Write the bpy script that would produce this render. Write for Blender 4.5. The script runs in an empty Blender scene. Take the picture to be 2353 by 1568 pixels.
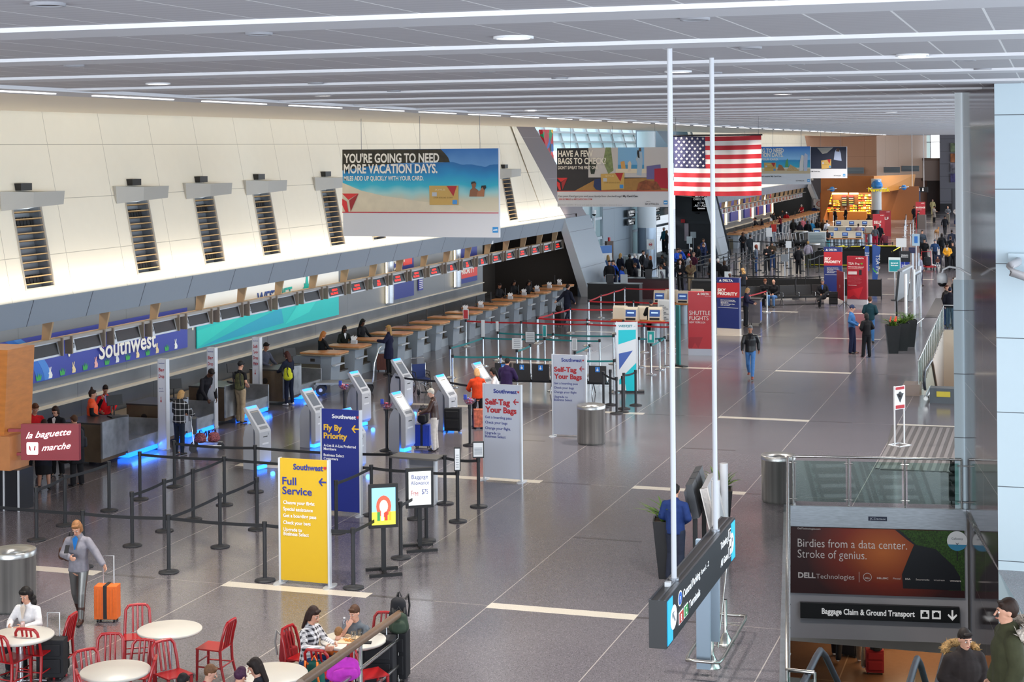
import bpy, bmesh, math, random
from mathutils import Matrix, Vector
random.seed(7)
S = bpy.context.scene
COL = S.collection
F, H, CX, CY, ROLL = 3811.0, 7.8, 1176.5, 340.0, 0.0085
YAW = math.atan(1244.0 / 3811.0)
cam = bpy.data.cameras.new('camera')
camo = bpy.data.objects.new('camera', cam)
COL.objects.link(camo)
cam.sensor_width = 36.0
cam.lens = F / 2353.0 * 36.0
cam.shift_y = -(784.0 - CY) / 2353.0
cam.clip_start, cam.clip_end = 0.5, 600
camo.location = (0, 0, H)
camo.rotation_euler = (Matrix.Rotation(YAW, 4, 'Z') @ Matrix.Rotation(math.pi / 2, 4, 'X') @ Matrix.Rotation(-math.atan(ROLL), 4, 'Z')).to_euler()
S.camera = camo
S.view_settings.view_transform = 'Standard'
S.view_settings.look = 'None'
S.view_settings.exposure = 0.35
S.view_settings.gamma = 1.0
S.cycles.max_bounces = 6
S.cycles.diffuse_bounces = 4
S.cycles.glossy_bounces = 3
S.cycles.transparent_max_bounces = 8
S.cycles.sample_clamp_indirect = 4.0
S.cycles.caustics_reflective = False
S.cycles.caustics_refractive = False
W = bpy.data.worlds.new('world')
S.world = W
W.use_nodes = True
W.node_tree.nodes['Background'].inputs[0].default_value = (0.80, 0.90, 1.0, 1)
W.node_tree.nodes['Background'].inputs[1].default_value = 1.15
def area(name, loc, rot, sx, sy, power, color, spread=math.pi):
 l = bpy.data.lights.new(name, 'AREA')
 l.shape = 'RECTANGLE'
 l.size, l.size_y = sx, sy
 l.energy, l.color, l.spread = power, color, spread
 o = bpy.data.objects.new(name, l)
 COL.objects.link(o)
 o.location, o.rotation_euler = loc, rot
 return o
PI = math.pi
area('daylight_right', (11.5, 95, 5.0), (0, PI / 2, 0), 7.5, 190, 17000, (0.80, 0.90, 1.0))
area('daylight_behind', (-9, -9.5, 5.2), (PI / 2, 0, 0), 38, 7.0, 6600, (0.86, 0.93, 1.0))
area('daylight_recess', (-33, 99, 7.6), (0, 0, 0), 14, 24, 1500, (0.82, 0.92, 1.0))
def ray(px, py):
 u, v = px - CX, py - CY
 n = math.hypot(1, ROLL)
 r, d = (u - ROLL * v) / n, (v + ROLL * u) / n
 c, s = math.cos(YAW), math.sin(YAW)
 return (r * c - F * s, r * s + F * c, -d)
def P(px, py, z=0.0):
 a = ray(px, py)
 t = (z - H) / a[2]
 return Vector((a[0] * t, a[1] * t, z))
def PX(px, py, X):
 a = ray(px, py)
 t = X / a[0]
 return Vector((X, a[1] * t, H + a[2] * t))
def PY(px, py, Y):
 a = ray(px, py)
 t = Y / a[1]
 return Vector((a[0] * t, Y, H + a[2] * t))
def lin(h):
 h = h.lstrip('#')
 out = []
 for i in (0, 2, 4):
  c = int(h[i:i + 2], 16) / 255.0
  out.append(c / 12.92 if c <= 0.04045 else ((c + 0.055) / 1.055) ** 2.4)
 return tuple(out) + (1.0,)
_M = {}
def M(col, rough=0.55, metal=0.0, emit=0.0, noise=0.0, scale=20.0, name=None, spec=0.5, bump=0.0, stretch=None, alpha=1.0, coat=0.0):
 """procedural principled material: base colour varied by a noise texture"""
 key = (col, rough, metal, emit, noise, scale, spec, bump, stretch, alpha, coat)
 if key in _M:
  return _M[key]
 m = bpy.data.materials.new(name or 'mat_' + col.strip('#'))
 m.use_nodes = True
 nt = m.node_tree
 b = nt.nodes['Principled BSDF']
 c = lin(col)
 b.inputs['Base Color'].default_value = c
 b.inputs['Roughness'].default_value = rough
 b.inputs['Metallic'].default_value = metal
 b.inputs['Specular IOR Level'].default_value = spec
 b.inputs['Coat Weight'].default_value = coat
 m.diffuse_color = c
 if emit > 0:
  b.inputs['Emission Color'].default_value = c
  b.inputs['Emission Strength'].default_value = emit
 if alpha < 1:
  b.inputs['Alpha'].default_value = alpha
 if noise > 0 or bump > 0:
  tc = nt.nodes.new('ShaderNodeTexCoord')
  src = tc.outputs['Object']
  if stretch:
   mp = nt.nodes.new('ShaderNodeMapping')
   mp.inputs['Scale'].default_value = stretch
   nt.links.new(src, mp.inputs[0])
   src = mp.outputs[0]
  n = nt.nodes.new('ShaderNodeTexNoise')
  n.inputs['Scale'].default_value = scale
  n.inputs['Detail'].default_value = 4
  nt.links.new(src, n.inputs['Vector'])
  if noise > 0:
   rp = nt.nodes.new('ShaderNodeValToRGB')
   rp.color_ramp.elements[0].position = 0.3
   rp.color_ramp.elements[1].position = 0.7
   rp.color_ramp.elements[0].color = tuple(x * (1 - noise) for x in c[:3]) + (1,)
   rp.color_ramp.elements[1].color = tuple(min(1, x * (1 + noise)) for x in c[:3]) + (1,)
   nt.links.new(n.outputs[0], rp.inputs[0])
   nt.links.new(rp.outputs[0], b.inputs['Base Color'])
  if bump > 0:
   bp = nt.nodes.new('ShaderNodeBump')
   bp.inputs['Strength'].default_value = bump
   bp.inputs['Distance'].default_value = 0.02
   nt.links.new(n.outputs[0], bp.inputs['Height'])
   nt.links.new(bp.outputs[0], b.inputs['Normal'])
 _M[key] = m
 return m
def node_mat(name, rough=0.5, metal=0.0, spec=0.5):
 m = bpy.data.materials.new(name)
 m.use_nodes = True
 b = m.node_tree.nodes['Principled BSDF']
 b.inputs['Roughness'].default_value = rough
 b.inputs['Metallic'].default_value = metal
 b.inputs['Specular IOR Level'].default_value = spec
 return m, m.node_tree, b
def mnode(nt, op, a, b=None, c=None):
 n = nt.nodes.new('ShaderNodeMath')
 n.operation = op
 for i, x in enumerate((a, b, c)):
  if x is None:
   continue
  if isinstance(x, (int, float)):
   n.inputs[i].default_value = x
  else:
   nt.links.new(x, n.inputs[i])
 return n.outputs[0]
def mixc(nt, fac, a, b):
 n = nt.nodes.new('ShaderNodeMix')
 n.data_type = 'RGBA'
 for i, x in ((0, fac), (6, a), (7, b)):
  if isinstance(x, (int, float, tuple)):
   n.inputs[i].default_value = x
  else:
   nt.links.new(x, n.inputs[i])
 return n.outputs[2]
def line_mask(nt, coord, spacing, width, offset=0.0):
 """1 on thin lines every `spacing` metres"""
 a = mnode(nt, 'ADD', coord, offset)
 b = mnode(nt, 'DIVIDE', a, spacing)
 f = mnode(nt, 'FRACT', b)
 return mnode(nt, 'LESS_THAN', f, width / spacing)
def grid_mat(name, base, line, axes, rough=0.5, metal=0.0, noise=0.06, nscale=8.0):
 """flat colour with joint lines; axes = [(axis index, spacing, width, offset)]"""
 m, nt, b = node_mat(name, rough, metal)
 tc = nt.nodes.new('ShaderNodeTexCoord')
 sp = nt.nodes.new('ShaderNodeSeparateXYZ')
 nt.links.new(tc.outputs['Object'], sp.inputs[0])
 n = nt.nodes.new('ShaderNodeTexNoise')
 n.inputs['Scale'].default_value = nscale
 nt.links.new(tc.outputs['Object'], n.inputs['Vector'])
 c = lin(base)
 col = mixc(nt, n.outputs[0], tuple(x * (1 - noise) for x in c[:3]) + (1,), tuple(min(1, x * (1 + noise)) for x in c[:3]) + (1,))
 for ax, spc, wd, off in axes:
  col = mixc(nt, line_mask(nt, sp.outputs[ax], spc, wd, off), col, lin(line))
 nt.links.new(col, b.inputs['Base Color'])
 return m
def glass_mat(name, tint, trans=0.88, rough=0.02):
 m = bpy.data.materials.new(name)
 m.use_nodes = True
 nt = m.node_tree
 nt.nodes.clear()
 o = nt.nodes.new('ShaderNodeOutputMaterial')
 t = nt.nodes.new('ShaderNodeBsdfTransparent')
 t.inputs[0].default_value = lin(tint)
 g = nt.nodes.new('ShaderNodeBsdfGlossy')
 g.inputs['Roughness'].default_value = rough
 mx = nt.nodes.new('ShaderNodeMixShader')
 fr = nt.nodes.new('ShaderNodeFresnel')
 fr.inputs[0].default_value = 1.45
 k = mnode(nt, 'MULTIPLY_ADD', fr.outputs[0], 0.3, (1 - trans) * .2)
 nt.links.new(k, mx.inputs[0])
 nt.links.new(t.outputs[0], mx.inputs[1])
 nt.links.new(g.outputs[0], mx.inputs[2])
 nt.links.new(mx.outputs[0], o.inputs[0])
 return m
class MB:
 def __init__(s):
  s.v, s.f, s.mi, s.mats, s.sm, s.tx = [], [], [], [], [], []
  s.X = Matrix.Identity(4)
 def at(s, x=0, y=0, z=0, rz=0, rx=0, ry=0):
  s.X = Matrix.Translation((x, y, z)) @ Matrix.Rotation(rz, 4, 'Z') @ Matrix.Rotation(ry, 4, 'Y') @ Matrix.Rotation(rx, 4, 'X')
  return s
 def slot(s, m):
  if m not in s.mats:
   s.mats.append(m)
  return s.mats.index(m)
 def add(s, vs, fs, m, smooth=False):
  k = len(s.v)
  s.v += [tuple(s.X @ Vector(p)) for p in vs]
  i = s.slot(m)
  for f in fs:
   s.f.append([k + j for j in f])
   s.mi.append(i)
   s.sm.append(smooth)
  return s
 def box(s, c, d, m, rz=0, taper=1.0):
  x, y, z = c
  a, b, h = d[0] / 2, d[1] / 2, d[2] / 2
  vs = []
  for k, t in ((-h, 1.0), (h, taper)):
   for p, q in ((-a, -b), (a, -b), (a, b), (-a, b)):
    p, q = p * t, q * t
    if rz:
     p, q = p * math.cos(rz) - q * math.sin(rz), p * math.sin(rz) + q * math.cos(rz)
    vs.append((x + p, y + q, z + k))
  return s.add(vs, [(3, 2, 1, 0), (4, 5, 6, 7), (0, 1, 5, 4), (1, 2, 6, 5), (2, 3, 7, 6), (3, 0, 4, 7)], m)
 def bx(s, a, b, m):
  """box from corner to corner"""
  return s.box(tuple((p + q) / 2 for p, q in zip(a, b)), tuple(abs(q - p) for p, q in zip(a, b)), m)
 def cyl(s, p0, p1, r0, m, r1=None, n=12, caps=True, smooth=True):
  p0, p1 = Vector(p0), Vector(p1)
  r1 = r0 if r1 is None else r1
  d = (p1 - p0).normalized()
  u = d.orthogonal().normalized()
  w = d.cross(u)
  vs = []
  for p, r in ((p0, r0), (p1, r1)):
   for i in range(n):
    a = 2 * PI * i / n
    vs.append(p + u * (r * math.cos(a)) + w * (r * math.sin(a)))
  fs = [(i, (i + 1) % n, n + (i + 1) % n, n + i) for i in range(n)]
  s.add(vs, fs, m, smooth)
  if caps:
   s.add(vs, [tuple(range(n))[::-1], tuple(range(n, 2 * n))], m)
  return s
 def lathe(s, prof, m, n=24, c=(0, 0, 0), smooth=True):
  vs = []
  for r, z in prof:
   for i in range(n):
    a = 2 * PI * i / n
    vs.append((c[0] + r * math.cos(a), c[1] + r * math.sin(a), c[2] + z))
  fs = []
  for k in range(len(prof) - 1):
   for i in range(n):
    fs.append((k * n + i, k * n + (i + 1) % n, (k + 1) * n + (i + 1) % n, (k + 1) * n + i))
  return s.add(vs, fs, m, smooth)
 def tube(s, pts, r, m, n=8, closed=False):
  pts = [Vector(p) for p in pts]
  vs, k = [], len(pts)
  up = None
  for i, p in enumerate(pts):
   if closed:
    d = pts[(i + 1) % k] - pts[i - 1]
   else:
    d = pts[min(i + 1, k - 1)] - pts[max(i - 1, 0)]
   d.normalize()
   if up is None:
    up = d.orthogonal().normalized()
   up = (up - d * up.dot(d))
   up = up.normalized() if up.length > 1e-6 else d.orthogonal().normalized()
   w = d.cross(up)
   rr = r[i] if isinstance(r, (list, tuple)) else r
   for j in range(n):
    a = 2 * PI * j / n
    vs.append(p + up * (rr * math.cos(a)) + w * (rr * math.sin(a)))
  fs = []
  for i in range(k if closed else k - 1):
   for j in range(n):
    fs.append((i * n + j, i * n + (j + 1) % n, ((i + 1) % k) * n + (j + 1) % n, ((i + 1) % k) * n + j))
  s.add(vs, fs, m, True)
  if not closed:
   s.add(vs, [tuple(range(n))[::-1], tuple(range((k - 1) * n, k * n))], m)
  return s
 def ell(s, c, r, m, nu=14, nv=9):
  vs, fs = [], []
  for j in range(nv + 1):
   t = PI * j / nv
   for i in range(nu):
    a = 2 * PI * i / nu
    vs.append((c[0] + r[0] * math.sin(t) * math.cos(a), c[1] + r[1] * math.sin(t) * math.sin(a), c[2] - r[2] * math.cos(t)))
  for j in range(nv):
   for i in range(nu):
    fs.append((j * nu + i, j * nu + (i + 1) % nu, (j + 1) * nu + (i + 1) % nu, (j + 1) * nu + i))
  return s.add(vs, fs, m, True)
 def poly(s, pts, m):
  return s.add(pts, [tuple(range(len(pts)))], m)
 def flat(s, pts, y, m, th=0.0):
  """2D outline (x, z) on a plate facing -Y at depth y, optional thickness th behind it"""
  n = len(pts)
  if sum(pts[i][0] * pts[(i + 1) % n][1] - pts[(i + 1) % n][0] * pts[i][1] for i in range(n)) < 0:
   pts = pts[::-1]
  s.add([(x, y, z) for x, z in pts], [tuple(range(n))], m)
  if th:
   vs = [(x, y, z) for x, z in pts] + [(x, y + th, z) for x, z in pts]
   s.add(vs, [(i, n + i, n + (i + 1) % n, (i + 1) % n) for i in range(n)] + [tuple(range(n, 2 * n))[::-1]], m)
  return s
 def prism(s, pts, z0, z1, m):
  n = len(pts)
  vs = [(x, y, z0) for x, y in pts] + [(x, y, z1) for x, y in pts]
  return s.add(vs, [(i, (i + 1) % n, n + (i + 1) % n, n + i) for i in range(n)] + [tuple(range(n))[::-1], tuple(range(n, 2 * n))], m)
 def prof(s, pts, x0, x1, m, smooth=False):
  """profile in (y, z) extruded along x"""
  n = len(pts)
  vs = [(x0, y, z) for y, z in pts] + [(x1, y, z) for y, z in pts]
  s.add(vs, [(i, (i + 1) % n, n + (i + 1) % n, n + i) for i in range(n)], m, smooth)
  return s.add(vs, [tuple(range(n))[::-1], tuple(range(n, 2 * n))], m)
 def text(s, t, x, z, h, m, y=-0.004, align='L', bold=0.0, w=None, up=None):
  """lettering with capital height h; w = full width to fit; lies in the x-z plane facing -Y"""
  vs, fs, wd = glyphs(t, bold)
  k = h / 0.70
  kx = (w / wd) if (w and wd) else k
  s.tx.append((len(s.v), len(s.v) + len(vs)))
  off = {'L': 0, 'C': -wd * kx / 2, 'R': -wd * kx}[align]
  if up:  # reads downwards
   return s.add([(x + v[1] * k, y, z - (v[0] * kx + off)) for v in vs], fs, m)
  return s.add([(x + v[0] * kx + off, y, z + v[1] * k) for v in vs], fs, m)
 def build(s, name, parent=None, loc=None, rz=0, bevel=0.0, **kw):
  if name == 'lettering' and (len(s.tx) > 1 or (s.tx and s.tx[0][1] - s.tx[0][0] < len(s.v))):
   ids = [next((j for j, (a, b) in enumerate(s.tx) if a <= f[0] < b), -1) for f in s.f]
   o = None
   for j in sorted(set(ids)):
    g = MB()
    g.mats, mp = s.mats, {}
    for f, m, q, k in zip(s.f, s.mi, s.sm, ids):
     if k == j:
      g.f.append([mp.setdefault(i, len(mp)) for i in f])
      g.mi.append(m)
      g.sm.append(q)
    g.v = [s.v[i] for i in mp]
    used = sorted(set(g.mi))
    g.mats, g.mi = [s.mats[u] for u in used], [used.index(u) for u in g.mi]
    o = g.build('lettering' if j >= 0 else 'emblem', parent)
   return o
  me = bpy.data.meshes.new(name)
  me.from_pydata(s.v, [], s.f)
  for m in s.mats:
   me.materials.append(m)
  me.polygons.foreach_set('material_index', s.mi)
  me.polygons.foreach_set('use_smooth', s.sm)
  me.update()
  o = bpy.data.objects.new(name, me)
  COL.objects.link(o)
  if parent is not None:
   o.parent = parent
  if loc is not None:
   o.location = loc
  o.rotation_euler.z = rz
  if bevel:
   b = o.modifiers.new('bevel', 'BEVEL')
   b.width, b.segments, b.limit_method = bevel, 2, 'ANGLE'
  for k, v in kw.items():
   o[k] = v
  return o
_G = {}
def glyphs(t, bold):
 k = (t, bold)
 if k in _G:
  return _G[k]
 c = bpy.data.curves.new('t', 'FONT')
 c.body = t
 c.size = 1.0
 c.offset = bold
 c.resolution_u = 3
 o = bpy.data.objects.new('t', c)
 COL.objects.link(o)
 dg = bpy.context.evaluated_depsgraph_get()
 me = bpy.data.meshes.new_from_object(o.evaluated_get(dg))
 vs = [tuple(v.co) for v in me.vertices]
 fs = [tuple(p.vertices) for p in me.polygons]
 bpy.data.objects.remove(o)
 bpy.data.curves.remove(c)
 bpy.data.meshes.remove(me)
 x0 = min([v[0] for v in vs] or [0])
 vs = [(v[0] - x0, v[1], 0) for v in vs]
 _G[k] = (vs, fs, max([v[0] for v in vs] or [0]))
 return _G[k]
def thing(name, label, cat, loc=(0, 0, 0), rz=0.0, group=None):
 o = bpy.data.objects.new(name, None)
 COL.objects.link(o)
 o.empty_display_size = 0.2
 o.location = loc
 o.rotation_euler.z = rz
 o['label'], o['category'] = label, cat
 if group:
  o['group'] = group
 return o
def dup(root, loc, rz=0.0, label=None, scale=None):
 r = root.copy()
 COL.objects.link(r)
 r.location = loc
 r.rotation_euler = (0, 0, rz)
 if label:
  r['label'] = label
 if scale:
  r.scale = scale if isinstance(scale, tuple) else (scale,) * 3
 def rec(src, dst):
  for ch in list(src.children):
   c = ch.copy()
   COL.objects.link(c)
   c.parent = dst
   rec(ch, c)
 rec(root, r)
 return r
def struct(mb, name, parent=None, **kw):
 return mb.build(name, parent, kind='structure', **kw)
def smooth_mod(o, lv=1):
 m = o.modifiers.new('sub', 'SUBSURF')
 m.levels = m.render_levels = lv
 return o
def facing(p, q):
 """rz that turns a thing's front (-Y) from p towards q"""
 return math.atan2(q[0] - p[0], -(q[1] - p[1])) if False else math.atan2(q[1] - p[1], q[0] - p[0]) + PI / 2
CAMXY = Vector((0, 0, 0))
ORD = ['first', 'second', 'third', 'fourth', 'fifth', 'sixth', 'seventh', 'eighth', 'ninth', 'tenth', 'eleventh', 'twelfth', 'thirteenth',
       'fourteenth', 'fifteenth', 'sixteenth', 'seventeenth', 'eighteenth', 'nineteenth', 'twentieth', 'twenty-first', 'twenty-second', 'twenty-third',
       'twenty-fourth', 'twenty-fifth', 'twenty-sixth', 'twenty-seventh', 'twenty-eighth', 'twenty-ninth', 'thirtieth']
STEEL = M('#b9bdc4', 0.28, 0.9, noise=0.12, scale=6, stretch=(1, 1, 8), name='brushed_steel')
CHROME = M('#d9dce0', 0.15, 1.0, name='chrome')
ALU = M('#c4c8ce', 0.4, 0.5, name='aluminium')
BLACK = M('#18181b', 0.5, name='black_plastic')
CHARC = M('#26272b', 0.55, name='charcoal_paint')
WHITE = M('#e6e7ea', 0.5, name='white_paint')
# ================================================================ THE SETTING
def terrazzo():
 m, nt, b = node_mat('terrazzo', 0.16, 0.0, 0.55)
 tc = nt.nodes.new('ShaderNodeTexCoord')
 sp = nt.nodes.new('ShaderNodeSeparateXYZ')
 nt.links.new(tc.outputs['Object'], sp.inputs[0])
 v = nt.nodes.new('ShaderNodeTexVoronoi')
 v.inputs['Scale'].default_value = 85
 nt.links.new(tc.outputs['Object'], v.inputs['Vector'])
 rp = nt.nodes.new('ShaderNodeValToRGB')
 sx = nt.nodes.new('ShaderNodeSeparateXYZ')
 nt.links.new(v.outputs['Color'], sx.inputs[0])
 rp.color_ramp.interpolation = 'CONSTANT'
 e = rp.color_ramp.elements
 e[0].color, e[0].position = lin('#565257'), 0
 e[1].color, e[1].position = lin('#646066'), 0.35
 for pos, c in ((0.62, '#5d595f'), (0.84, '#78737a'), (0.95, '#423e44')):
  k = e.new(pos)
  k.color = lin(c)
 nt.links.new(sx.outputs[0], rp.inputs[0])
 n = nt.nodes.new('ShaderNodeTexNoise')
 n.inputs['Scale'].default_value = 0.5
 nt.links.new(tc.outputs['Object'], n.inputs['Vector'])
 col = mixc(nt, mnode(nt, 'MULTIPLY', n.outputs[0], 0.25), rp.outputs[0], lin('#7f7a7e'))
 jl = mixc(nt, line_mask(nt, sp.outputs[1], 10.23, 0.02, 3.97), col, lin('#8f8886'))
 jl = mixc(nt, line_mask(nt, sp.outputs[0], 5.02, 0.018, 9.22), jl, lin('#a49d9a'))
 jl = mixc(nt, line_mask(nt, sp.outputs[0], 5.02, 0.018, 6.65), jl, lin('#a49d9a'))
 nt.links.new(jl, b.inputs['Base Color'])
 r = mnode(nt, 'MULTIPLY_ADD', n.outputs[0], 0.10, 0.12)
 nt.links.new(r, b.inputs['Roughness'])
 return m
TERR = terrazzo()
PALE = M('#cdc5b8', 0.2, noise=0.1, scale=60)
DARK = M('#4c4648', 0.2, noise=0.1, scale=60)
fl = MB()
def fquad(x0, x1, y0, y1):
 fl.poly([(x0, y0, 0), (x1, y0, 0), (x1, y1, 0), (x0, y1, 0)], TERR)
WA = [(-5.5, 35.9), (-1.9, 36.5), (-0.2, 26.9), (0.9, 20.8), (-3.2, 20.8)]   # well beside the camera
WB = [(-4.02, 52.98), (-0.6, 53.2), (-0.6, 71.6), (-4.43, 71.5)]          # farther well
fquad(-34, 12, -12, 20.8)
fl.poly([(-34, 20.8, 0), (-3.2, 20.8, 0), (-5.5, 35.9, 0), (-34, 35.9, 0)], TERR)
fl.poly([(0.9, 20.8, 0), (12, 20.8, 0), (12, 36.5, 0), (-1.9, 36.5, 0), (-0.2, 26.9, 0)], TERR)
fl.poly([(-34, 35.9, 0), (-5.5, 35.9, 0), (-1.9, 36.5, 0), (12, 36.5, 0), (12, 52.98, 0), (-34, 52.98, 0)], TERR)
fl.poly([(-34, 52.98, 0), (-4.02, 52.98, 0), (-4.43, 71.6, 0), (-34, 71.6, 0)], TERR)
fl.poly([(-0.6, 52.98, 0), (12, 52.98, 0), (12, 71.6, 0), (-0.6, 71.6, 0)], TERR)
fquad(-45, 12, 71.6, 205)
for k in range(17):
 y = 26.74 + 10.23 * k
 for x0, x1 in ((-14.24, -11.42), (-9.22, -6.63), (-4.2, -1.95), (-19.3, -16.85), (-24.3, -21.8)):
  if x0 > -5 and (y < 37 or 52 < y < 72):
   continue
  if x0 < -20 and y < 80:
   continue
  fl.bx((x0, y - 0.16, 0.0006), (x1, y + 0.16, 0.0016), PALE)
  fl.bx((x1, y - 0.05, 0.0006), (x1 + 1.2, y + 0.05, 0.0014), DARK)
 fl.bx((-9.2, y + 5.1, 0.0006), (-7.8, y + 5.2, 0.0014), DARK)
 fl.bx((-14.2, y + 5.1, 0.0006), (-12.9, y + 5.2, 0.0014), DARK)
struct(fl, 'floor')
m, nt, b = node_mat('ceiling_panel', 0.6)
tc = nt.nodes.new('ShaderNodeTexCoord')
sp = nt.nodes.new('ShaderNodeSeparateXYZ')
nt.links.new(tc.outputs['Object'], sp.inputs[0])
w1 = nt.nodes.new('ShaderNodeTexWave')
w1.bands_direction = 'Y'
w1.inputs['Scale'].default_value = 1.6
w1.inputs['Distortion'].default_value = 0.0
nt.links.new(tc.outputs['Object'], w1.inputs['Vector'])
cc = mixc(nt, w1.outputs[1], lin('#b6b4b8'), lin('#bebcc0'))
cc = mixc(nt, line_mask(nt, sp.outputs[0], 0.725, 0.022, 4.17), cc, lin('#f4f4f4'))
nt.links.new(cc, b.inputs['Base Color'])
CPAN = m
RIB = M('#d6d6da', 0.6)
ce = MB()
ce.box((-7.3, 96.5, 8.98), (20.6, 215, 0.16), CPAN)
struct(ce, 'ceiling')
rb = MB()
for k in range(-4, 46):
 y = 13.0 + 4.15 * k
 rb.bx((-16.3, y - 0.42, 8.86), (2.9, y + 0.42, 8.91), RIB)
struct(rb, 'trim_1')
SOFF = M('#f4ead8', 0.7)
so = MB()
so.bx((-17.6, -12, 8.84), (-16.3, 190, 9.0), RIB)
so.add([(-17.6, -12, 8.84), (-17.6, 190, 8.84), (-22.0, 190, 8.72), (-22.0, -12, 8.72)], [(0, 1, 2, 3)], SOFF)
so.add([(-22.0, -12, 8.72), (-22.0, 190, 8.72), (-26.0, 190, 8.95), (-26.0, -12, 8.95)], [(0, 1, 2, 3)], SOFF)
struct(so, 'trim_2')
rr = MB()
rr.bx((2.9, -12, 8.6), (12, 205, 9.3), M('#c9ccd2', 0.6))
struct(rr, 'trim_3')
CREAM = grid_mat('cream_panel', '#efe9da', '#b4ae9f', [(1, 2.63, 0.018, -0.30), (2, 1.40, 0.016, -0.98)], rough=0.6, noise=0.02, nscale=3)
VENTS = [35.15, 40.40, 44.25, 48.1, 53.3, 57.1, 73.4]
def wx(z):
 return -24.05 - 0.19 * (z - 4.12)
def slant(mb, y0, y1, z0, z1, th=0.0):
 mb.poly([(wx(z0), y0, z0), (wx(z0), y1, z0), (wx(z1), y1, z1), (wx(z1), y0, z1)], CREAM)
def bank(y0, y1, vents, name):
 w = MB()
 y = y0
 for v in vents:
  slant(w, y, v, 4.12, 9.05)
  slant(w, v, v + 1.17, 4.12, 4.42)
  slant(w, v, v + 1.17, 6.42, 9.05)
  y = v + 1.17
 slant(w, y, y1, 4.12, 9.05)
 struct(w, name)
bank(-12, 79.0, VENTS, 'wall_left')
bank(117, 176, [], 'wall_left_far')
FASC = grid_mat('fascia_panel', '#98a2ae', '#3c4046', [(1, 2.66, 0.03, -0.72)], rough=0.5, noise=0.02)
for nm, y0, y1 in (('trim_4', 20.0, 84.5), ('trim_5', 117, 172)):
 f = MB()
 f.poly([(-24.22, y0, 3.47), (-24.22, y1, 3.47), (-24.0, y1, 4.13), (-24.0, y0, 4.13)], FASC)
 f.poly([(-24.0, y0, 4.13), (-24.0, y1, 4.13), (-24.3, y1, 4.13), (-24.3, y0, 4.13)], FASC)
 f.poly([(-24.22, y0, 3.47), (-24.22, y1, 3.47), (-24.6, y1, 3.47), (-24.6, y0, 3.47)], FASC)
 struct(f, nm)
GREYP = grid_mat('grey_panel', '#767b82', '#5a5f66', [(1, 5.32, 0.02, 0)], rough=0.45, noise=0.03)
STW = grid_mat('steel_cladding', '#9a9da1', '#6a6c70', [(1, 3.9, 0.02, -1.0)], rough=0.32, metal=0.75, noise=0.3, nscale=0.9)
STW2 = grid_mat('steel_cladding_lower', '#7d8084', '#5a5c60', [(1, 3.9, 0.02, -1.0)], rough=0.35, metal=0.75, noise=0.3, nscale=0.8)
LEDGE = M('#cfc7b8', 0.4)
for nm, y0, y1 in (('wall_back', 20.0, 74.4), ('wall_back_far', 124, 160)):
 w = MB()
 w.poly([(-25.8, y0, 1.44), (-25.8, y1, 1.44), (-25.8, y1, 4.3), (-25.8, y0, 4.3)], GREYP)
 w.bx((-25.86, y0, 1.40), (-25.72, y1, 1.44), LEDGE)
 w.poly([(-25.8, y0, 0.98), (-25.8, y1, 0.98), (-25.8, y1, 1.40), (-25.8, y0, 1.40)], STW)
 w.bx((-25.9, y0, 0.93), (-25.6, y1, 0.98), LEDGE)
 w.poly([(-25.7, y0, 0), (-25.7, y1, 0), (-25.7, y1, 0.93), (-25.7, y0, 0.93)], STW2)
 w.bx((-25.6, y0, 0), (-24.9, y1, 0.36), M('#6d6255', 0.6))
 struct(w, nm)
tp = MB()
for y0, y1 in ((20, 84.5), (117, 172)):
 tp.poly([(-26.0, y0, 4.3), (-26.0, y1, 4.3), (-24.2, y1, 4.1), (-24.2, y0, 4.1)], M('#d8cdbb', 0.7))
struct(tp, 'trim_6')
BRN = M('#3b332e', 0.6, noise=0.05)
al = MB()
al.poly([(-25.8, 74.4, 0), (-25.8, 74.4, 4.3), (-28.6, 74.4, 4.3), (-28.6, 74.4, 0)], M('#6d6a66', 0.5))
al.poly([(-28.6, 74.4, 0), (-28.6, 84.5, 0), (-28.6, 84.5, 4.3), (-28.6, 74.4, 4.3)], M('#57504a', 0.6))
al.poly([(-28.6, 84.5, 0), (-24.0, 84.5, 0), (-24.0, 84.5, 4.3), (-28.6, 84.5, 4.3)], BRN)
al.poly([(-28.6, 74.4, 4.3), (-28.6, 84.5, 4.3), (-24.0, 84.5, 4.3), (-24.0, 74.4, 4.3)], BRN)
struct(al, 'wall_alcove')
al2 = MB()
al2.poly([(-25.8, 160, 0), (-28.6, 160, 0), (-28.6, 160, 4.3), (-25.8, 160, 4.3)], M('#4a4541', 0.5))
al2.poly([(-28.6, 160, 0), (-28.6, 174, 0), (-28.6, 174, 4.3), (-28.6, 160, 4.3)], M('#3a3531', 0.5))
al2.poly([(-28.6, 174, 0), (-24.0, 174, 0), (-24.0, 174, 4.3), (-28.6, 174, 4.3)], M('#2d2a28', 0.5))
struct(al2, 'wall_alcove_far')
PIER = grid_mat('pier_panel', '#8f9aa6', '#4a4e55', [(2, 1.9, 0.02, 0.4)], rough=0.4, noise=0.02)
PUR = grid_mat('pier_upper', '#70676d', '#8b8388', [(2, 2.1, 0.02, 0.1)], rough=0.45, noise=0.02)
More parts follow.
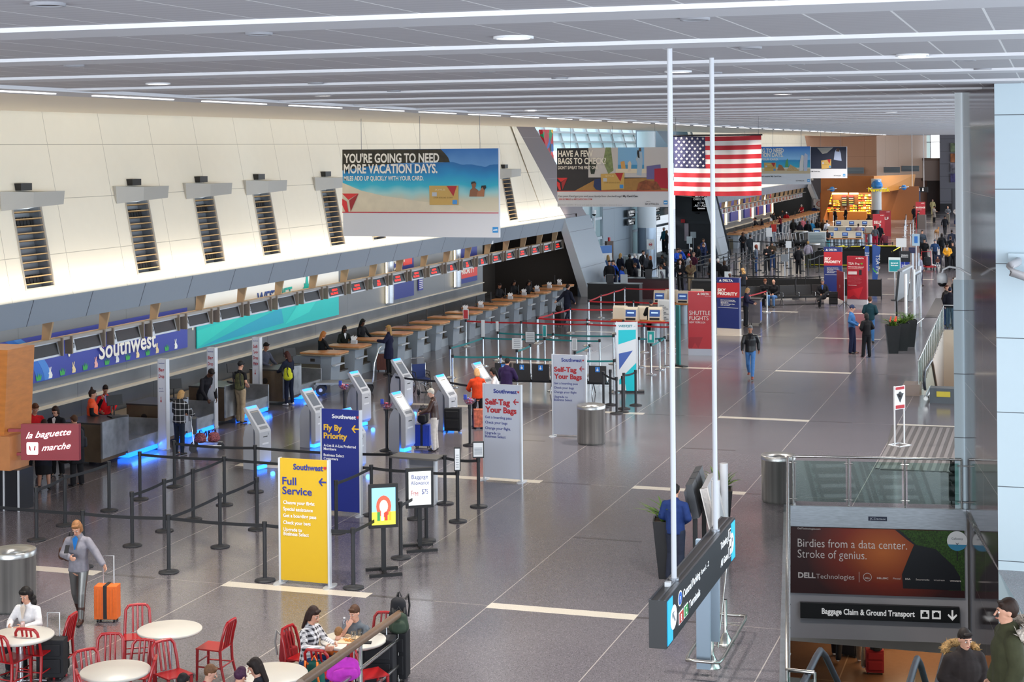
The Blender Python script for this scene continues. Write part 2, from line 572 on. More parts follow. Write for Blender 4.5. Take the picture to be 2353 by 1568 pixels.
def pier(name, y, near, far_x=-30.0, lean=True):
 """leaning wedge: face towards the hall, foot forward in Y"""
 p = MB()
 x = -22.9
 yt, yb = y - 3.0, y + 0.6
 lo = [(x, yb, 0), (x, yb + 1.6, 0), (x - 1.0, yt + 2.2, 4.15), (x - 1.0, yt + 0.4, 4.15)]
 p.poly(lo, PIER)
 p.poly([(x, yb, 0), (x - 1.0, yt + 0.4, 4.15), (x - 1.25, yt + 0.6, 4.15), (x - 0.3, yb + 0.3, 0)], M('#cfd4da', 0.4))
 p.poly([(x - 0.3, yb + 0.3, 0), (x - 1.25, yt + 0.6, 4.15), (x - 5.5, yt + 0.6, 4.15), (x - 5.5, yb + 0.3, 0)], BRN)
 p.poly([(x, yb + 1.6, 0), (x - 5, yb + 1.6, 0), (x - 5, yt + 2.2, 4.15), (x - 1.0, yt + 2.2, 4.15)], PIER)
 up = [(x - 1.15, yt + 0.4, 4.15), (x - 1.15, yt + 2.9, 4.15), (x - 2.1, yt + 0.2, 9.0), (x - 2.1, yt - 1.6, 9.0)]
 p.poly(up, PUR)
 p.poly([(x - 1.15, yt + 2.9, 4.15), (x - 6, yt + 2.9, 4.15), (x - 6, yt + 0.2, 9.0), (x - 2.1, yt + 0.2, 9.0)], PUR)
 p.poly([(x - 1.0, yt + 0.4, 4.15), (x - 1.0, yt + 2.9, 4.15), (x - 1.6, yt + 2.9, 4.15), (x - 1.6, yt + 0.4, 4.15)], PUR)
 struct(p, name)
def quadstruct(name, faces):
 q = MB()
 for pts, mt in faces:
  q.poly(pts, mt)
 struct(q, name)
b1 = [PX(1275, 520, -24), PX(1300, 512, -24), (-22.8, 81.8, 0), (-22.8, 79.4, 0)]
quadstruct('wall_pier', [
 ([(-24, 82.2, 4.13), (-24, 87.0, 4.13), (-23.0, 88.4, 0), (-23.0, 83.4, 0)], PIER),
 ([(-24, 82.2, 4.13), (-23.0, 83.4, 0), (-23.5, 83.4, 0), (-24.4, 82.2, 4.13)], M('#d6dade', 0.35)),
 ([(-23.0, 88.4, 0), (-24, 87.0, 4.13), (-29, 87.0, 4.13), (-29, 88.4, 0)], PIER),
 ([(-24.05, 82.6, 4.13), (-24.05, 86.6, 4.13), (-24.9, 79.6, 9.05), (-24.9, 76.6, 9.05)], PUR),
 ([(-24.05, 86.6, 4.13), (-29, 86.6, 4.13), (-29, 79.6, 9.05), (-24.9, 79.6, 9.05)], PUR),
 ([(-24.05, 79.0, 4.13), (-24.05, 82.6, 4.13), (-24.9, 76.6, 9.05), (-24.9, 76.0, 9.05)], CREAM)])
quadstruct('wall_pier_far', [
 ([(-21.4, 111.6, 0), (-21.4, 114.2, 0), (-22.6, 115.2, 4.3), (-22.6, 112.2, 4.3)], PIER),
 ([(-21.4, 111.6, 0), (-22.6, 112.2, 4.3), (-22.8, 112.2, 4.3), (-21.65, 111.6, 0)], M('#dfe3e7', 0.35)),
 ([(-22.6, 115.2, 4.3), (-21.4, 114.2, 0), (-23.0, 117.5, 0), (-24.2, 120, 3.4), (-24, 121, 4.2)], PIER),
 ([(-22.6, 112.2, 4.3), (-22.6, 115.2, 4.3), (-24, 121, 4.2), (-24.8, 110, 9.05), (-24.8, 106, 9.05)], PIER)])
quadstruct('wall_pier_end', [
 ([(-24, 172, 4.2), (-24, 173.4, 4.2), (-22.9, 177.5, 0), (-22.9, 175.8, 0)], PIER),
 ([(-24.0, 171.0, 3.5), (-24, 172, 4.2), (-22.9, 175.8, 0), (-23.2, 174.8, 0)], M('#d6dade', 0.35))])
RX = -26.5
PAN = grid_mat('recess_panel', '#8c99a6', '#5d6770', [(2, 2.1, 0.03, 0.3), (1, 3.2, 0.03, 0.5)], rough=0.5, noise=0.02)
GLZ = M('#9fb9bf', 0.15, spec=0.6)
GLD = M('#5f7a80', 0.15, spec=0.6)
FRM = M('#a9b4bd', 0.4, 0.3)
wr = MB()
wr.poly([(RX, 88.4, 0), (RX, 98.6, 0), (RX, 98.6, 5.4), (RX, 88.4, 5.4)], GLZ)
wr.poly([(RX, 98.6, 0), (RX, 106.2, 0), (RX, 106.2, 5.4), (RX, 98.6, 5.4)], PAN)
wr.poly([(RX, 106.2, 0), (RX, 112.4, 0), (RX, 112.4, 5.4), (RX, 106.2, 5.4)], GLZ)
wr.poly([(RX, 112.4, 2.9), (RX, 118, 2.9), (RX, 118, 5.4), (RX, 112.4, 5.4)], GLZ)
wr.poly([(RX, 112.4, 0), (RX - 4, 113.5, 0), (RX - 4, 113.5, 2.9), (RX, 112.4, 2.9)], M('#2c2722', 0.6))
wr.poly([(RX - 4, 113.5, 0), (RX - 4, 118, 0), (RX - 4, 118, 3.4), (RX - 4, 113.5, 3.4)], M('#4f6a72', 0.4))
for y in (92.0, 94.2, 96.4, 98.6, 106.2, 108.1, 110.2, 112.4):
 wr.bx((RX, y - 0.07, 0), (RX + 0.12, y + 0.07, 5.4), FRM)
for z in (2.25, 3.45):
 wr.bx((RX, 88.4, z - 0.08), (RX + 0.12, 98.6, z + 0.08), FRM)
 wr.bx((RX, 106.2, z - 0.08), (RX + 0.12, 118, z + 0.08), FRM)
for y0, y1 in ((94.4, 96.3), (110.3, 112.2)):
 wr.bx((RX, y0, 0), (RX + 0.06, y1, 2.2), M('#8fb0b4', 0.15))
wr.poly([(RX, 98.6, 0), (RX + 0.15, 98.6, 0), (RX + 0.15, 98.6, 5.4), (RX, 98.6, 5.4)], FRM)
struct(wr, 'wall_recess')
rp_ = MB()
rp_.bx((-26.4, 108.5, 0), (-24.6, 117.6, .4), M('#3a3c40', 0.6))
struct(rp_, 'trim_10')
wu = MB()
UX = -29.0
wu.poly([(UX, 86, 5.6), (UX, 132, 5.6), (UX - 0.8, 132, 9.2), (UX - 0.8, 86, 9.2)], M('#b4cdd4', 0.2, emit=0.25))
wu.bx((UX, 86, 5.35), (RX + 0.4, 120, 5.6), M('#a8c9c6', 0.3))
for k in range(13):
 y = 88.5 + 3.2 * k
 wu.add([(UX + 0.06, y, 5.6), (UX + 0.06, y + 0.35, 5.6), (UX - 0.7, y - 0.75, 9.2), (UX - 0.7, y - 1.1, 9.2)], [(0, 1, 2, 3)], M('#8c9093', 0.4))
for z in (8.15, 8.75):
 wu.bx((UX - 0.6, 86, z - 0.06), (UX - 0.3, 132, z + 0.06), M('#a3a7aa', 0.4))
struct(wu, 'window_1')
DK = grid_mat('dark_panel', '#3c3f44', '#2b2d31', [(0, 2.6, 0.03, 0), (2, 2.4, 0.03, 0)], rough=0.5, noise=0.05)
wd = MB()
wd.poly([(-26.1, 118, 0), (-22.0, 118, 0), (-23.6, 118, 6.6), (-26.1, 118, 6.6)], DK)
wd.bx((-25.3, 117.93, 0), (-23.5, 118, 2.2), M('#2c2e33', 0.5))
wd.poly([(-26.1, 118, 6.6), (-24.2, 118, 6.6), (-24.9, 118, 9.2), (-29, 118, 9.2), (-29, 118, 6.6)], M('#7f8b96', 0.5))
struct(wd, 'wall_checkpoint')
TIM = grid_mat('bulkhead_panel', '#b98666', '#94664a', [(0, 2.45, 0.03, 0.2), (2, 2.2, 0.03, 0.1)], rough=0.45, noise=0.03)
TIM2 = grid_mat('bulkhead_light', '#cdaa92', '#b08b74', [(0, 1.1, 0.02, 0.2)], rough=0.35, noise=0.04)
GRW = grid_mat('end_grey_panel', '#7b7a82', '#55555c', [(2, 1.45, 0.04, 0.3)], rough=0.5, noise=0.02)
e = MB()
e.poly([(-27.5, 186, 4.35), (-18.5, 186, 4.35), (-18.5, 186, 9.2), (-27.5, 186, 9.2)], TIM)
e.poly([(-27.5, 186, 0), (-23.6, 186, 0), (-23.6, 186, 4.35), (-27.5, 186, 4.35)], M('#4c4240', 0.5))
e.poly([(-18.5, 186, 4.35), (-14.2, 201, 3.8), (-14.2, 201, 9.2), (-18.5, 186, 9.2)], TIM2)
e.poly([(-18.5, 186, 4.35), (-27.5, 186, 4.35), (-27.5, 200, 4.35), (-14.2, 201, 3.8)], M('#8a5a3c', 0.5))
e.poly([(-17, 194, 0), (-14.2, 201, 0), (-14.2, 201, 3.9), (-17, 194, 4.1)], M('#8a6654', 0.45))
e.poly([(-14.2, 201, 0), (-12.3, 201, 0), (-12.3, 201, 4.6), (-14.2, 201, 4.6)], M('#4b3a35', 0.5))
struct(e, 'wall_end')
e = MB()
e.poly([(-12.6, 199, 0), (-8, 199, 0), (-8, 199, 9.2), (-12.6, 199, 9.2)], GRW)
e.bx((-12.6, 198.9, 0), (-11.3, 199, 0.9), M('#2b2b2e', 0.5))
e.bx((-11.2, 198.9, 0), (-9.6, 199, 2.6), M('#66666c', 0.5))
e.poly([(-12.6, 199, 0), (-12.6, 203, 0), (-12.6, 203, 9.2), (-12.6, 199, 9.2)], GRW)
struct(e, 'wall_end_right')
e = MB()
e.bx((-14.6, 199.6, 3.55), (-12.6, 201, 5.9), M('#8d7a70', 0.5))
e.bx((-14.7, 199.5, 5.9), (-12.6, 201, 6.2), M('#6b5446', 0.5))
struct(e, 'trim_7')
e = MB()
e.poly([(-13.9, 203, 5.8), (-12.6, 203, 5.8), (-12.6, 203, 9.2), (-13.9, 203, 9.2)], M('#ffffff', 0.5, emit=3.0))
e.poly([(-14.7, 203, 5.8), (-13.9, 203, 5.8), (-13.9, 203, 9.2), (-14.7, 203, 9.2)], M('#bcd3d3', 0.4, emit=0.6))
e.bx((-13.95, 202.9, 5.8), (-13.85, 203, 9.2), FRM)
e.bx((-14.7, 202.9, 8.0), (-12.6, 203, 8.1), FRM)
struct(e, 'window_2')
for nm, pts in (('window_3', [(11.0, y) for y in range(-10, 200, 6)]), ):
 e = MB()
 for x, y in pts:
  e.bx((x - 0.1, y - 0.08, 0), (x + 0.1, y + 0.08, 8.6), FRM)
 for z in (0.2, 3.0, 6.0):
  e.bx((10.9, -12, z - 0.06), (11.1, 200, z + 0.06), FRM)
 struct(e, nm)
e = MB()
for x in range(-30, 12, 4):
 e.bx((x - 0.08, -9.2, 0), (x + 0.08, -9.0, 9), FRM)
struct(e, 'window_4')
GLOS = grid_mat('polished_panel', '#4d4347', '#c8bdb8', [(2, 1.36, 0.008, 0.0), (1, 2.0, 0.008, 0.4)], rough=0.09, noise=0.05)
for n in GLOS.node_tree.nodes:
 if n.type == 'BSDF_PRINCIPLED':
  n.inputs['Specular IOR Level'].default_value = 0.9
PALEB = grid_mat('pale_pier_panel', '#bccdd6', '#4d575f', [(2, 1.36, 0.016, -0.16)], rough=0.45, noise=0.01)
e = MB()
e.poly([(-1.02, 31.6, -5), (6, 31.6, -5), (6, 31.6, 8.95), (-1.02, 31.6, 8.95)], PALEB)
e.poly([(-1.84, 36.6, 0), (-1.02, 31.6, 0), (-1.02, 31.6, 8.95), (-1.84, 36.6, 8.95)], GLOS)
e.poly([(-1.76, 36.52, -5), (-1.02, 31.6, -5), (-1.02, 31.6, 0), (-1.76, 36.52, 0)], GLOS)
e.bx((-2.06, 36.62, 0), (-1.84, 37.2, 4.9), PALEB)
e.bx((-2.0, 36.62, 4.9), (-1.84, 37.0, 8.95), M('#dfe6ea', 0.4))
struct(e, 'wall_pier_right')
WU = math.atan2(36.5 - 35.9, -1.9 + 5.5)
wl = MB().at(-5.5, 35.9, 0, WU)
wl.bx((-0.1, 0.06, -2.85), (3.75, 0.4, -0.01), M('#bfbcc0', 0.5))
wl.bx((-0.1, -0.02, -0.42), (3.72, 0.06, 0.02), STEEL)
struct(wl, 'wall_well')
e = MB()
LOWF = grid_mat('lower_floor', '#6b4f3a', '#957a60', [(1, 5.0, 0.03, 0), (0, 2.5, 0.03, 0)], rough=0.25, noise=0.1)
e.poly([(-14, 20.8, -5), (6, 20.8, -5), (6, 75, -5), (-14, 75, -5)], LOWF)
e.bx((-2.0, 39.8, -4.999), (0.6, 40.2, -4.995), M('#c98f52', 0.3))
e.bx((-8.0, 45.0, -4.999), (-5.0, 45.4, -4.995), M('#c98f52', 0.3))
e.bx((-3.6, 30, -4.999), (-0.9, 39.2, -4.995), M('#3f3026', 0.6))
struct(e, 'floor_lower')
e = MB()
e.bx((-14, 36.9, -3.2), (6, 52.8, -2.9), M('#cfc6ba', 0.6))
e.poly([(-14, 75, -5), (6, 75, -5), (6, 75, 0), (-14, 75, 0)], M('#8a7664', 0.6))
struct(e, 'ceiling_lower')
e = MB()
e.poly([(-5.5, 35.9, -5), (-3.2, 20.8, -5), (-3.2, 20.8, 0), (-5.5, 35.9, 0)], M('#8f8c8e', 0.5))
e.add([(-5.62, 36.0, 0.03), (-3.36, 20.8, 0.03), (-3.2, 20.8, 0.03), (-5.46, 35.9, 0.03), (-5.62, 36.0, -0.35), (-3.36, 20.8, -0.35), (-3.2, 20.8, -0.35), (-5.46, 35.9, -0.35)],
      [(0, 1, 2, 3), (3, 2, 6, 7), (0, 3, 7, 4)], STEEL)
struct(e, 'trim_8')
e = MB()
e.poly([(-4.02, 52.98, -0.01), (-4.43, 71.5, -0.01), (-4.43, 71.5, -5), (-4.02, 52.98, -5)], M('#b9b1a8', 0.5))
e.poly([(-0.6, 53.2, 0), (-0.6, 71.5, 0), (-0.6, 71.5, -5), (-0.6, 53.2, -5)], M('#c9b6a2', 0.5))
e.bx((-4.43, 71.5, -5), (-0.6, 71.8, 0.02), M('#c9bba8', 0.5))
e.bx((-4.5, 52.7, -0.5), (-4.0, 53.5, 0.35), M('#8f7a70', 0.3))
struct(e, 'wall_well_far')
for nm, loc, e_ in (('lower_hall_lamp', (-3.5, 43, -3.3), 90), ('lower_hall_lamp', (-2.5, 40.5, -3.3), 40), ('lower_hall_lamp', (-2.2, 62, -1.5), 200)):
 l = bpy.data.lights.new(nm, 'AREA')
 l.size, l.energy, l.color = 3.0, e_, (1.0, 0.72, 0.45)
 o = bpy.data.objects.new(nm, l)
 COL.objects.link(o)
 o.location = loc
# ================================================================ PEOPLE
def blob(vs, fs, p0, p1, a0, a1, side=(1, 0, 0), c0=1.0, n=14, cap=4):
 """tapered capsule with elliptical section; a = (half width along side, half depth)"""
 p0, p1 = Vector(p0), Vector(p1)
 d = p1 - p0
 L = d.length
 d = d.normalized() if L > 1e-6 else Vector((0, 0, 1))
 s = Vector(side) - d * Vector(side).dot(d)
 s = s.normalized() if s.length > 1e-4 else d.orthogonal().normalized()
 w = d.cross(s)
 rings = []
 m0, m1 = min(a0), min(a1)
 for k in range(cap):
  t = (k + 0.15) / cap * PI / 2
  rings.append((p0 - d * (m0 * c0 * math.cos(t)), math.sin(t), a0))
 for k in range(5):
  t = k / 4
  rings.append((p0 + d * (L * t), 1.0, (a0[0] * (1 - t) + a1[0] * t, a0[1] * (1 - t) + a1[1] * t)))
 for k in range(cap - 1, -1, -1):
  t = (k + 0.15) / cap * PI / 2
  rings.append((p1 + d * (m1 * math.cos(t)), math.sin(t), a1))
 b = len(vs)
 for c, q, a in rings:
  for i in range(n):
   g = 2 * PI * i / n
   vs.append(c + s * (a[0] * q * math.cos(g)) + w * (a[1] * q * math.sin(g)))
 for k in range(len(rings) - 1):
  for i in range(n):
   fs.append((b + k * n + i, b + k * n + (i + 1) % n, b + (k + 1) * n + (i + 1) % n, b + (k + 1) * n + i))
 fs.append(tuple(b + i for i in range(n))[::-1])
 fs.append(tuple(b + (len(rings) - 1) * n + i for i in range(n)))
def fuse(prims, voxel, name, smooth=3):
 """one continuous surface grown over a list of limb blobs"""
 vs, fs = [], []
 for p in prims:
  blob(vs, fs, *p)
 me = bpy.data.meshes.new(name)
 me.from_pydata([tuple(v) for v in vs], [], fs)
 o = bpy.data.objects.new(name, me)
 COL.objects.link(o)
 r = o.modifiers.new('r', 'REMESH')
 r.mode, r.voxel_size, r.use_smooth_shade = 'VOXEL', voxel, True
 if smooth:
  sm = o.modifiers.new('s', 'SMOOTH')
  sm.factor, sm.iterations = 0.5, smooth
 dg = bpy.context.evaluated_depsgraph_get()
 out = bpy.data.meshes.new_from_object(o.evaluated_get(dg))
 out.name = name
 bpy.data.objects.remove(o)
 bpy.data.meshes.remove(me)
 out.materials.clear()
 out.materials.append(None)
 out.polygons.foreach_set('use_smooth', [True] * len(out.polygons))
 return out
V = Vector
POSES = {
 'stand': dict(k=[(.10, -.02, .50), (-.10, -.01, .50)], a=[(.12, .0, .09), (-.12, .02, .09)], e=[(.25, .03, 1.17), (-.25, .03, 1.17)], w=[(.25, -.08, .93), (-.25, -.08, .93)]),
 'wait': dict(k=[(.10, -.05, .50), (-.09, .0, .50)], a=[(.14, -.04, .09), (-.10, .04, .09)], e=[(.25, .02, 1.17), (-.26, .04, 1.17)], w=[(.10, -.22, 1.04), (-.08, -.23, 1.03)], hp=8),
 'phone': dict(k=[(.10, -.02, .50), (-.10, -.01, .50)], a=[(.12, .0, .09), (-.12, .02, .09)], e=[(.24, -.02, 1.15), (-.24, -.02, 1.15)], w=[(.08, -.30, 1.17), (-.07, -.29, 1.15)], hp=24),
 'counter': dict(k=[(.10, -.02, .50), (-.10, -.01, .50)], a=[(.12, .0, .09), (-.12, .02, .09)], e=[(.26, -.10, 1.17), (-.26, -.10, 1.17)], w=[(.17, -.36, 1.10), (-.17, -.36, 1.10)], hp=14, lean=6),
 'walk': dict(k=[(.09, -.19, .53), (-.09, .06, .48)], a=[(.09, -.33, .11), (-.09, .36, .17)], e=[(.25, .10, 1.18), (-.25, -.06, 1.17)], w=[(.26, .08, .94), (-.24, -.24, .97)], lean=3),
 'pull': dict(k=[(.09, -.15, .52), (-.09, .04, .49)], a=[(.09, -.26, .10), (-.09, .26, .14)], e=[(.26, .12, 1.20), (-.25, -.04, 1.17)], w=[(.30, .32, 1.02), (-.24, -.20, 1.0)], lean=4),
 'reach': dict(k=[(.10, -.02, .50), (-.10, -.01, .50)], a=[(.12, .0, .09), (-.12, .02, .09)], e=[(.27, -.08, 1.2), (-.25, .03, 1.17)], w=[(.22, -.34, 1.22), (-.25, -.08, .93)], hp=6),
 'bend': dict(k=[(.11, -.06, .50), (-.11, -.04, .50)], a=[(.13, .04, .09), (-.13, .06, .09)], e=[(.24, -.16, 1.16), (-.24, -.16, 1.16)], w=[(.16, -.40, 1.02), (-.16, -.40, 1.02)], hp=20, lean=28),
 'sit': dict(pz=.50, k=[(.12, -.44, .53), (-.12, -.44, .53)], a=[(.13, -.40, .09), (-.13, -.42, .09)], e=[(.25, -.04, 1.15), (-.25, -.04, 1.15)], w=[(.10, -.28, 1.06), (-.09, -.28, 1.05)], hp=20, sit=1),
 'sitcross': dict(pz=.50, k=[(.08, -.46, .60), (-.10, -.44, .53)], a=[(-.16, -.62, .38), (-.12, -.42, .09)], e=[(.25, -.04, 1.15), (-.25, -.04, 1.15)], w=[(.10, -.28, 1.06), (-.09, -.28, 1.05)], hp=14, sit=1),
 'sittable': dict(pz=.50, k=[(.12, -.44, .53), (-.12, -.44, .53)], a=[(.13, -.36, .09), (-.13, -.38, .09)], e=[(.25, -.10, 1.20), (-.25, -.10, 1.20)], w=[(.12, -.36, 1.23), (-.12, -.36, 1.23)], hp=14, sit=1, lean=6),
 'siteat': dict(pz=.50, k=[(.12, -.44, .53), (-.12, -.44, .53)], a=[(.13, -.36, .09), (-.13, -.38, .09)], e=[(.25, -.14, 1.20), (-.20, -.24, 1.20)], w=[(.14, -.40, 1.20), (-.05, -.17, 1.44)], hp=8, sit=1, lean=8),
 'arm_up': dict(k=[(.10, -.02, .50), (-.10, -.01, .50)], a=[(.12, .0, .09), (-.12, .02, .09)], e=[(.27, -.10, 1.20), (-.25, .0, 1.16)], w=[(.10, -.24, 1.48), (-.16, -.26, 1.0)], hp=4),
 'pushcart': dict(k=[(.09, -.10, .51), (-.09, .05, .49)], a=[(.09, -.16, .09), (-.09, .22, .12)], e=[(.27, .02, 1.18), (-.27, .02, 1.18)], w=[(.22, -.26, 1.08), (-.22, -.26, 1.08)], hp=4),
 'walkphone': dict(k=[(.09, -.10, .52), (-.09, .05, .49)], a=[(.09, -.16, .10), (-.09, .26, .15)], e=[(.30, -.02, 1.22), (-.25, -.04, 1.17)], w=[(.48, -.14, 1.03), (-.04, -.28, 1.18)], hp=26, lean=3),
}
def joints(pose, fem):
 p = dict(POSES[pose])
 sit = p.get('sit')
 pz = p.get('pz', .93)
 lean, hp, hy = math.radians(p.get('lean', 0)), math.radians(p.get('hp', 0)), math.radians(p.get('hy', 0))
 piv = V((0, 0, .93))
 Rm = Matrix.Rotation(lean, 3, 'X')
 dz = V((0, 0, pz - .93))
 def up(q):
  return Rm @ (V(q) - piv) + piv + dz
 sh = .185 if not fem else .165
 J = dict(
  pel=up((0, 0, .93)), wst=up((0, .005, 1.08)), chs=up((0, 0, 1.28)), nkb=up((0, .015, 1.44)), nkt=up((0, -.005, 1.53)),
  sh=[up((sh, .01, 1.385)), up((-sh, .01, 1.385))],
  e=[up(q) for q in p['e']], w=[up(q) for q in p['w']],
  hip=[V((.09, 0, pz - .02)), V((-.09, 0, pz - .02))], k=[V(q) for q in p['k']], a=[V(q) for q in p['a']],
  hp=hp, hy=hy, Rm=Rm, up=up, sit=sit)
 H0 = J['nkt']
 Hm = Rm @ Matrix.Rotation(hy, 3, 'Z') @ Matrix.Rotation(hp, 3, 'X')
 J['head'] = lambda q: Hm @ V(q) + H0     # head frame: origin at top of neck
 return J
def hand(pr, w, e, side, curl=0.6, thumb=(0, 0, 1), fr=.0095):
 """palm, four unequal bent fingers, thumb off the side of the palm"""
 d = (w - e).normalized()
 t = V(thumb) - d * V(thumb).dot(d)
 t = t.normalized() if t.length > 1e-3 else d.orthogonal().normalized()
 n = d.cross(t) * (1 if side > 0 else -1)     # palm normal (towards the body)
 c = w + d * .085
 pr.append((w + d * .015, c, (.030, .016), (.040, .015), tuple(t)))
 for i, L in enumerate((.070, .078, .073, .058)):
  b = c + t * (.031 - .0205 * i)
  m = b + (d * math.cos(curl * .5) + n * math.sin(curl * .5)) * L * .5
  f = m + (d * math.cos(curl * 1.5) + n * math.sin(curl * 1.5)) * L * .5
  pr.append((b, m, (fr, fr), (fr * .95, fr * .95)))
  pr.append((m, f, (fr * .95, fr * .95), (fr * .8, fr * .8)))
 b = w + d * .03 + t * .028
 m = b + (d * .6 + t * .7 + n * .3).normalized() * .04
 pr.append((b, m, (.013, .013), (.011, .011)))
 pr.append((m, m + (d * .85 + t * .15 + n * .5).normalized() * .034, (.011, .011), (.009, .009)))
def body_prims(J, fem, kid=0):
 pr = []
 ax = tuple(J['Rm'] @ V((1, 0, 0)))
 hw = .155 if not fem else .165
 pr.append((J['pel'] - V((0, 0, .04)), J['wst'], (hw, .105), (.13 if fem else .145, .095), ax))
 pr.append((J['wst'], J['chs'], (.13 if fem else .145, .095), (.165 if not fem else .148, .108), ax))
 pr.append((J['chs'], J['up']((0, .01, 1.38)), (.165 if not fem else .148, .105), (.15 if not fem else .135, .075), ax))
 pr.append((J['nkb'], J['nkt'] + V((0, 0, .02)), (.058, .058), (.052, .055)))
 h = J['head']
 pr.append((h((0, .012, .115)), h((0, .0, .125)), (.074, .092), (.074, .092), tuple(h((1, 0, 0)) - h((0, 0, 0)))))     # skull
 pr.append((h((0, -.012, .05)), h((0, -.030, .015)), (.060, .070), (.040, .045), tuple(h((1, 0, 0)) - h((0, 0, 0)))))  # jaw
 pr.append((h((0, -.092, .10)), h((0, -.112, .068)), (.010, .010), (.015, .012)))                                      # nose
 pr.append((h((.03, -.080, .118)), h((-.03, -.080, .118)), (.012, .010), (.012, .010)))                                # brow
 pr.append((h((.014, -.092, .038)), h((-.014, -.092, .038)), (.008, .009), (.008, .009)))                              # lips
 for s in (1, -1):
  pr.append((h((.078 * s, .012, .105)), h((.076 * s, .008, .075)), (.008, .022), (.007, .014)))                      # ear
 for i, s in ((0, 1), (1, -1)):
  sh, e, w = J['sh'][i], J['e'][i], J['w'][i]
  pr.append((J['nkb'] - V((0, 0, .03)), sh, (.050, .050), (.042, .042)))
  pr.append((sh, e, (.048 if not fem else .041,) * 2, (.038, .038)))
  pr.append((e, w, (.041, .041), (.026, .028)))
  hand(pr, w, e, s, J.get('curl', .7))
  hp, k, a = J['hip'][i], J['k'][i], J['a'][i]
  pr.append((hp, k, (.080, .084), (.053, .053)))
  pr.append((k, k + (a - k) * .35, (.056, .056), (.056, .058)))
  pr.append((k + (a - k) * .35, a, (.056, .058), (.036, .038)))
  pr.append((a + V((0, .02, -.04)), a + V((0, -.13, -.055)), (.035, .03), (.040, .02)))
 return pr
def top_prims(J, fem, style):
 """style: tee, shirt, jacket, puffer, coat, vest"""
 t = {'tee': .012, 'shirt': .014, 'jacket': .026, 'puffer': .042, 'coat': .030, 'vest': .030}[style]
 ax = tuple(J['Rm'] @ V((1, 0, 0)))
 hw = (.155 if not fem else .160) + t
 pr = [(J['pel'] + V((0, 0, .0 if style in ('tee', 'shirt') else -.05)), J['wst'], (hw, .108 + t), ((.135 if fem else .148) + t, .10 + t), ax, .12),
          (J['wst'], J['chs'], ((.135 if fem else .148) + t, .10 + t), ((.150 if fem else .168) + t, .112 + t), ax, 1.0),
          (J['chs'], J['up']((0, .01, 1.375)), ((.150 if fem else .168) + t, .11 + t), ((.14 if fem else .155) + t, .08 + t), ax),
          (J['up']((0, .02, 1.43)), J['up']((0, .02, 1.455)), (.07 + t, .065 + t), (.062 + t, .058 + t), ax)]
 if style == 'coat':
  if J['sit']:
   for i in (0, 1):
    pr.append((J['hip'][i], J['hip'][i] * .35 + J['k'][i] * .65, (.13, .12), (.11, .10)))
  else:
   pr.append((V((0, (J['k'][0].y + J['k'][1].y) / 2, .58)), J['pel'] - V((0, 0, .05)), (hw * 1.1, .17), (hw, .13 + t), ax, .1))
 for i in (0, 1):
  sh, e, w = J['sh'][i], J['e'][i], J['w'][i]
  if style == 'vest':
   pr.append((sh, sh * .8 + e * .2, (.06 + t * .5,) * 2, (.05 + t * .5,) * 2))
   continue
  if style == 'tee':
   pr.append((J['nkb'] - V((0, 0, .03)), sh, (.052 + t,) * 2, (.040 + t,) * 2))
   pr.append((sh, sh * .45 + e * .55, (.046 + t,) * 2, (.048 + t,) * 2))
   continue
  pr.append((J['nkb'] - V((0, 0, .03)), sh, (.052 + t,) * 2, (.040 + t,) * 2))
  pr.append((sh, e, (.044 + t,) * 2, (.042 + t * .9,) * 2))
  pr.append((e, w - (w - e) * .06, (.044 + t * .9,) * 2, (.032 + t * .8,) * 2))
 return pr
def bottom_prims(J, fem, style):
 """style: trousers, jeans (slim), skirt, leggings"""
 t = {'trousers': .018, 'jeans': .010, 'skirt': .03, 'leggings': .005}[style]
 ax = tuple(J['Rm'] @ V((1, 0, 0)))
 pr = [(J['pel'] - V((0, 0, .03)), J['pel'] + V((0, 0, .07)), (.158 + t * .5, .108 + t * .5), (.148 + t * .4, .103 + t * .4), ax)]
 if style == 'skirt':
  if J['sit']:
   for i in (0, 1):
    pr.append((J['hip'][i], J['k'][i], (.12, .12), (.09, .09)))
  else:
   pr.append((V((0, 0, .40)), J['pel'] - V((0, 0, .05)), (.21, .18), (.17, .13), ax, .1))
  return pr
 for i in (0, 1):
  hp, k, a = J['hip'][i], J['k'][i], J['a'][i]
  pr.append((hp, k, (.080 + t, .086 + t), (.058 + t,) * 2))
  lo = .040 + t * 1.6 if style == 'trousers' else .042 + t
  pr.append((k, k + (a - k) * .35, (.060 + t,) * 2, (.058 + t,) * 2))
  pr.append((k + (a - k) * .35, a + (a - k).normalized() * .005, (.058 + t,) * 2, (lo,) * 2))
 return pr
def shoe_prims(J, style):
 pr = []
 for i in (0, 1):
  a = J['a'][i]
  z = min(a.z - .045, a.z - .04)
  pr.append((V((a.x, a.y + .035, z)), V((a.x * 1.06, a.y - .15, z - .012)), (.040, .034), (.044, .026)))
  pr.append((V((a.x, a.y + .02, z + .02)), V((a.x, a.y - .03, z + .03)), (.044, .040), (.044, .036)))
  if style == 'boot':
   pr.append((V((a.x, a.y + .01, z)), a + (J['k'][i] - a) * .45, (.045, .045), (.060, .060)))
 return pr
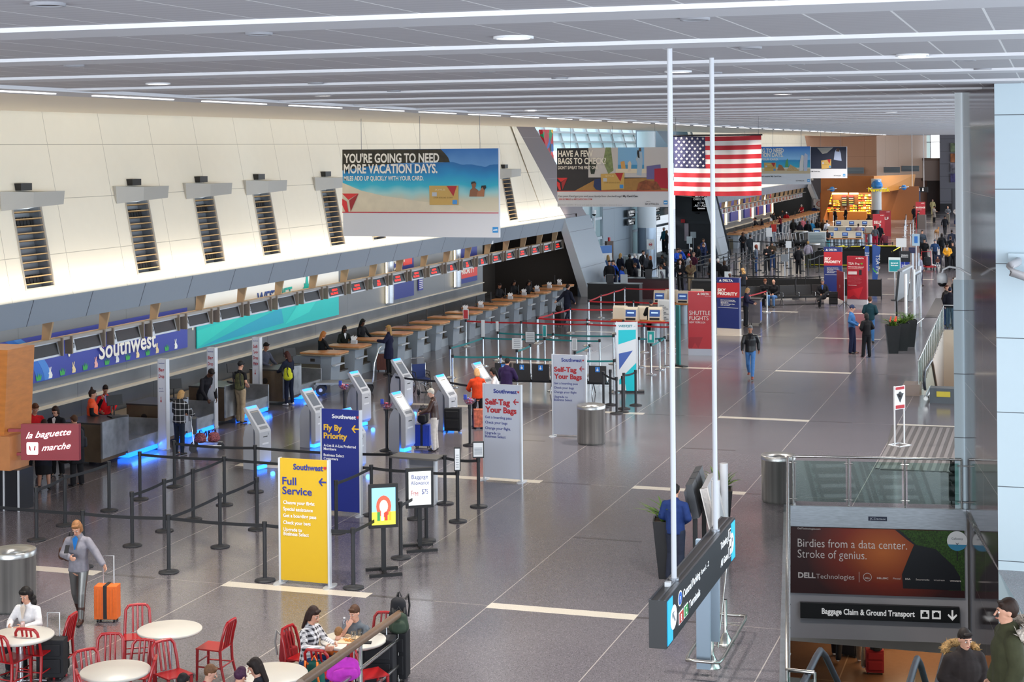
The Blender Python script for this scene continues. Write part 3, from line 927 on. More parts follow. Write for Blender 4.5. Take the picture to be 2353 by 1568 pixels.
def hair_prims(J, style):
 h = J['head']
 sx = tuple(h((1, 0, 0)) - h((0, 0, 0)))
 if style == 'cap':
  return [(h((0, .012, .135)), h((0, .006, .165)), (.084, .102), (.070, .085), sx), (h((0, -.075, .150)), h((0, -.125, .140)), (.060, .010), (.045, .008), sx)]
 if style == 'beanie':
  return [(h((0, .018, .130)), h((0, .012, .185)), (.086, .104), (.060, .075), sx)]
 pr = [(h((0, .030, .125)), h((0, .014, .150)), (.082, .092), (.081, .096), sx), (h((.04, -.062, .185)), h((-.04, -.062, .18)), (.022, .022), (.018, .018)),
          (h((0, .055, .13)), h((0, .060, .065)), (.074, .058), (.058, .042), sx)]
 if style == 'short':
  pr[2] = (h((0, .050, .13)), h((0, .055, .085)), (.076, .062), (.062, .045), sx)
 for s in (1, -1):
  if style in ('long', 'bob', 'curly'):
   pr.append((h((.062 * s, .02, .14)), h((.070 * s, .02, .03)), (.026, .050), (.022, .045)))
 if style == 'long':
  pr.append((h((0, .075, .10)), h((0, .085, -.14)), (.088, .045), (.085, .030), sx))
 if style == 'bob':
  pr.append((h((0, .065, .10)), h((0, .060, .0)), (.085, .050), (.080, .045), sx))
 if style == 'curly':
  for q in ((.07, .03, .12), (-.07, .03, .12), (0, .08, .1), (.06, .08, .0), (-.06, .08, .0), (0, .05, .17), (.08, .05, -.06), (-.08, .05, -.06), (0, .1, -.05)):
   pr.append((h(q), h((q[0], q[1], q[2] - .02)), (.055, .055), (.05, .05)))
 if style == 'bun':
  pr.append((h((0, .125, .12)), h((0, .135, .13)), (.035, .035), (.03, .03)))
 if style == 'topbun':
  pr.append((h((0, .04, .255)), h((0, .04, .27)), (.035, .035), (.03, .03)))
 if style == 'pony':
  pr.append((h((0, .11, .13)), h((0, .15, -.08)), (.028, .028), (.022, .022)))
 return pr
_PM = {}
def pmesh(kind, pose, fem, style, vox):
 k = (kind, pose, fem if kind in ('body', 'top', 'bottom') else 0, style, vox)
 if k in _PM:
  return _PM[k]
 J = joints(pose, fem)
 fn = dict(body=lambda: body_prims(J, fem), top=lambda: top_prims(J, fem, style), bottom=lambda: bottom_prims(J, fem, style),
              shoes=lambda: shoe_prims(J, style), hair=lambda: hair_prims(J, style))[kind]
 v = {'body': vox, 'top': vox * 1.3, 'bottom': vox * 1.3, 'shoes': vox * 1.1, 'hair': vox * .9}[kind]
 _PM[k] = fuse(fn(), v, kind, smooth={'body': 1 if vox < .008 else 2}.get(kind, 3))
 return _PM[k]
SK = dict(l='#c9957c', m='#a9745a', d='#5a3b2c', p='#d8a58e')
def cloth(c):
 return c if isinstance(c, bpy.types.Material) else M(c, 0.8, noise=0.12, scale=14, spec=0.25, bump=0.25)
_near = []
def person(label, loc, rz=0.0, pose='stand', top=('jacket', '#1b1b20'), bottom=('trousers', '#191a20'), hair=('short', '#2a1c14'),
           skin='l', shoe='#1a1614', fem=0, h=1.72, vox=.013, group=None, bald=False, boots=False, eyes=False, inner=None):
 """one person: continuous body, with top, trousers, shoes and hair as clothing children"""
 o = thing('person', label, 'person', loc, rz, group)
 o.scale = (h / 1.76,) * 3
 parts = [('body', 'body', '', M(SK.get(skin, skin), 0.5, noise=0.05, scale=30, spec=0.35)),
             ('bottom', {'skirt': 'skirt'}.get(bottom[0], 'trousers'), bottom[0], cloth(bottom[1])),
             ('top', {'tee': 'shirt', 'shirt': 'shirt', 'vest': 'vest', 'coat': 'coat'}.get(top[0], 'jacket'), top[0], cloth(top[1])),
             ('shoes', 'shoes', 'boot' if boots else 'shoe', M(shoe, 0.5))]
 if hair and not bald:
  parts.append(('hair', {'cap': 'cap', 'beanie': 'hat'}.get(hair[0], 'hair'), hair[0], M(hair[1], 0.65, noise=0.25, scale=40, spec=0.3)))
 for kind, nm, st, mt in parts:
  me = pmesh(kind, pose, fem, st, vox)
  c = bpy.data.objects.new(nm, me)
  COL.objects.link(c)
  c.parent = o
  c.material_slots[0].link = 'OBJECT'
  c.material_slots[0].material = mt
  if kind == 'body':
   bd = c
  if kind == 'top':
   tp_ = c
 J = joints(pose, fem)
 if inner:
  q = MB()
  up = J['up']
  q.add([up((.05, -.128, 1.46)), up((-.05, -.128, 1.46)), up((-.008, -.168, 1.28)), up((.008, -.168, 1.28)), up((.0, -.09, 1.50))], [(0, 1, 2, 3), (1, 0, 4)], cloth(inner))
  q.build('shirt_front', tp_)
 if eyes:
  hd = J['head']
  for s in (1, -1):
   q = MB()
   c = hd((.030 * s, -.079, .100))
   q.ell(c, (.013, .010, .009), M('#e8e0da', 0.3), 8, 6)
   c = hd((.030 * s, -.0865, .100))
   q.ell(c, (.0065, .004, .0065), M('#20140f', 0.2), 8, 6)
   q.build('eye', bd)
   q = MB()
   q.cyl(hd((.016 * s, -.092, .124)), hd((.046 * s, -.083, .122)), .0045, M('#2a1c14'), n=6)
   q.build('eyebrow', bd)
  q = MB()
  q.ell(hd((0, -.0985, .038)), (.022, .006, .007), M('#9a5148', 0.5), 10, 6)
  q.build('mouth', bd)
 return o
# ================================================================ FLAT SIGNS: the plane of a sign, lettering traced on it
class Plane:
 """vertical plane through O (left end) turned by rz; loc() finds where a photo point falls on it"""
 def __init__(s, O, rz):
  s.O, s.rz = Vector(O), rz
  s.d = Vector((math.cos(rz), math.sin(rz), 0))
  s.n = Vector((math.sin(rz), -math.cos(rz), 0))
 def loc(s, px, py):
  a = Vector(ray(px, py))
  C = Vector((0, 0, H))
  t = (s.O - C).dot(s.n) / a.dot(s.n)
  q = C + a * t - s.O
  return (q.dot(s.d), q.z)
def letter(mb, pl, items, y=-0.006):
 """items: (text, x0, baseline y, x1, cap height px, material, bold)"""
 for t, x0, yb, x1, cap, m, bold in items:
  a, b = pl.loc(x0, yb), pl.loc(x0, yb - cap)
  c = pl.loc(x1, yb)
  mb.text(t, a[0], a[1], abs(b[1] - a[1]), m, y=y, bold=bold, w=abs(c[0] - a[0]))
 return mb
def shape(mb, pl, pts, m, y=-0.004):
 mb.flat([pl.loc(*p) for p in pts], y, m)
 return mb
SLOPE = math.atan(0.19)
VGR = M('#3a3e45', 0.6)
TAN = M('#c9a878', 0.6)
vt = thing('wall_vent', 'tall louvred vent in the cream wall, nearest the left edge of the photo', 'vent', (wx(4.42), VENTS[0], 4.42), PI / 2, 'louvred vents in the slanted wall')
L_ = 2.0 / math.cos(SLOPE)
def vpart(mb):
 mb.X = Matrix.Rotation(-SLOPE, 4, 'X')
 return mb
f = vpart(MB())
for a, b in (((0, -.03, -.04), (1.17, .06, .0)), ((0, -.03, L_), (1.17, .06, L_ + .04)), ((-.04, -.03, -.04), (0, .06, L_ + .04)), ((1.17, -.03, -.04), (1.21, .06, L_ + .04))):
 f.bx(a, b, M('#a9a49c', 0.5))
f.build('frame', vt)
f = vpart(MB())
f.bx((0, .34, 0), (1.17, .38, L_), M('#8b939d', 0.5))
f.bx((-.02, .0, 0), (0, .38, L_), M('#6a7078', 0.6))
f.bx((1.17, .0, 0), (1.19, .38, L_), M('#6a7078', 0.6))
for zz in (.12, L_ - .45):
 for k in range(7):
  f.bx((.08 + k * .145, .2, zz), (.2 + k * .145, .33, zz + .22), M('#202226', 0.6))
f.build('duct', vt)
for k in range(11):
 f = vpart(MB())
 z = .10 + k * .182
 f.bx((.01, -.01, z - .012), (1.16, .20, z + .012), TAN)
 f.build('slat', vt)
for i, y in enumerate(VENTS[1:]):
 dup(vt, (wx(4.42), y, 4.42), PI / 2, 'tall louvred vent in the cream wall, %s from the left' % ORD[i + 1])
cn = thing('wall_canopy', 'grey folded canopy above the leftmost louvred vent', 'canopy', (wx(6.5), VENTS[0], 6.5), PI / 2, 'canopies above the wall vents')
f = MB()
GC = M('#a9a8a4', 0.5)
f.add([(-.55, -.06, .34), (.35, -.40, .30), (1.62, -.46, .30), (-.50, -.06, -.14), (.33, -.40, -.08), (1.56, -.46, -.04), (-.5, .1, .34), (1.1, .1, .30), (-.4, .05, -.10), (1.1, .05, -.02)],
      [(3, 4, 1, 0), (4, 5, 2, 1), (0, 1, 2, 7, 6), (3, 8, 9, 5, 4), (6, 8, 3, 0), (2, 5, 9, 7)], GC)
f.build('shade', cn)
f = MB()
f.bx((.25, -.1, .34), (.72, .1, .52), M('#1d1a18', 0.5))
f.build('bracket', cn)
for i, y in enumerate(VENTS[1:]):
 dup(cn, (wx(6.5), y, 6.5), PI / 2, 'grey folded canopy above the %s louvred vent from the left' % ORD[i + 1])
WARM = (1.0, 0.87, 0.69)
for nm, x, y0, y1, z, pw, up in (('cove_light', -23.75, 21, 83, 4.25, 420, 1), ('cove_light', -23.75, 118, 172, 4.25, 300, 1), ('counter_wash', -24.6, 21, 80, 3.9, 330, 0), ('counter_wash', -24.6, 124, 170, 3.9, 300, 0)):
 l = bpy.data.lights.new(nm, 'AREA')
 l.shape, l.size, l.size_y, l.energy, l.color = 'RECTANGLE', 0.15, y1 - y0, pw, WARM
 o = bpy.data.objects.new(nm, l)
 COL.objects.link(o)
 o.location = (x, (y0 + y1) / 2, z)
 o.rotation_euler = (0, PI - 0.35, 0) if up else (0, 0.0, 0)
EMW = M('#fff2dc', 0.5, emit=6.0)
t0 = thing('linear_light', 'linear lamp under the grey fascia panels', 'lamp', (-24.9, 34.7, 3.72), 0, 'linear lamps under the fascia')
f = MB()
f.bx((-.04, 0, 0), (.04, 2.3, .05), EMW)
f.build('tube', t0)
f = MB()
f.bx((-.06, 0, .05), (.06, 2.3, .10), ALU)
f.build('housing', t0)
for k in range(1, 15):
 dup(t0, (-24.9, 34.7 + 2.66 * k, 3.72), 0, 'linear lamp under the grey fascia, %s from the left edge' % ORD[k])
for k in range(14):
 dup(t0, (-24.9, 124.5 + 2.66 * k, 3.72), 0, 'distant linear lamp beyond the recess, %s from its near end' % ORD[k])['group'] = 'distant linear lamps'
s0 = thing('ceiling_slot_light', 'long white slot lamp at the edge of the ceiling', 'lamp', (-16.85, 22.6, 8.835), 0, 'slot lamps along the ceiling edge')
f = MB()
f.bx((-.05, 0, -.015), (.05, 2.85, .0), M('#ffffff', 0.5, emit=1.8))
f.build('diffuser', s0)
for k in range(1, 38):
 dup(s0, (-16.85, 22.6 + 4.15 * k, 8.835), 0, 'white slot lamp at the ceiling edge, %s from the left' % ORD[k] if k < 30 else 'distant white slot lamp at the far ceiling edge')
RAIL = M('#a7a19b', 0.5)
r = MB()
for y0, y1 in ((20, 83.5), (118, 172)):
 r.bx((-24.42, y0, 2.94), (-24.28, y1, 3.01), RAIL)
 r.bx((-24.60, y0, 2.96), (-24.42, y1, 3.0), M('#c9a882', 0.6))
for k in range(-5, 19):
 y = 36.45 + 2.66 * k
 if y > 20:
  r.add([(-24.34, y, 3.0), (-24.22, y, 3.50), (-24.52, y, 3.50), (-24.56, y, 3.0), (-24.34, y + .07, 3.0), (-24.22, y + .07, 3.50), (-24.52, y + .07, 3.50), (-24.56, y + .07, 3.0)],
              [(0, 1, 2, 3), (7, 6, 5, 4), (0, 4, 5, 1), (3, 2, 6, 7), (0, 3, 7, 4)], M('#b99b78', 0.6))
for k in range(20):
 y = 119.5 + 2.66 * k
 r.add([(-24.34, y, 3.0), (-24.22, y, 3.50), (-24.52, y, 3.50), (-24.56, y, 3.0)], [(0, 1, 2, 3)], M('#b99b78', 0.6))
struct(r, 'trim_9')
SCR = M('#131216', 0.25)
LED = M('#e02418', 0.5, emit=2.2)
NUMS = list(range(49, 24, -1))
def display(y, num, msg, label, first=None):
 d = thing('counter_display', label, 'display', (-24.28, y * 1.0125, 2.555), PI / 2, 'counter displays hanging from the rail')
 f = MB().at(rx=-0.25)
 f.bx((0, 0, 0), (1.5, .07, .40), ALU)
 hs = f.build('housing', d)
 f = MB().at(rx=-0.25)
 f.bx((.26, -.012, .05), (1.42, -.001, .35), SCR)
 if msg == 1:
  f.text('CHECK-IN', .52, .22, .07, LED, y=-.016, bold=.03)
  f.text('FULL SERVICE', .38, .10, .07, LED, y=-.016, bold=.03)
 elif msg == 2:
  f.text('BAG', .68, .20, .09, LED, y=-.016, bold=.03)
  f.text('DROP', .62, .08, .09, LED, y=-.016, bold=.03)
 f.build('screen', hs)
 f = MB().at(rx=-0.25)
 f.text(str(num), .04, .13, .13, M('#33363c', 0.5), y=-.006, bold=.02)
 f.build('number', hs)
 for x in (-.06, 1.5):
  f = MB()
  f.bx((x, -.06, .0), (x + .05, .16, .46), M('#8c7f72', 0.5))
  f.build('bracket', d)
 return d
for k in range(25):
 y = 34.95 - 1.97 + 1.968 * k
 n = NUMS[k]
 display(y, n, 0 if k < 10 else (2 if k in (12, 16, 17, 18) else 1),
   'counter display numbered %d, %s from the left on the rail, %s' % (n, ORD[k], 'dark screen' if k < 10 else 'red letters'))
d0 = thing('counter_display', 'small counter display in the far row over the check-in hall beyond the recess', 'display', (-24.28, 120.5, 2.555), PI / 2, 'far row of counter displays')
f = MB()
f.bx((0, 0, 0), (1.5, .07, .46), ALU)
f.build('housing', d0)
f = MB()
f.bx((.3, -.012, .06), (1.35, -.001, .38), SCR)
f.text('DELTA', .45, .16, .12, M('#7a1f1f', 0.5, emit=0.6), y=-.016, bold=.03)
f.build('screen', d0)
for k in range(1, 25):
 dup(d0, (-24.28, 120.5 + 1.97 * k, 2.555), PI / 2, 'small counter display in the far row, %s from its near end' % ORD[k])
WPL = Plane((-25.76, 30, 0), PI / 2)
BLU = M('#3c49a8', 0.5)
def wall_thing(name, label, cat, px0, px1, py0, py1, col, group=None, th=.03):
 """rectangle on the back wall between two photo columns at given heights"""
 a, b = WPL.loc(px0, py0), WPL.loc(px1, py1)
 o = thing(name, label, cat, (-25.76, 30 + a[0], 0), PI / 2, group)
 return o, a[0], b[0]
o = thing('wall_graphic', 'long blue wall graphic with raised airline name, rabbits and grass tufts', 'sign', (-25.78, 30, 0), PI / 2)
g = MB()
x1 = WPL.loc(430, 750)[0]
g.bx((-8, -.03, 1.66), (x1, 0, 2.9), BLU)
g.build('panel', o)
g = MB()
for c, col in ((0, '#2f6fd0'), (.35, '#4a8be0')):
 pts = []
 for k in range(12):
  t = k / 11
  pts.append((6.6 + c + 2.6 * t - 1.0 * t * t * 1.2, 2.9 - 1.22 * t))
 g.flat(pts + [(p[0] + .5 - .5 * c, p[1]) for p in pts[::-1]], -.034 - c * .01, M(col, 0.5))
g.build('swoosh', o)
g = MB()
WH = M('#f1efe6', 0.5)
a = WPL.loc(222, 806)
b = WPL.loc(345, 778)
g.text('Southwest', a[0], 1.92, .50, WH, y=-.10, bold=.02, w=b[0] - a[0] + .2)
g.build('lettering', o)
rcol = ['#f3dfae', '#eef2f2', '#f3dfae', '#eef2f2', '#f3dfae', '#f0b6b4', '#eef2f2', '#f3dfae']
for k in range(22):
 xx = 4.6 + k * .56
 if xx > x1 - .3:
  break
 g = MB()
 if k % 2:
  c = M(rcol[(k // 2) % 8], 0.5)
  g.flat([(xx, 1.70), (xx + .17, 1.70), (xx + .19, 1.78), (xx + .14, 1.86), (xx + .11, 1.88), (xx + .14, 2.00), (xx + .10, 2.00), (xx + .07, 1.90), (xx + .04, 2.0), (xx + .02, 1.99), (xx + .04, 1.88), (xx + .0, 1.84), (xx + .03, 1.80)], -.04, c)
  g.build('rabbit', o)
 else:
  c = M('#3fae5a', 0.5)
  g.flat([(xx, 1.70), (xx + .2, 1.70), (xx + .26, 1.86), (xx + .18, 1.78), (xx + .17, 1.9), (xx + .12, 1.8), (xx + .07, 1.92), (xx + .06, 1.79), (xx - .03, 1.87)], -.04, c)
  g.build('grass_tuft', o)
g = MB()
for k in range(14):
 g.flat([(5.2 + k * .86 + .05 * math.cos(t), 2.32 + .10 * math.sin(k * 2.3) + .07 * math.sin(t)) for t in [i * PI / 4 for i in range(8)]], -.05, M(['#f2d24a', '#f7f2da', '#7ac0e8', '#e88bb0'][k % 4], 0.5))
g.build('egg_garland', o)
o = thing('wall_graphic', 'teal and white wall graphic with slanted facets and a maple leaf', 'sign', (-25.78, 30, 0), PI / 2)
xa, xb = WPL.loc(452, 760)[0], WPL.loc(778, 700)[0]
TEA = M('#14c4c4', 0.45)
g = MB()
g.bx((xa, -.03, 2.30), (xb, 0, 3.9), M('#f2f3f2', 0.5))
g.bx((xa, -.03, 1.54), (xb, 0, 2.30), TEA)
g.build('panel', o)
g = MB()
g.flat([(xa + .2, 1.56), (xa + 6.2, 1.72), (xa + 6.0, 2.28), (xa + 5.4, 2.20)], -.035, M('#12a8c8', 0.45))
g.flat([(xa, 1.56), (xa + 3.2, 2.30), (xa, 2.10)], -.036, M('#1fd2c8', 0.45))
g.flat([(xa + 6.3, 1.66), (xa + 8.3, 1.9), (xa + 9.0, 2.29), (xa + 7.4, 2.29)], -.036, M('#2ad6ce', 0.45))
g.build('facet_pattern', o)
g = MB()
g.text('WEST', xa + 4.15, 2.52, .42, M('#2c4f9e', 0.5), y=-.05, bold=.02)
g.text('JET', xa + 6.0, 2.52, .42, M('#14b8b0', 0.5), y=-.05, bold=.02)
cx_, cz_ = xa + 8.1, 2.55
lf = [(0, 0), (.1, .12), (.34, .05), (.26, .24), (.44, .36), (.3, .42), (.34, .6), (.16, .5), (.1, .82), (0, 1.0), (-.1, .82), (-.16, .5), (-.34, .6), (-.3, .42), (-.44, .36), (-.26, .24), (-.34, .05), (-.1, .12)]
g.flat([(cx_ + p[0] * .75, cz_ + p[1] * .75) for p in lf], -.05, M('#14b8b0', 0.5))
g.flat([(cx_ - .3, cz_ + .0), (cx_ + .12, cz_ + .1), (cx_ + .14, cz_ + .24)], -.056, M('#2c4f9e', 0.5))
g.build('lettering', o)
NAV = M('#1f2f86', 0.45)
RED = M('#d8382f', 0.45)
for lab, px0, px1, red in (('tall navy wall panel beside a lit steel column', 896, 947, 0), ('red and navy wall panel lettered SKY PRIORITY', 1051, 1093, 1)):
 a, b = WPL.loc(px0, 660)[0], WPL.loc(px1, 650)[0]
 o = thing('wall_panel', lab, 'sign', (-25.78, 30, 0), PI / 2)
 g = MB()
 g.bx((a, -.10, 1.62), (b, 0, 3.6), NAV)
 if red:
  g.bx((a, -.11, 1.85), (b, -.10, 2.75), RED)
 else:
  g.bx((b - 1.2, -.11, 2.95), (b - .2, -.10, 3.3), RED)
 g.build('panel', o)
 g = MB()
 if red:
  g.text('SKY', a + .15, 2.42, .24, WH, y=-.12, bold=.03, w=.75)
  g.text('PRIORITY', a + .15, 2.05, .24, WH, y=-.12, bold=.03, w=1.9)
 else:
  g.text('MENU', a + .2, 2.75, .2, WH, y=-.12, bold=.02, w=.9)
  g.text('MEAL PLAN', a + .2, 3.1, .14, WH, y=-.12, bold=.02, w=1.2)
 g.build('lettering', o)
 o = thing('light_column', 'half-round steel light column left of the %s panel' % ('red' if red else 'plain navy'), 'column', (-25.70, 30 + a - .28, 1.55), 0)
 g = MB()
 g.cyl((0, 0, 0), (0, 0, 2.1), .22, STEEL, n=16)
 g.build('column', o)
 g = MB()
 g.bx((.0, -.30, 0), (.02, -.24, 2.1), M('#ffe6b8', 0.5, emit=5))
 g.build('lamp', o)
a = WPL.loc(966, 655)[0]
o = thing('notice_board', 'small purple notice board covered in white lines of text', 'sign', (-25.78, 30, 0), PI / 2)
g = MB()
g.bx((a - .25, -.05, 1.75), (a + .25, 0, 2.6), M('#3d3f9c', 0.5))
for k in range(9):
 g.bx((a - .2, -.055, 1.83 + k * .08), (a + .2, -.05, 1.86 + k * .08), WH)
g.build('board', o)
for k, (y, w_, c) in enumerate(((125, 3.6, 0), (131, 3.6, 1), (137.5, 3.4, 0), (144, 3.4, 2), (150.5, 3.4, 1), (156, 2.4, 2))):
 o = thing('wall_panel', 'navy panel %s red stripe behind the far counters, %s of six' % ('with' if c else 'without', ORD[k]), 'sign', (-25.78, y, 0), PI / 2)
 g = MB()
 g.bx((0, -.1, 1.5), (w_, 0, 3.3), M('#2a2f86', 0.45))
 if c:
  g.bx((.1 if c == 1 else w_ - .8, -.11, 1.5), (.8 if c == 1 else w_ - .1, -.1, 3.3), M('#a8202c', 0.5))
 g.build('panel', o)
 g = MB()
 g.bx((w_ + .9, -.06, 1.3), (w_ + 1.4, -.02, 3.5), M('#ffe2b0', 0.5, emit=2.5))
 g.build('lamp', o)
WOOD = M('#c28450', 0.35, noise=0.15, scale=5, stretch=(1, 6, 1))
GRC = M('#8e949c', 0.45)
GRD = M('#5c5648', 0.5)
TAUP = M('#9a8c78', 0.5)
ct = thing('checkin_counter', 'wooden-topped check-in counter', 'counter', (-22.75, 50.35, 0), 0, 'row of wooden-topped check-in counters')
f = MB()
f.add([(-.28, -.30, 0), (0.05, -.30, 0), (.05, .36, 0), (-.28, .36, 0), (-.30, -.38, 1.02), (.14, -.38, 1.02), (.14, .42, 1.02), (-.30, .42, 1.02)],
      [(3, 2, 1, 0), (4, 5, 6, 7), (0, 1, 5, 4), (1, 2, 6, 5), (2, 3, 7, 6), (3, 0, 4, 7)], M('#9aa3ad', 0.4))
f.build('front_panel', ct)
f = MB()
f.bx((-1.25, -.38, .0), (-.28, -.30, .74), GRD)
f.bx((-1.25, -.39, .72), (-.26, -.29, .98), M('#747a84', 0.5))
f.bx((-.62, -.395, .80), (-.46, -.388, .90), M('#2a2320', 0.4))
f.build('side_panel', ct)
f = MB()
pts = [(-1.0, -.42), (-.1, -.50), (.30, -.44), (.42, -.30), (.42, .40), (.30, .50), (-.30, .50), (-.45, .30), (-.95, .2)]
f.prism(pts, 1.04, 1.10, WOOD)
f.prism([(x * .98, y * .98) for x, y in pts], .99, 1.04, TAUP)
f.build('top', ct, bevel=.02)
f = MB()
f.prof([(-.34, .70), (-.34, .66), (.40, .66), (.40, .70)], .13, .26, M('#c8ccd0', 0.35))
f.build('purse_ledge', ct)
f = MB()
f.bx((-.20, .40, .0), (-.12, 1.60, .30), M('#a5adb4', 0.35, 0.4))
f.bx((-.9, .42, .30), (-.14, 1.58, .34), M('#4a4440', 0.5))
f.build('baggage_scale', ct)
f = MB()
f.bx((-.95, .5, .34), (-.85, 1.5, .8), M('#4d463e', 0.6))
f.build('baggage_gate', ct)
cys = [50.35 + 1.95 * k for k in range(16)]
for k, y in enumerate(cys):
 if k == 0:
  ct['label'] = 'wooden-topped check-in counter nearest the camera, first of the row'
 elif y < 79:
  dup(ct, (-22.75, y, 0), 0, 'wooden-topped check-in counter, %s along the row from the camera' % ORD[k])
fc = None
for k in range(24):
 y = 125.5 + 1.97 * k
 c = dup(ct, (-22.95, y, 0), 0, 'distant wooden-topped counter beyond the recess, %s from its near end' % ORD[k])
 c['group'] = 'distant counters beyond the recess'
mo = thing('counter_monitor', 'black monitor seen edge-on on a check-in counter', 'monitor', (-23.25, 58.4, 1.10), 0.3, 'monitors on the wooden counters')
f = MB()
f.box((0, 0, .30), (.04, .36, .28), BLACK)
f.build('screen', mo)
f = MB()
f.cyl((0, 0, .0), (0, 0, .2), .02, BLACK, n=8)
f.cyl((0, 0, 0), (0, 0, .015), .10, BLACK, n=14)
f.build('stand', mo)
for y in (60.35, 62.3, 64.25, 66.2, 68.1, 70.1, 72, 74, 77.8):
 dup(mo, (-23.25, y, 1.10), 0.3, 'black monitor seen edge-on on the %s wooden counter' % ORD[int((y - 50) / 1.95)])
for k in range(9):
 c = dup(mo, (-23.4, 127.0 + 3.9 * k, 1.10), 0.3, 'tiny black monitor on a distant counter, %s from the near end' % ORD[k])
 c['group'] = 'monitors on the distant counters'
ph = thing('brochure_holder', 'clear holder of white luggage tags on a check-in counter', 'holder', (-22.95, 64.0, 1.10), 0, 'tag holders on the wooden counters')
f = MB()
f.bx((-.1, -.07, 0), (.1, .07, .12), M('#b9bfc6', 0.3))
f.build('box', ph)
f = MB()
for k in range(7):
 f.add([(-.08 + .02 * k, -.03, .1), (-.06 + .02 * k, -.03, .1), (-.1 + .035 * k, .04, .24 + .03 * (k % 3)), (-.14 + .035 * k, .02, .24)], [(0, 1, 2, 3)], WHITE)
f.build('tags', ph)
for y in (52.6, 65.9, 69.9, 71.9, 73.9, 75.9, 77.6):
 dup(ph, (-22.95, y, 1.10), 0, 'clear holder of white luggage tags on the %s wooden counter' % ORD[int((y - 50) / 1.95)])
# ================================================================ FREE-STANDING SIGNS
AL2 = M('#d3d6db', 0.35, 0.3)
SWB = M('#1d2f8a', 0.4)
SWY = M('#e8b82e', 0.4)
SRED = M('#b5222c', 0.4)
def sign_frame(name, label, pl_, pr_, ytop, col, cat='sign', zb=.06, posts=True, feet=True, th=.06, body_m=None):
 """panel standing on the floor between two photo points; returns the thing and its lettering plane"""
 L, R = P(*pl_), P(*pr_)
 rz = math.atan2(R.y - L.y, R.x - L.x)
 w = (R - L).length
 h = PY(pl_[0], ytop, L.y).z
 o = thing(name, label, cat, (L.x, L.y, 0), rz)
 g = MB()
 g.bx((.02, 0, zb), (w - .02, th, h - .01), col)
 g.build('panel', o)
 if posts:
  for x in (0, w - .03):
   g = MB()
   g.bx((x, -.015, .0), (x + .035, th + .015, h), AL2)
   g.build('post', o)
 if feet:
  for x in (0.01, w - .01):
   g = MB()
   g.prism([(x + .09 * math.cos(t), th / 2 + .24 * math.sin(t)) for t in [i * PI / 8 for i in range(16)]], 0, .012, ALU)
   g.build('foot', o)
 return o, Plane((L.x, L.y, 0), rz), w, h
def arrow(g, pl, x0, x1, y, m, hh=9):
 a, b = pl.loc(x0, y), pl.loc(x1, y)
 s = abs(b[0] - a[0])
 z = a[1]
 g.flat([(a[0] + .05 * s, z - .09 * s), (b[0], z - .09 * s), (b[0], z + .09 * s), (a[0] + .05 * s, z + .09 * s)], -.006, m)
 g.flat([(a[0], z), (a[0] + .42 * s, z + .48 * s), (a[0] + .58 * s, z + .42 * s), (a[0] + .24 * s, z), (a[0] + .58 * s, z - .42 * s), (a[0] + .42 * s, z - .48 * s)], -.007, m)
def heart(g, pl, x, y, s=.035):
 c = pl.loc(x, y)
 for dx, m in ((-.3, SWB), (0, SRED), (.3, SWY)):
  pass
 g.flat([(c[0] + s * a, c[1] + s * b) for a, b in ((0, -1), (.9, .1), (.75, .8), (.3, .9), (0, .5), (-.3, .9), (-.75, .8), (-.9, .1))], -.007, SRED)
o, pl, w, h = sign_frame('directory_sign', 'yellow floor sign headed Full Service with a blue arrow', (642, 1340), (758, 1350), 1052, M('#cfa81c', 0.4))
g = MB()
WG = M('#e9e9ec', 0.4)
letter(g, pl, [('Southwest', 674, 1079, 743, 13, SWB, .03), ('Full', 649, 1113, 681, 17, SWB, .02), ('Service', 649, 1135, 717, 17, SWB, .02)])
arrow(g, pl, 732, 750, 1108, SWB)
heart(g, pl, 747, 1077)
letter(g, pl, [('Change your flight', 651, 1158, 723, 8, WG, .02), ('Special assistance', 651, 1173, 719, 8, WG, .02), ('Get a boarding pass', 651, 1188, 727, 8, WG, .02),
               ('Check your bags', 651, 1204, 714, 8, WG, .02), ('Upgrade to', 652, 1220, 694, 8, WG, .02), ('Business Select', 652, 1230, 710, 8, WG, .02)])
g.build('lettering', o)
o, pl, w, h = sign_frame('directory_sign', 'dark blue floor sign headed Fly By Priority, behind the yellow sign', (738, 1178), (830, 1186), 938, M('#16267e', 0.4))
g = MB()
letter(g, pl, [('Southwest', 763, 961, 818, 9, WG, .03), ('Fly By', 744, 988, 786, 13, SWY, .03), ('Priority', 744, 1007, 798, 13, SWY, .03),
               ('A-List & A-List Preferred', 744, 1026, 818, 6, WG, .02), ('Members', 744, 1034, 773, 6, WG, .02), ('Business Select', 744, 1048, 791, 6, WG, .02), ('Customers', 744, 1056, 777, 6, WG, .02)])
arrow(g, pl, 808, 825, 986, SWY)
heart(g, pl, 822, 960)
g.build('lettering', o)
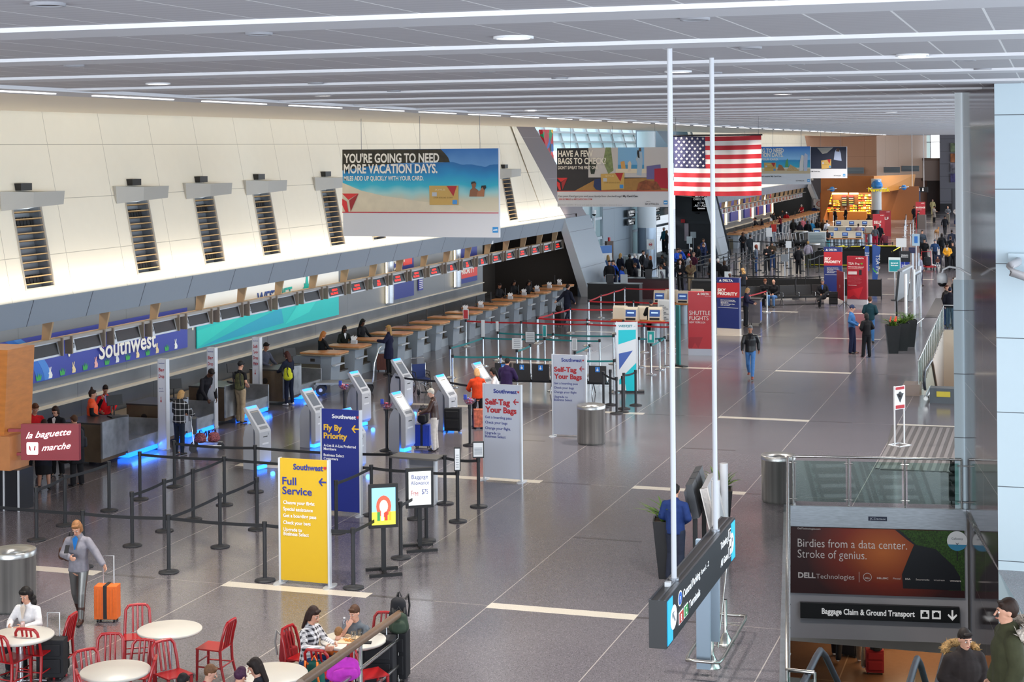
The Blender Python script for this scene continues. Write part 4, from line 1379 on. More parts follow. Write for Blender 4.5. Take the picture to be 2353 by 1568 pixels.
for lab, a, b, yt, T in (
 ('pale grey Self-Tag Your Bags floor sign, the nearer of the two', (1111, 1102), (1199, 1109), 881,
     [('Southwest', 1134, 903, 1188, 9, SWB, .03), ('Self-Tag', 1115, 929, 1172, 13, SRED, .04), ('Your Bags', 1115, 947, 1187, 13, SRED, .04), ('Get a boarding pass', 1115, 961, 1176, 6, SWB, .01),
      ('Check your bags', 1115, 973, 1166, 6, SWB, .01), ('Change your flight', 1115, 986, 1173, 6, SWB, .01), ('Upgrade to', 1115, 997, 1150, 6, SWB, .01), ('Business Select', 1115, 1005, 1162, 6, SWB, .01), (1179, 1192, 924, 1191, 902)]),
 ('pale grey Self-Tag Your Bags floor sign behind the steel bin, the farther one', (1269, 1003), (1348, 1007), 814,
     [('Southwest', 1290, 831, 1337, 8, SWB, .03), ('Self-Tag', 1273, 854, 1325, 11, SRED, .04), ('Your Bags', 1273, 870, 1337, 11, SRED, .04), ('Get a boarding pass', 1273, 883, 1328, 5, SWB, .01),
      ('Check your bags', 1273, 893, 1319, 5, SWB, .01), ('Change your flight', 1273, 903, 1325, 5, SWB, .01), ('Upgrade to', 1273, 914, 1305, 5, SWB, .01), ('Business Select', 1273, 921, 1315, 5, SWB, .01), (1331, 1343, 848, 1340, 829)])):
 o, pl, w, h = sign_frame('directory_sign', lab, a, b, yt, M('#c4c9d6', 0.35))
 g = MB()
 letter(g, pl, T[:-1])
 arrow(g, pl, T[-1][0], T[-1][1], T[-1][2], SRED)
 heart(g, pl, T[-1][3], T[-1][4], .03)
 g.build('lettering', o)
o, pl, w, h = sign_frame('directory_sign', 'white floor sign with teal and blue slanted blocks', (1417, 902), (1466, 902), 740, M('#e6eaee', 0.35), feet=False, th=.10)
g = MB()
shape(g, pl, [(1421, 759), (1461, 758), (1461, 779), (1421, 792)], M('#15c9d6', 0.4))
shape(g, pl, [(1422, 813), (1454, 806), (1423, 850)], M('#4665b2', 0.4))
shape(g, pl, [(1423, 884), (1423, 873), (1462, 834), (1462, 899), (1440, 899), (1436, 880)], M('#15c9d6', 0.4))
g.build('graphic', o)
g = MB()
letter(g, pl, [('WESTJET', 1421, 752, 1453, 5, M('#2a8f9c', 0.4), .03)])
shape(g, pl, [(1456, 752), (1460, 746), (1457, 751), (1462, 749)], M('#15a9a6', 0.4), -.01)
g.build('lettering', o)
g = MB()
g.bx((-.2, -.1, 0), (w + .2, .25, .05), CHARC)
g.build('base', o)
o, pl, w, h = sign_frame('directory_sign', 'dark teal banner sign beside the SHUTTLE FLIGHTS sign', (1553, 841), (1562, 843), 700, M('#1b7f7e', 0.4), feet=False, posts=False)
g = MB()
g.bx((-.3, -.05, 0), (w + .3, .15, .05), CHARC)
g.build('base', o)
def brand_top(g, pl, x0, x1, yb, cap, m):
 """triangle emblem and airline name"""
 a, b = pl.loc(x0, yb), pl.loc(x0 + cap * 1.3, yb - cap * 1.1)
 g.flat([(a[0], a[1]), (b[0], a[1]), ((a[0] + b[0]) / 2, b[1])], -.006, m)
 letter(g, pl, [('DELTA', x0 + cap * 1.8, yb, x1, cap, m, .03)])
CRIM = M('#c43038', 0.4)
DRED = M('#8e1f2a', 0.4)
DNAV = M('#22306e', 0.4)
o, pl, w, h = sign_frame('directory_sign', 'red floor sign reading SHUTTLE FLIGHTS between the hanging sign poles', (1581, 817), (1638, 818), 670, CRIM, posts=False, feet=False, zb=.25, th=.2)
g = MB()
g.bx((0.01, .01, 0), (w - .01, .19, .25), M('#c9ccd6', 0.35))
g.build('base', o)
g = MB()
shape(g, pl, [(1584, 775), (1615, 775), (1605, 801), (1597, 788), (1590, 801), (1581, 798)], M('#a82630', 0.4), -.005)
brand_top(g, pl, 1602, 1629, 678, 4.5, WH)
letter(g, pl, [('SHUTTLE', 1620, 682, 1633, 1.8, WH, 0), ('SHUTTLE', 1584, 724, 1632, 10, WH, .0), ('FLIGHTS', 1584, 735.5, 1628, 9, WH, .0), ('NEW YORK-LGA', 1584, 743, 1621, 4.5, WH, .0)])
g.build('lettering', o)
for lab, a, b, yt, k in (('navy and red floor sign reading SKY PRIORITY beside the staffed lectern', (1647, 769), (1700, 772), 637, 0),
                         ('navy and red floor sign reading SKY PRIORITY behind the row of seats', (1893, 688), (1936, 689), 567, 1)):
 o, pl, w, h = sign_frame('directory_sign', lab, a, b, yt, DNAV, posts=False, feet=False, zb=.28, th=.2)
 g = MB()
 g.bx((0.01, .01, 0), (w - .01, .19, .28), M('#cfc4ba', 0.35))
 g.build('base', o)
 g = MB()
 f = (lambda x, y: (1647 + (x - 1647), y)) if k == 0 else (lambda x, y: (1893 + (x - 1647) * 43 / 53, 567 + (y - 637) * 122 / 132))
 pts = [f(1647, 650), f(1699.5, 650), f(1699.5, 684), f(1647, 684)]
 shape(g, pl, pts, M('#b92a32', 0.4), -.004)
 g.build('red_band', o)
 g = MB()
 x0, y0 = f(1652, 647)
 brand_top(g, pl, x0, f(1684, 0)[0], y0, 5 * (1 if k == 0 else .85), WH)
 T = [('SKY', 1649, 669.5, 1668, 6.5, WH, .04), ('PRIORITY', 1649, 677.5, 1695, 6.5, WH, .04), ('Delta One, First & Business Class', 1656, 690, 1688, 1.6, WH, .03), ('Diamond, Platinum & Gold Medallion', 1656, 693, 1691, 1.6, WH, .03),
         ('SkyTeam Elite Plus', 1656, 696, 1674, 1.6, WH, .03), ('Virgin Atlantic Upper Class', 1656, 699, 1688, 1.6, WH, .03), ('GOL, Aeromexico', 1656, 702, 1677, 1.6, WH, .03)]
 letter(g, pl, [(t, f(x, 0)[0], f(0, y)[1], f(x1, 0)[0], c * (1 if k == 0 else .85), m, bd) for t, x, y, x1, c, m, bd in T])
 c0, c1 = pl.loc(*f(1650, 706.5)), pl.loc(*f(1696, 706.5))
 g.bx((c0[0], -.006, c0[1] - .005), (c1[0], -.002, c0[1] + .005), WH)
 g.build('lettering', o)
o, pl, w, h = sign_frame('directory_sign', 'dark red floor sign reading TSA Pre with a green check mark', (1946, 700), (1993, 702), 588, M('#9c2230', 0.4), posts=False, feet=False, zb=.28, th=.2)
g = MB()
g.bx((0.01, .01, 0), (w - .01, .19, .28), M('#bfc0c6', 0.35))
g.build('base', o)
g = MB()
shape(g, pl, [(1947, 668), (1984, 659), (1973, 688), (1962, 678), (1947, 688)], M('#bd2a34', 0.4), -.003)
brand_top(g, pl, 1966, 1985, 595, 2.8, WH)
letter(g, pl, [('TSA Pre', 1949, 608.5, 1975, 5.5, WH, .0), ('Have you been selected?', 1949, 614, 1985, 2, WH, .03), ('Look for the boarding pass indicator', 1949, 617.5, 1983, 1.2, WH, .0), ('delta.com/precheck', 1949, 656, 1969, 1.4, WH, .02)])
for k in range(6):
 letter(g, pl, [('benefits may include not having to', 1949, 636 + 3 * k, 1980 - 3 * (k % 2), 1.0, M('#d79aa0', 0.5), 0)])
shape(g, pl, [(1977, 606), (1979, 604), (1981, 606), (1986, 599), (1983, 603), (1981, 609)], M('#4fae3a', 0.4), -.008)
shape(g, pl, [(1949, 624), (1969, 624), (1969, 631), (1949, 631)], M('#cfc9c8', 0.4), -.006)
shape(g, pl, [(1974, 621), (1980, 621), (1980, 632), (1974, 632)], M('#22252a', 0.4), -.006)
g.build('lettering', o)
o, pl, w, h = sign_frame('directory_sign', 'narrow dark red wheelchair assistance sign on a tripod foot by the last seat', (1923, 699), (1938, 706), 620, M('#8b2029', 0.4), posts=False, feet=False, zb=.3, th=.03)
g = MB()
c = pl.loc(1930, 658)
g.flat([(c[0] + .07 * math.cos(t), c[1] + .07 * math.sin(t)) for t in [i * PI / 6 for i in range(12)]], -.006, WH)
g.flat([(c[0] + .045 * math.cos(t), c[1] + .045 * math.sin(t)) for t in [i * PI / 6 for i in range(12)]], -.008, M('#8b2029', 0.4))
g.build('wheelchair_symbol', o)
g = MB()
g.cyl((w, .05, .0), (w, .05, h), .02, AL2, n=8)
for a in (-1.2, 0.3, 1.9):
 g.cyl((w, .05, .25), (w + .3 * math.cos(a), .05 + .3 * math.sin(a), .01), .014, CHARC, n=6)
g.build('tripod', o)
o, pl, w, h = sign_frame('directory_sign', 'tall blue blade sign reading TSA Pre downwards', (2004, 670), (2014, 670), 562, M('#1d4c94', 0.4), posts=False, feet=True)
o2 = None
g = MB()
a, b = pl.loc(2005, 670), pl.loc(2024, 566)
g.flat([pl.loc(2004, 669), pl.loc(2013.5, 669), pl.loc(2023.5, 567), pl.loc(2005, 562)], -.03, M('#1d4c94', 0.4), .03)
g.build('blade', o)
g = MB()
c = pl.loc(2007, 585)
g.text('TSA Pre', c[0] + .12, c[1], .22, WH, y=-.04, bold=.0, w=1.05, up=1)
shape(g, pl, [(2005, 617), (2006, 615), (2009, 621), (2016, 626), (2015, 628), (2008, 624)], M('#4fae3a', 0.4), -.045)
g.build('lettering', o)
o, pl, w, h = sign_frame('directory_sign', 'short blue sign reading Enter Here left of the tall blade sign', (1987, 671), (1999, 671), 565, M('#1d4c94', 0.4), posts=False, zb=1.1)
g = MB()
letter(g, pl, [('Enter', 1988, 583, 1998, 3, WH, .03), ('Here', 1988, 588, 1997, 3, WH, .03)])
g.build('lettering', o)
for lab, a, b, yt, T in (('far red floor sign reading BAGGAGE behind a lectern', (2104, 524), (2127, 524), 464, [('BAGGAGE', 2105, 479, 2126, 3.6, WH, .02), ('Passengers Only', 2105, 483, 2118, 1.2, WH, 0)]),
                         ('far red floor sign reading SELF, front one of the pair', (2005, 551), (2034, 551), 492, [('SELF', 2008, 514, 2025, 6, WH, .02)]),
                         ('far red floor sign with the letters LF showing, rear one of the pair', (2021, 543), (2048, 543), 484, [('LF', 2033, 505, 2042, 6, WH, .02)]),
                         ('small red wheelchair assistance sign in front of the far kiosks', (1988, 557), (2008, 557), 525, [('WHEELCHAIR', 1990, 535, 2004, 1.6, WH, 0), ('ASSISTANCE', 1990, 539, 2003, 1.6, WH, 0)])):
 o, pl, w, h = sign_frame('directory_sign', lab, a, b, yt, M('#a3232c', 0.4), posts=False, feet=False, zb=.0, th=.15)
 g = MB()
 letter(g, pl, T)
 brand_top(g, pl, b[0] - 11, b[0] - 3, yt + 4, 1.6, WH)
 if 'WHEEL' in T[0][0]:
  c = pl.loc(1997, 548)
  g.flat([(c[0] + .16 * math.cos(t), c[1] + .16 * math.sin(t)) for t in [i * PI / 6 for i in range(12)]], -.008, WH)
  g.flat([(c[0] + .10 * math.cos(t), c[1] + .10 * math.sin(t)) for t in [i * PI / 6 for i in range(12)]], -.012, M('#a3232c', 0.4))
 g.build('lettering', o)
for i, (a, yt, lab) in enumerate((((377, 1032), 825, 'white Bag Drop pillar nearest the camera, behind the woman in plaid'), ((489, 982), 799, 'white Bag Drop pillar, middle of the three'), ((592, 935), 775, 'white Self-Tagging pillar, farthest of the three'))):
 q = P(*a)
 h = PY(a[0], yt, q.y).z
 o = thing('bag_drop_pillar', lab, 'sign', (q.x, q.y, 0), 0, 'bag drop pillars')
 g = MB()
 g.bx((-.10, -.08, .0), (.10, .08, h), M('#dcdfe8', 0.35))
 g.build('panel', o)
 g = MB()
 g.bx((-.125, -.09, 0), (-.10, .09, h), AL2)
 g.bx((.10, -.09, 0), (.125, .09, h), AL2)
 g.build('edge_strip', o)
 g = MB()
 g.text('Southwest', -.09, h - .12, .03, SWB, y=-.085, bold=.02, w=.17)
 for j, t in enumerate(('Bag', 'Drop') if i < 2 else ('Self-', 'Tagging', 'Drop', 'Here')):
  g.text(t, -.09, h - .32 - .17 * j, .09, SRED, y=-.085, bold=.02, w=.16)
 g.text('Have ID', -.09, h - .78, .03, SWB, y=-.085, w=.12)
 g.text('available', -.09, h - .85, .03, SWB, y=-.085, w=.14)
 g.flat([(-.06, h - 1.08), (0.0, h - 1.08), (-.03, h - 1.14)], -.085, SRED)
 g.bx((-.036, -.086, h - 1.08), (-.024, -.08, h - .98), SRED)
 g.build('lettering', o)
 g = MB()
 g.cyl((0, 0, 0), (0, 0, .02), .17, ALU, n=20)
 g.build('foot', o)
BLUL = M('#1a6bff', 0.4, emit=3)
SC = M('#a9adb2', 0.3, 0.8, noise=0.2, scale=4)
BRS = M('#6b5a48', 0.3, 0.5, noise=0.15, scale=3)
sc = None
for i, (y0, lab) in enumerate(((35.7, 'steel bag-drop counter with blue floor light, beside the woman in the red cardigan'), (38.75, 'steel bag-drop counter with blue floor light behind the woman in plaid'),
                              (42.1, 'steel bag-drop counter with blue floor light where the man with the camouflage backpack stands'), (45.85, 'farthest steel bag-drop counter, by the person with the yellow bag'))):
 if sc is None:
  sc = thing('bag_drop_counter', lab, 'counter', (-22.35, y0, 0), 0, 'steel bag-drop counters')
  g = MB()
  g.bx((-1.15, 0, .12), (-.02, 1.15, 1.05), BRS)
  g.build('cabinet', sc)
  g = MB()
  g.bx((-.02, -.02, .22), (.03, 1.2, 1.12), SC)
  g.build('front_panel', sc)
  g = MB()
  g.bx((-1.15, -.02, 1.05), (.0, 1.17, 1.09), M('#33302e', 0.4))
  g.build('worktop', sc)
  g = MB()
  g.bx((-.9, 1.2, .14), (0.0, 2.65, .34), SC)
  g.bx((-.06, 1.2, .3), (.02, 2.7, .46), SC)
  g.bx((-.95, 2.62, .1), (.04, 2.68, .8), SC)
  g.build('baggage_scale', sc)
  g = MB()
  g.bx((-.3, 1.2, .03), (.02, 2.65, .13), BLUL)
  g.build('light_strip', sc)
  g = MB()
  g.cyl((-.62, -.008, .74), (-.62, .0, .74), .09, M('#3a3430', 0.3, 0.4), n=20)
  g.build('speaker_grille', sc)
 else:
  dup(sc, (-22.35, y0, 0), 0, lab)
 l = bpy.data.lights.new('floor_light', 'AREA')
 l.shape, l.size, l.size_y, l.energy, l.color = 'RECTANGLE', .12, 1.5, 4.5, (0.02, 0.18, 1.0)
 q = bpy.data.objects.new('floor_light', l)
 COL.objects.link(q)
 q.location = (-22.26, y0 + 2.0, .16)
 q.rotation_euler = (0, -0.9, 0)
for i, y0 in enumerate((35.9, 38.9, 42.3, 46.0)):
 o = thing('counter_monitor', 'black touch monitor on a jointed arm at the %s steel counter' % ORD[i], 'monitor', (-22.6, y0 + .8, 1.09), 0.9, 'monitors at the steel counters')
 g = MB().at(0, 0, .42, 0, -.25)
 g.bx((-.2, -.02, -.13), (.2, .03, .13), BLACK)
 g.build('screen', o)
 g = MB()
 g.cyl((0, .04, 0), (0, .04, .38), .02, BLACK, n=8)
 g.box((0, 0, .02), (.3, .3, .03), BLACK)
 g.build('arm', o)
 g = MB()
 g.box((.0, -.32, .05), (.42, .16, .025), BLACK)
 g.build('keyboard_tray', o)
KW = M('#b9bbc0', 0.4)
KD = M('#8d9096', 0.4)
kk = thing('checkin_kiosk', 'x', 'kiosk', (0, 0, 0), 0, 'grey self-service check-in kiosks')
g = MB()
g.prof([(.22, 0), (.22, .75), (.17, .95), (.05, 1.12), (-.10, 1.05), (-.10, 0)], -.16, .16, M('#a9acb4', 0.45))
g.build('base_cabinet', kk, bevel=.01)
g = MB()
g.prof([(.16, 1.50), (.10, 1.52), (-.32, .98), (-.34, .93), (-.34, .20), (-.28, .12), (-.20, .12), (-.20, .92), (-.18, .98), (.13, 1.42)][::-1], -.22, .22, KW)
hk = g.build('housing', kk, bevel=.012)
g = MB()
A = Vector((0, .10, 1.52))
B_ = Vector((0, -.32, .98))
d = (B_ - A).normalized()
nn = Vector((0, -d.z * -1, 0))
nrm = Vector((0, d.z, -d.y)).normalized()
if nrm.y > 0:
 nrm = -nrm
def kp(x, t, e=.003):
 q = A + (B_ - A) * t + nrm * e
 return (x, q.y, q.z)
g.add([kp(-.15, .20), kp(.15, .20), kp(.15, .78), kp(-.15, .78)], [(0, 1, 2, 3)], M('#5a5f66', 0.25, emit=0.5))
g.add([kp(-.13, .23, .005), kp(.13, .23, .005), kp(.13, .27, .005), kp(-.13, .27, .005)], [(0, 1, 2, 3)], M('#8b8478', 0.4))
g.build('screen', hk)
g = MB()
g.add([kp(-.20, .0, .004), kp(.20, .0, .004), kp(.17, .10, .004), kp(-.17, .10, .004)], [(0, 1, 2, 3)], M('#2f7dff', 0.4, emit=2.2))
g.build('status_light', hk)
g = MB()
g.add([kp(-.15, .86, .004), kp(.15, .86, .004), kp(.15, .98, .004), kp(-.15, .98, .004)], [(0, 1, 2, 3)], M('#777b82', 0.4))
g.bx((-.08, -.345, .80), (.08, -.338, .82), BLACK)
g.text('5', .10, .84, .05, BLACK, y=-.346)
g.bx((-.12, -.345, .62), (.12, -.338, .66), M('#dfe1e4', 0.4))
g.build('printer_slot', hk)
g = MB()
g.bx((-.16, -.26, .02), (.16, -.12, .10), M('#2c80ff', 0.4, emit=3))
g.build('floor_lamp_strip', kk)
KP = [((585, 1077), 'grey check-in kiosk nearest the camera on the left'), ((713, 1027), 'grey check-in kiosk left of the dark blue sign'), ((820, 978), 'grey check-in kiosk behind the dark blue sign, upper one'),
      ((918, 942), 'grey check-in kiosk farthest back in its row, beside the wheelchair'), ((918, 1037), 'grey check-in kiosk used by the person in the brown jacket'),
      ((1018, 988), 'grey check-in kiosk beside the black suitcase'), ((1103, 953), 'grey check-in kiosk in front of the woman in orange'), ((803, 1084), 'grey check-in kiosk mostly hidden by the dark blue sign')]
for i, (px, lab) in enumerate(KP):
 q = P(*px)
 q.z = 0
 if i == 0:
  kk.location = q
  kk.rotation_euler.z = math.radians(78)
  kk['label'] = lab
  r = kk
 else:
  r = dup(kk, q, math.radians(78), lab)
 l = bpy.data.lights.new('kiosk_floor_light', 'POINT')
 l.energy, l.color, l.shadow_soft_size = 1.8, (0.03, 0.22, 1.0), .06
 k = bpy.data.objects.new('kiosk_floor_light', l)
 COL.objects.link(k)
 k.location = q + Vector((.50, -.02, .10))
for i in (4, 5, 6):  # lit white screens
 for c in [x for x in COL.objects if x.type == 'EMPTY' and x.get('label') == KP[i][1]][0].children_recursive:
  if c.name.startswith('screen'):
   c.data = c.data.copy()
   c.data.materials[0] = M('#eef1f0', 0.4, emit=0.9)
BELT = M('#17181c', 0.6)
BELTR = M('#b5141f', 0.55)
BELTT = M('#12777a', 0.55)
def stanchion(style='black'):
 o = thing('belt_stanchion', 'x', 'stanchion', (0, 0, 0))
 m = CHARC if style == 'black' else CHROME
 g = MB()
 g.lathe([(0, 0), (.19, 0), (.19, .02), (.12, .04), (.04, .055), (.04, .06)], m, 20)
 g.build('base', o)
 g = MB()
 g.cyl((0, 0, .04), (0, 0, 1.0), .037 if style == 'black' else .032, m, n=12)
 g.build('post', o)
 g = MB()
 g.cyl((0, 0, .97), (0, 0, 1.07), .046 if style == 'black' else .045, BLACK, n=12)
 g.build('belt_head', o)
 return o
STB, STS = None, None
def put_stanchion(q, style, label, group):
 global STB, STS
 src = STB if style == 'black' else STS
 if src is None:
  src = stanchion(style)
  if style == 'black':
   STB = src
  else:
   STS = src
  src.location = (q.x, q.y, 0)
  src['label'] = label
  src['group'] = group
  return src
 r = bpy.data.objects.new('belt_stanchion', None)
 COL.objects.link(r)
 r.location = (q.x, q.y, 0)
 r['label'], r['category'], r['group'] = label, 'stanchion', group
 for ch in src.children:
  if ch.name.split('.')[0] in ('base', 'post', 'belt_head'):
   c = ch.copy()
   COL.objects.link(c)
   c.parent = r
 return r
def belt(r, a, b, m=BELT, z=1.0, sag=.02, hh=.03):
 """webbing pulled from stanchion r at a to b"""
 g = MB()
 a, b = Vector((a.x, a.y, 0)), Vector((b.x, b.y, 0))
 d = (b - a)
 L = d.length
 d.normalize()
 n = Vector((-d.y, d.x, 0)) * .003
 vs = []
 K = 8
 for k in range(K + 1):
  t = k / K
  p = d * (.03 + (L - .06) * t) + Vector((0, 0, z - 4 * sag * t * (1 - t)))
  for s in (n, -n):
   vs += [tuple(p + s + Vector((0, 0, hh))), tuple(p + s - Vector((0, 0, hh)))]
 fs = []
 for k in range(K):
  i, j = 4 * k, 4 * k + 4
  fs += [(i, i + 1, j + 1, j), (i + 2, j + 2, j + 3, i + 3), (i, j, j + 2, i + 2), (i + 1, i + 3, j + 3, j + 1)]
 g.add(vs, fs, m)
 g.build('belt', r)
def line_of(pts, style, where, group, m=BELT, sag=.02, z=1.0, belts=True, skip=(), nolab=()):
 """stanchions at photo base points (or world vectors), belts between neighbours"""
 qs = [q if isinstance(q, Vector) else P(*q) for q in pts]
 rs = [None if i in nolab else put_stanchion(q, style, '%s belt stanchion, %s in %s' % ('black' if style == 'black' else 'chrome', ORD[i], where), group) for i, q in enumerate(qs)]
 if belts:
  for i in range(len(qs) - 1):
   if i in skip:
    continue
   src = rs[i] if rs[i] is not None else rs[i + 1]
   if rs[i] is not None:
    belt(rs[i], qs[i], qs[i + 1], m, z, sag)
   else:
    belt(rs[i + 1], qs[i + 1], qs[i], m, z, sag)
 return rs, qs
GQ = 'black stanchions of the queue by the yellow sign'
r1, q1 = line_of([(-75, 1277), (191, 1304), (388, 1316), (609, 1335), (812, 1352), (921, 1283), (980, 1243)], 'black', 'the front line, from the left', GQ)
line_of([(84, 1242), (150, 1208), (251, 1174)], 'black', 'the short line by the bakery sign, from the left', GQ)
line_of([(304, 1255), (378, 1221), (444, 1194), (516, 1161)], 'black', 'the first slanting lane', GQ)
s3, p3 = line_of([(506, 1258), (591, 1217)], 'black', 'the slanting line behind the front line', GQ)
belt(s3[0], p3[0], q1[2], BELT)
s4, p4 = line_of([(322, 1148)], 'black', 'the second line from the back, at its left end', GQ, belts=False)
s5, p5 = line_of([(773, 1225), (854, 1184)], 'black', 'the line behind the yellow sign, from the left', GQ)
s6, p6 = line_of([(956, 1193), (1052, 1199)], 'black', 'the line that ends near the small notices', GQ)
belt(s4[0], p4[0], P(516, 1161), BELT)
belt(s5[1], P(516, 1161), p5[1], BELT) if False else None
belt(s5[1], p5[1], p6[0], BELT)
g_ = [c for c in COL.objects if c.get('label', '').endswith('fourth in the first slanting lane')][0]
belt(g_, P(516, 1161), p5[1], BELT, sag=.03)
line_of([(401, 1119), (587, 1131), (898, 1149), (1023, 1158), (1100, 1165)], 'black', 'the rearmost line of the queue, from the left', GQ, sag=.03)
GB = 'black stanchions round the kiosks'
line_of([(889, 1036)], 'black', 'the kiosk area, under sweets beside the brown jacket', GB, belts=False)
line_of([(792, 985)], 'black', 'the kiosk area, behind the dark blue sign', GB, belts=False)
line_of([(1080, 1024)], 'black', 'the kiosk area, behind the orange jacket', GB, belts=False)
line_of([(896, 942), (1025, 957), (1130, 975)], 'black', 'the line behind the kiosks, from the left', GB, skip=())
GC_ = 'loose black stanchions near the slanted-block sign'
line_of([(1387, 936), (1417, 951), (1431, 948), (1403, 931), (1434, 940), (1461, 932)], 'black', 'the loose cluster in front of the teal-block sign', GC_, skip=(1, 2, 3), sag=.03)
def topz(px, py, z=1.03):
 q = P(px, py, z)
 return Vector((q.x, q.y, 0))
def c5(x, y):
 return topz(1050 + x / 3.92, 560 + y / 3.92)
GT = 'chrome stanchions with teal belts'
line_of([c5(0 - 40, 1012), c5(395, 1012), c5(865, 1040), c5(1418, 1052)], 'steel', 'the nearest teal line, from the left', GT, BELTT)
line_of([c5(370, 800), c5(865, 815), c5(1410, 828)], 'steel', 'the rear teal line, from the left', GT, BELTT)
line_of([c5(-60, 935), c5(235, 845), c5(790, 855), c5(1285, 872)], 'steel', 'the middle teal line, from the left', GT, BELTT)
line_of([c5(540, 962), c5(660, 915)], 'steel', 'the slanting teal pair below the notices', GT, BELTT)
line_of([c5(1062, 980), c5(1192, 918)], 'steel', 'the short slanting teal pair at its right end', GT, BELTT)
line_of([c5(1640, 852), c5(1872, 845), c5(1825, 872), c5(1748, 910)], 'steel', 'the teal loop right of the slanted-block sign', GT, BELTT)
GR = 'chrome stanchions with red belts'
line_of([c5(80, 692), c5(580, 706), c5(1175, 722), c5(1685, 735), c5(1935, 745)], 'steel', 'the nearest red line, from the left', GR, BELTR)
line_of([c5(722, 668), c5(1175, 684), c5(1500, 695), c5(1935, 705)], 'steel', 'the second red line, from the left', GR, BELTR)
line_of([c5(730, 662), c5(870, 625), c5(1020, 585), c5(1425, 590), c5(1925, 597)], 'steel', 'the third red line, from the left', GR, BELTR)
line_of([c5(1185, 515), c5(1590, 522), c5(1930, 533)], 'steel', 'the fourth red line, from the left', GR, BELTR)
line_of([c5(1188, 510), c5(1295, 466), c5(1415, 430), c5(1510, 400), c5(1930, 406)], 'steel', 'the rear red line, from the left', GR, BELTR)
line_of([topz(1762, 668), topz(1700, 683)], 'steel', 'the red pair beside the staffed lectern', GR, BELTR)
for i, (x, y) in enumerate(((889, 1036), (792, 985), (1080, 1024))):
 q = P(x, y)
 o = thing('candy_bowl', ('clear bowl of wrapped sweets beside the brown-jacketed person', 'clear bowl of wrapped sweets behind the dark blue sign', 'clear bowl of wrapped sweets behind the woman in orange')[i], 'bowl', (q.x, q.y, 1.07))
 g = MB()
 g.lathe([(.0, 0), (.08, .01), (.15, .08), (.17, .16), (.16, .16), (.14, .09), (.07, .02), (0, .02)], glass_mat('bowl_glass', '#f2e4ee', .8), 18)
 g.build('bowl', o)
 random.seed(40 + i)
 g = MB()
 for k in range(34):
  a, r = random.uniform(0, 6.28), random.uniform(0, .11)
  g.ell((r * math.cos(a), r * math.sin(a), random.uniform(.05, .17)), (.028, .02, .016), M(random.choice(['#d8425c', '#e890a8', '#f4f0ee', '#c8304a', '#5a78c8']), 0.4), 6, 4)
 g.build('sweets', o, kind='stuff')
 g = MB()
 g.bx((-.16, -.02, .12), (-.08, .02, .26), M('#3c58c8', 0.4))
 g.build('scoop', o)
NOT = [((1048, 1083), (1052, 1201), 'slim white notice on the stanchion at the right end of the queue', .14, .5), ((1099, 1050), (1100, 1166), 'grey framed notice on the last stanchion of the rearmost line', .25, .36)]
for (tx, ty), b, lab, w_, h_ in NOT:
 q = P(*b)
 o = thing('post_notice', lab, 'sign', (q.x, q.y, 1.07), 0.35)
 g = MB()
 g.bx((-w_ / 2, -.02, .0), (w_ / 2, .02, h_), BLACK)
 g.build('frame', o)
 g = MB()
 g.bx((-w_ / 2 + .02, -.024, .03), (w_ / 2 - .02, -.02, h_ - .03), M('#e8ebee', 0.4))
 for k in range(6):
  g.bx((-w_ / 2 + .04, -.027, .08 + k * (h_ - .2) / 6), (w_ / 2 - .04, -.024, .095 + k * (h_ - .2) / 6), M('#9aa0a8', 0.5))
 g.build('sheet', o)
for i, (x, y, w_, h_, col, lab) in enumerate(((540, 962, .32, .36, '#d9dcdf', 'grey notice sheet on a teal-belt post, left of the black framed one'), (660, 905, .36, .40, '#cfd3d6', 'black framed list notice on a teal-belt post'),
                                              (790, 850, .14, .42, '#1d9fa0', 'narrow teal notice seen at an angle on a teal-belt post'), (1060, 970, .16, .38, '#b8bcc0', 'narrow grey notice behind the farther Self-Tag sign'),
                                              (1748, 908, .26, .42, '#14a9a4', 'teal framed notice with a white figure on a chrome post'), (80, 690, .22, .38, '#c4343c', 'red notice with a white border on the first red-belt post'),
                                              (362, 800, .1, .36, '#e4e7ea', 'thin white notice on the first post of the rear teal line'), (235, 850, .12, .6, '#dfe4e8', 'tall thin white notice on a post of the middle teal line'))):
 q = c5(x, y)
 o = thing('post_notice', lab, 'sign', (q.x, q.y, 1.07), .1)
 g = MB()
 g.bx((-w_ / 2, -.015, .0), (w_ / 2, .015, h_), BLACK if i == 1 else M('#e4e6e8', 0.4))
 g.build('frame', o)
 g = MB()
 g.bx((-w_ / 2 + .02, -.02, .02), (w_ / 2 - .02, -.015, h_ - .02), M(col, 0.4))
 if i in (0, 1):
  for k in range(5):
   g.bx((-w_ / 2 + .06, -.024, .06 + k * .06), (w_ / 2 - .05, -.02, .075 + k * .06), M('#6a7078', 0.5))
 if i == 4:
  g.bx((-.05, -.025, .12), (.03, -.02, .30), WHITE)
 g.build('sheet', o)
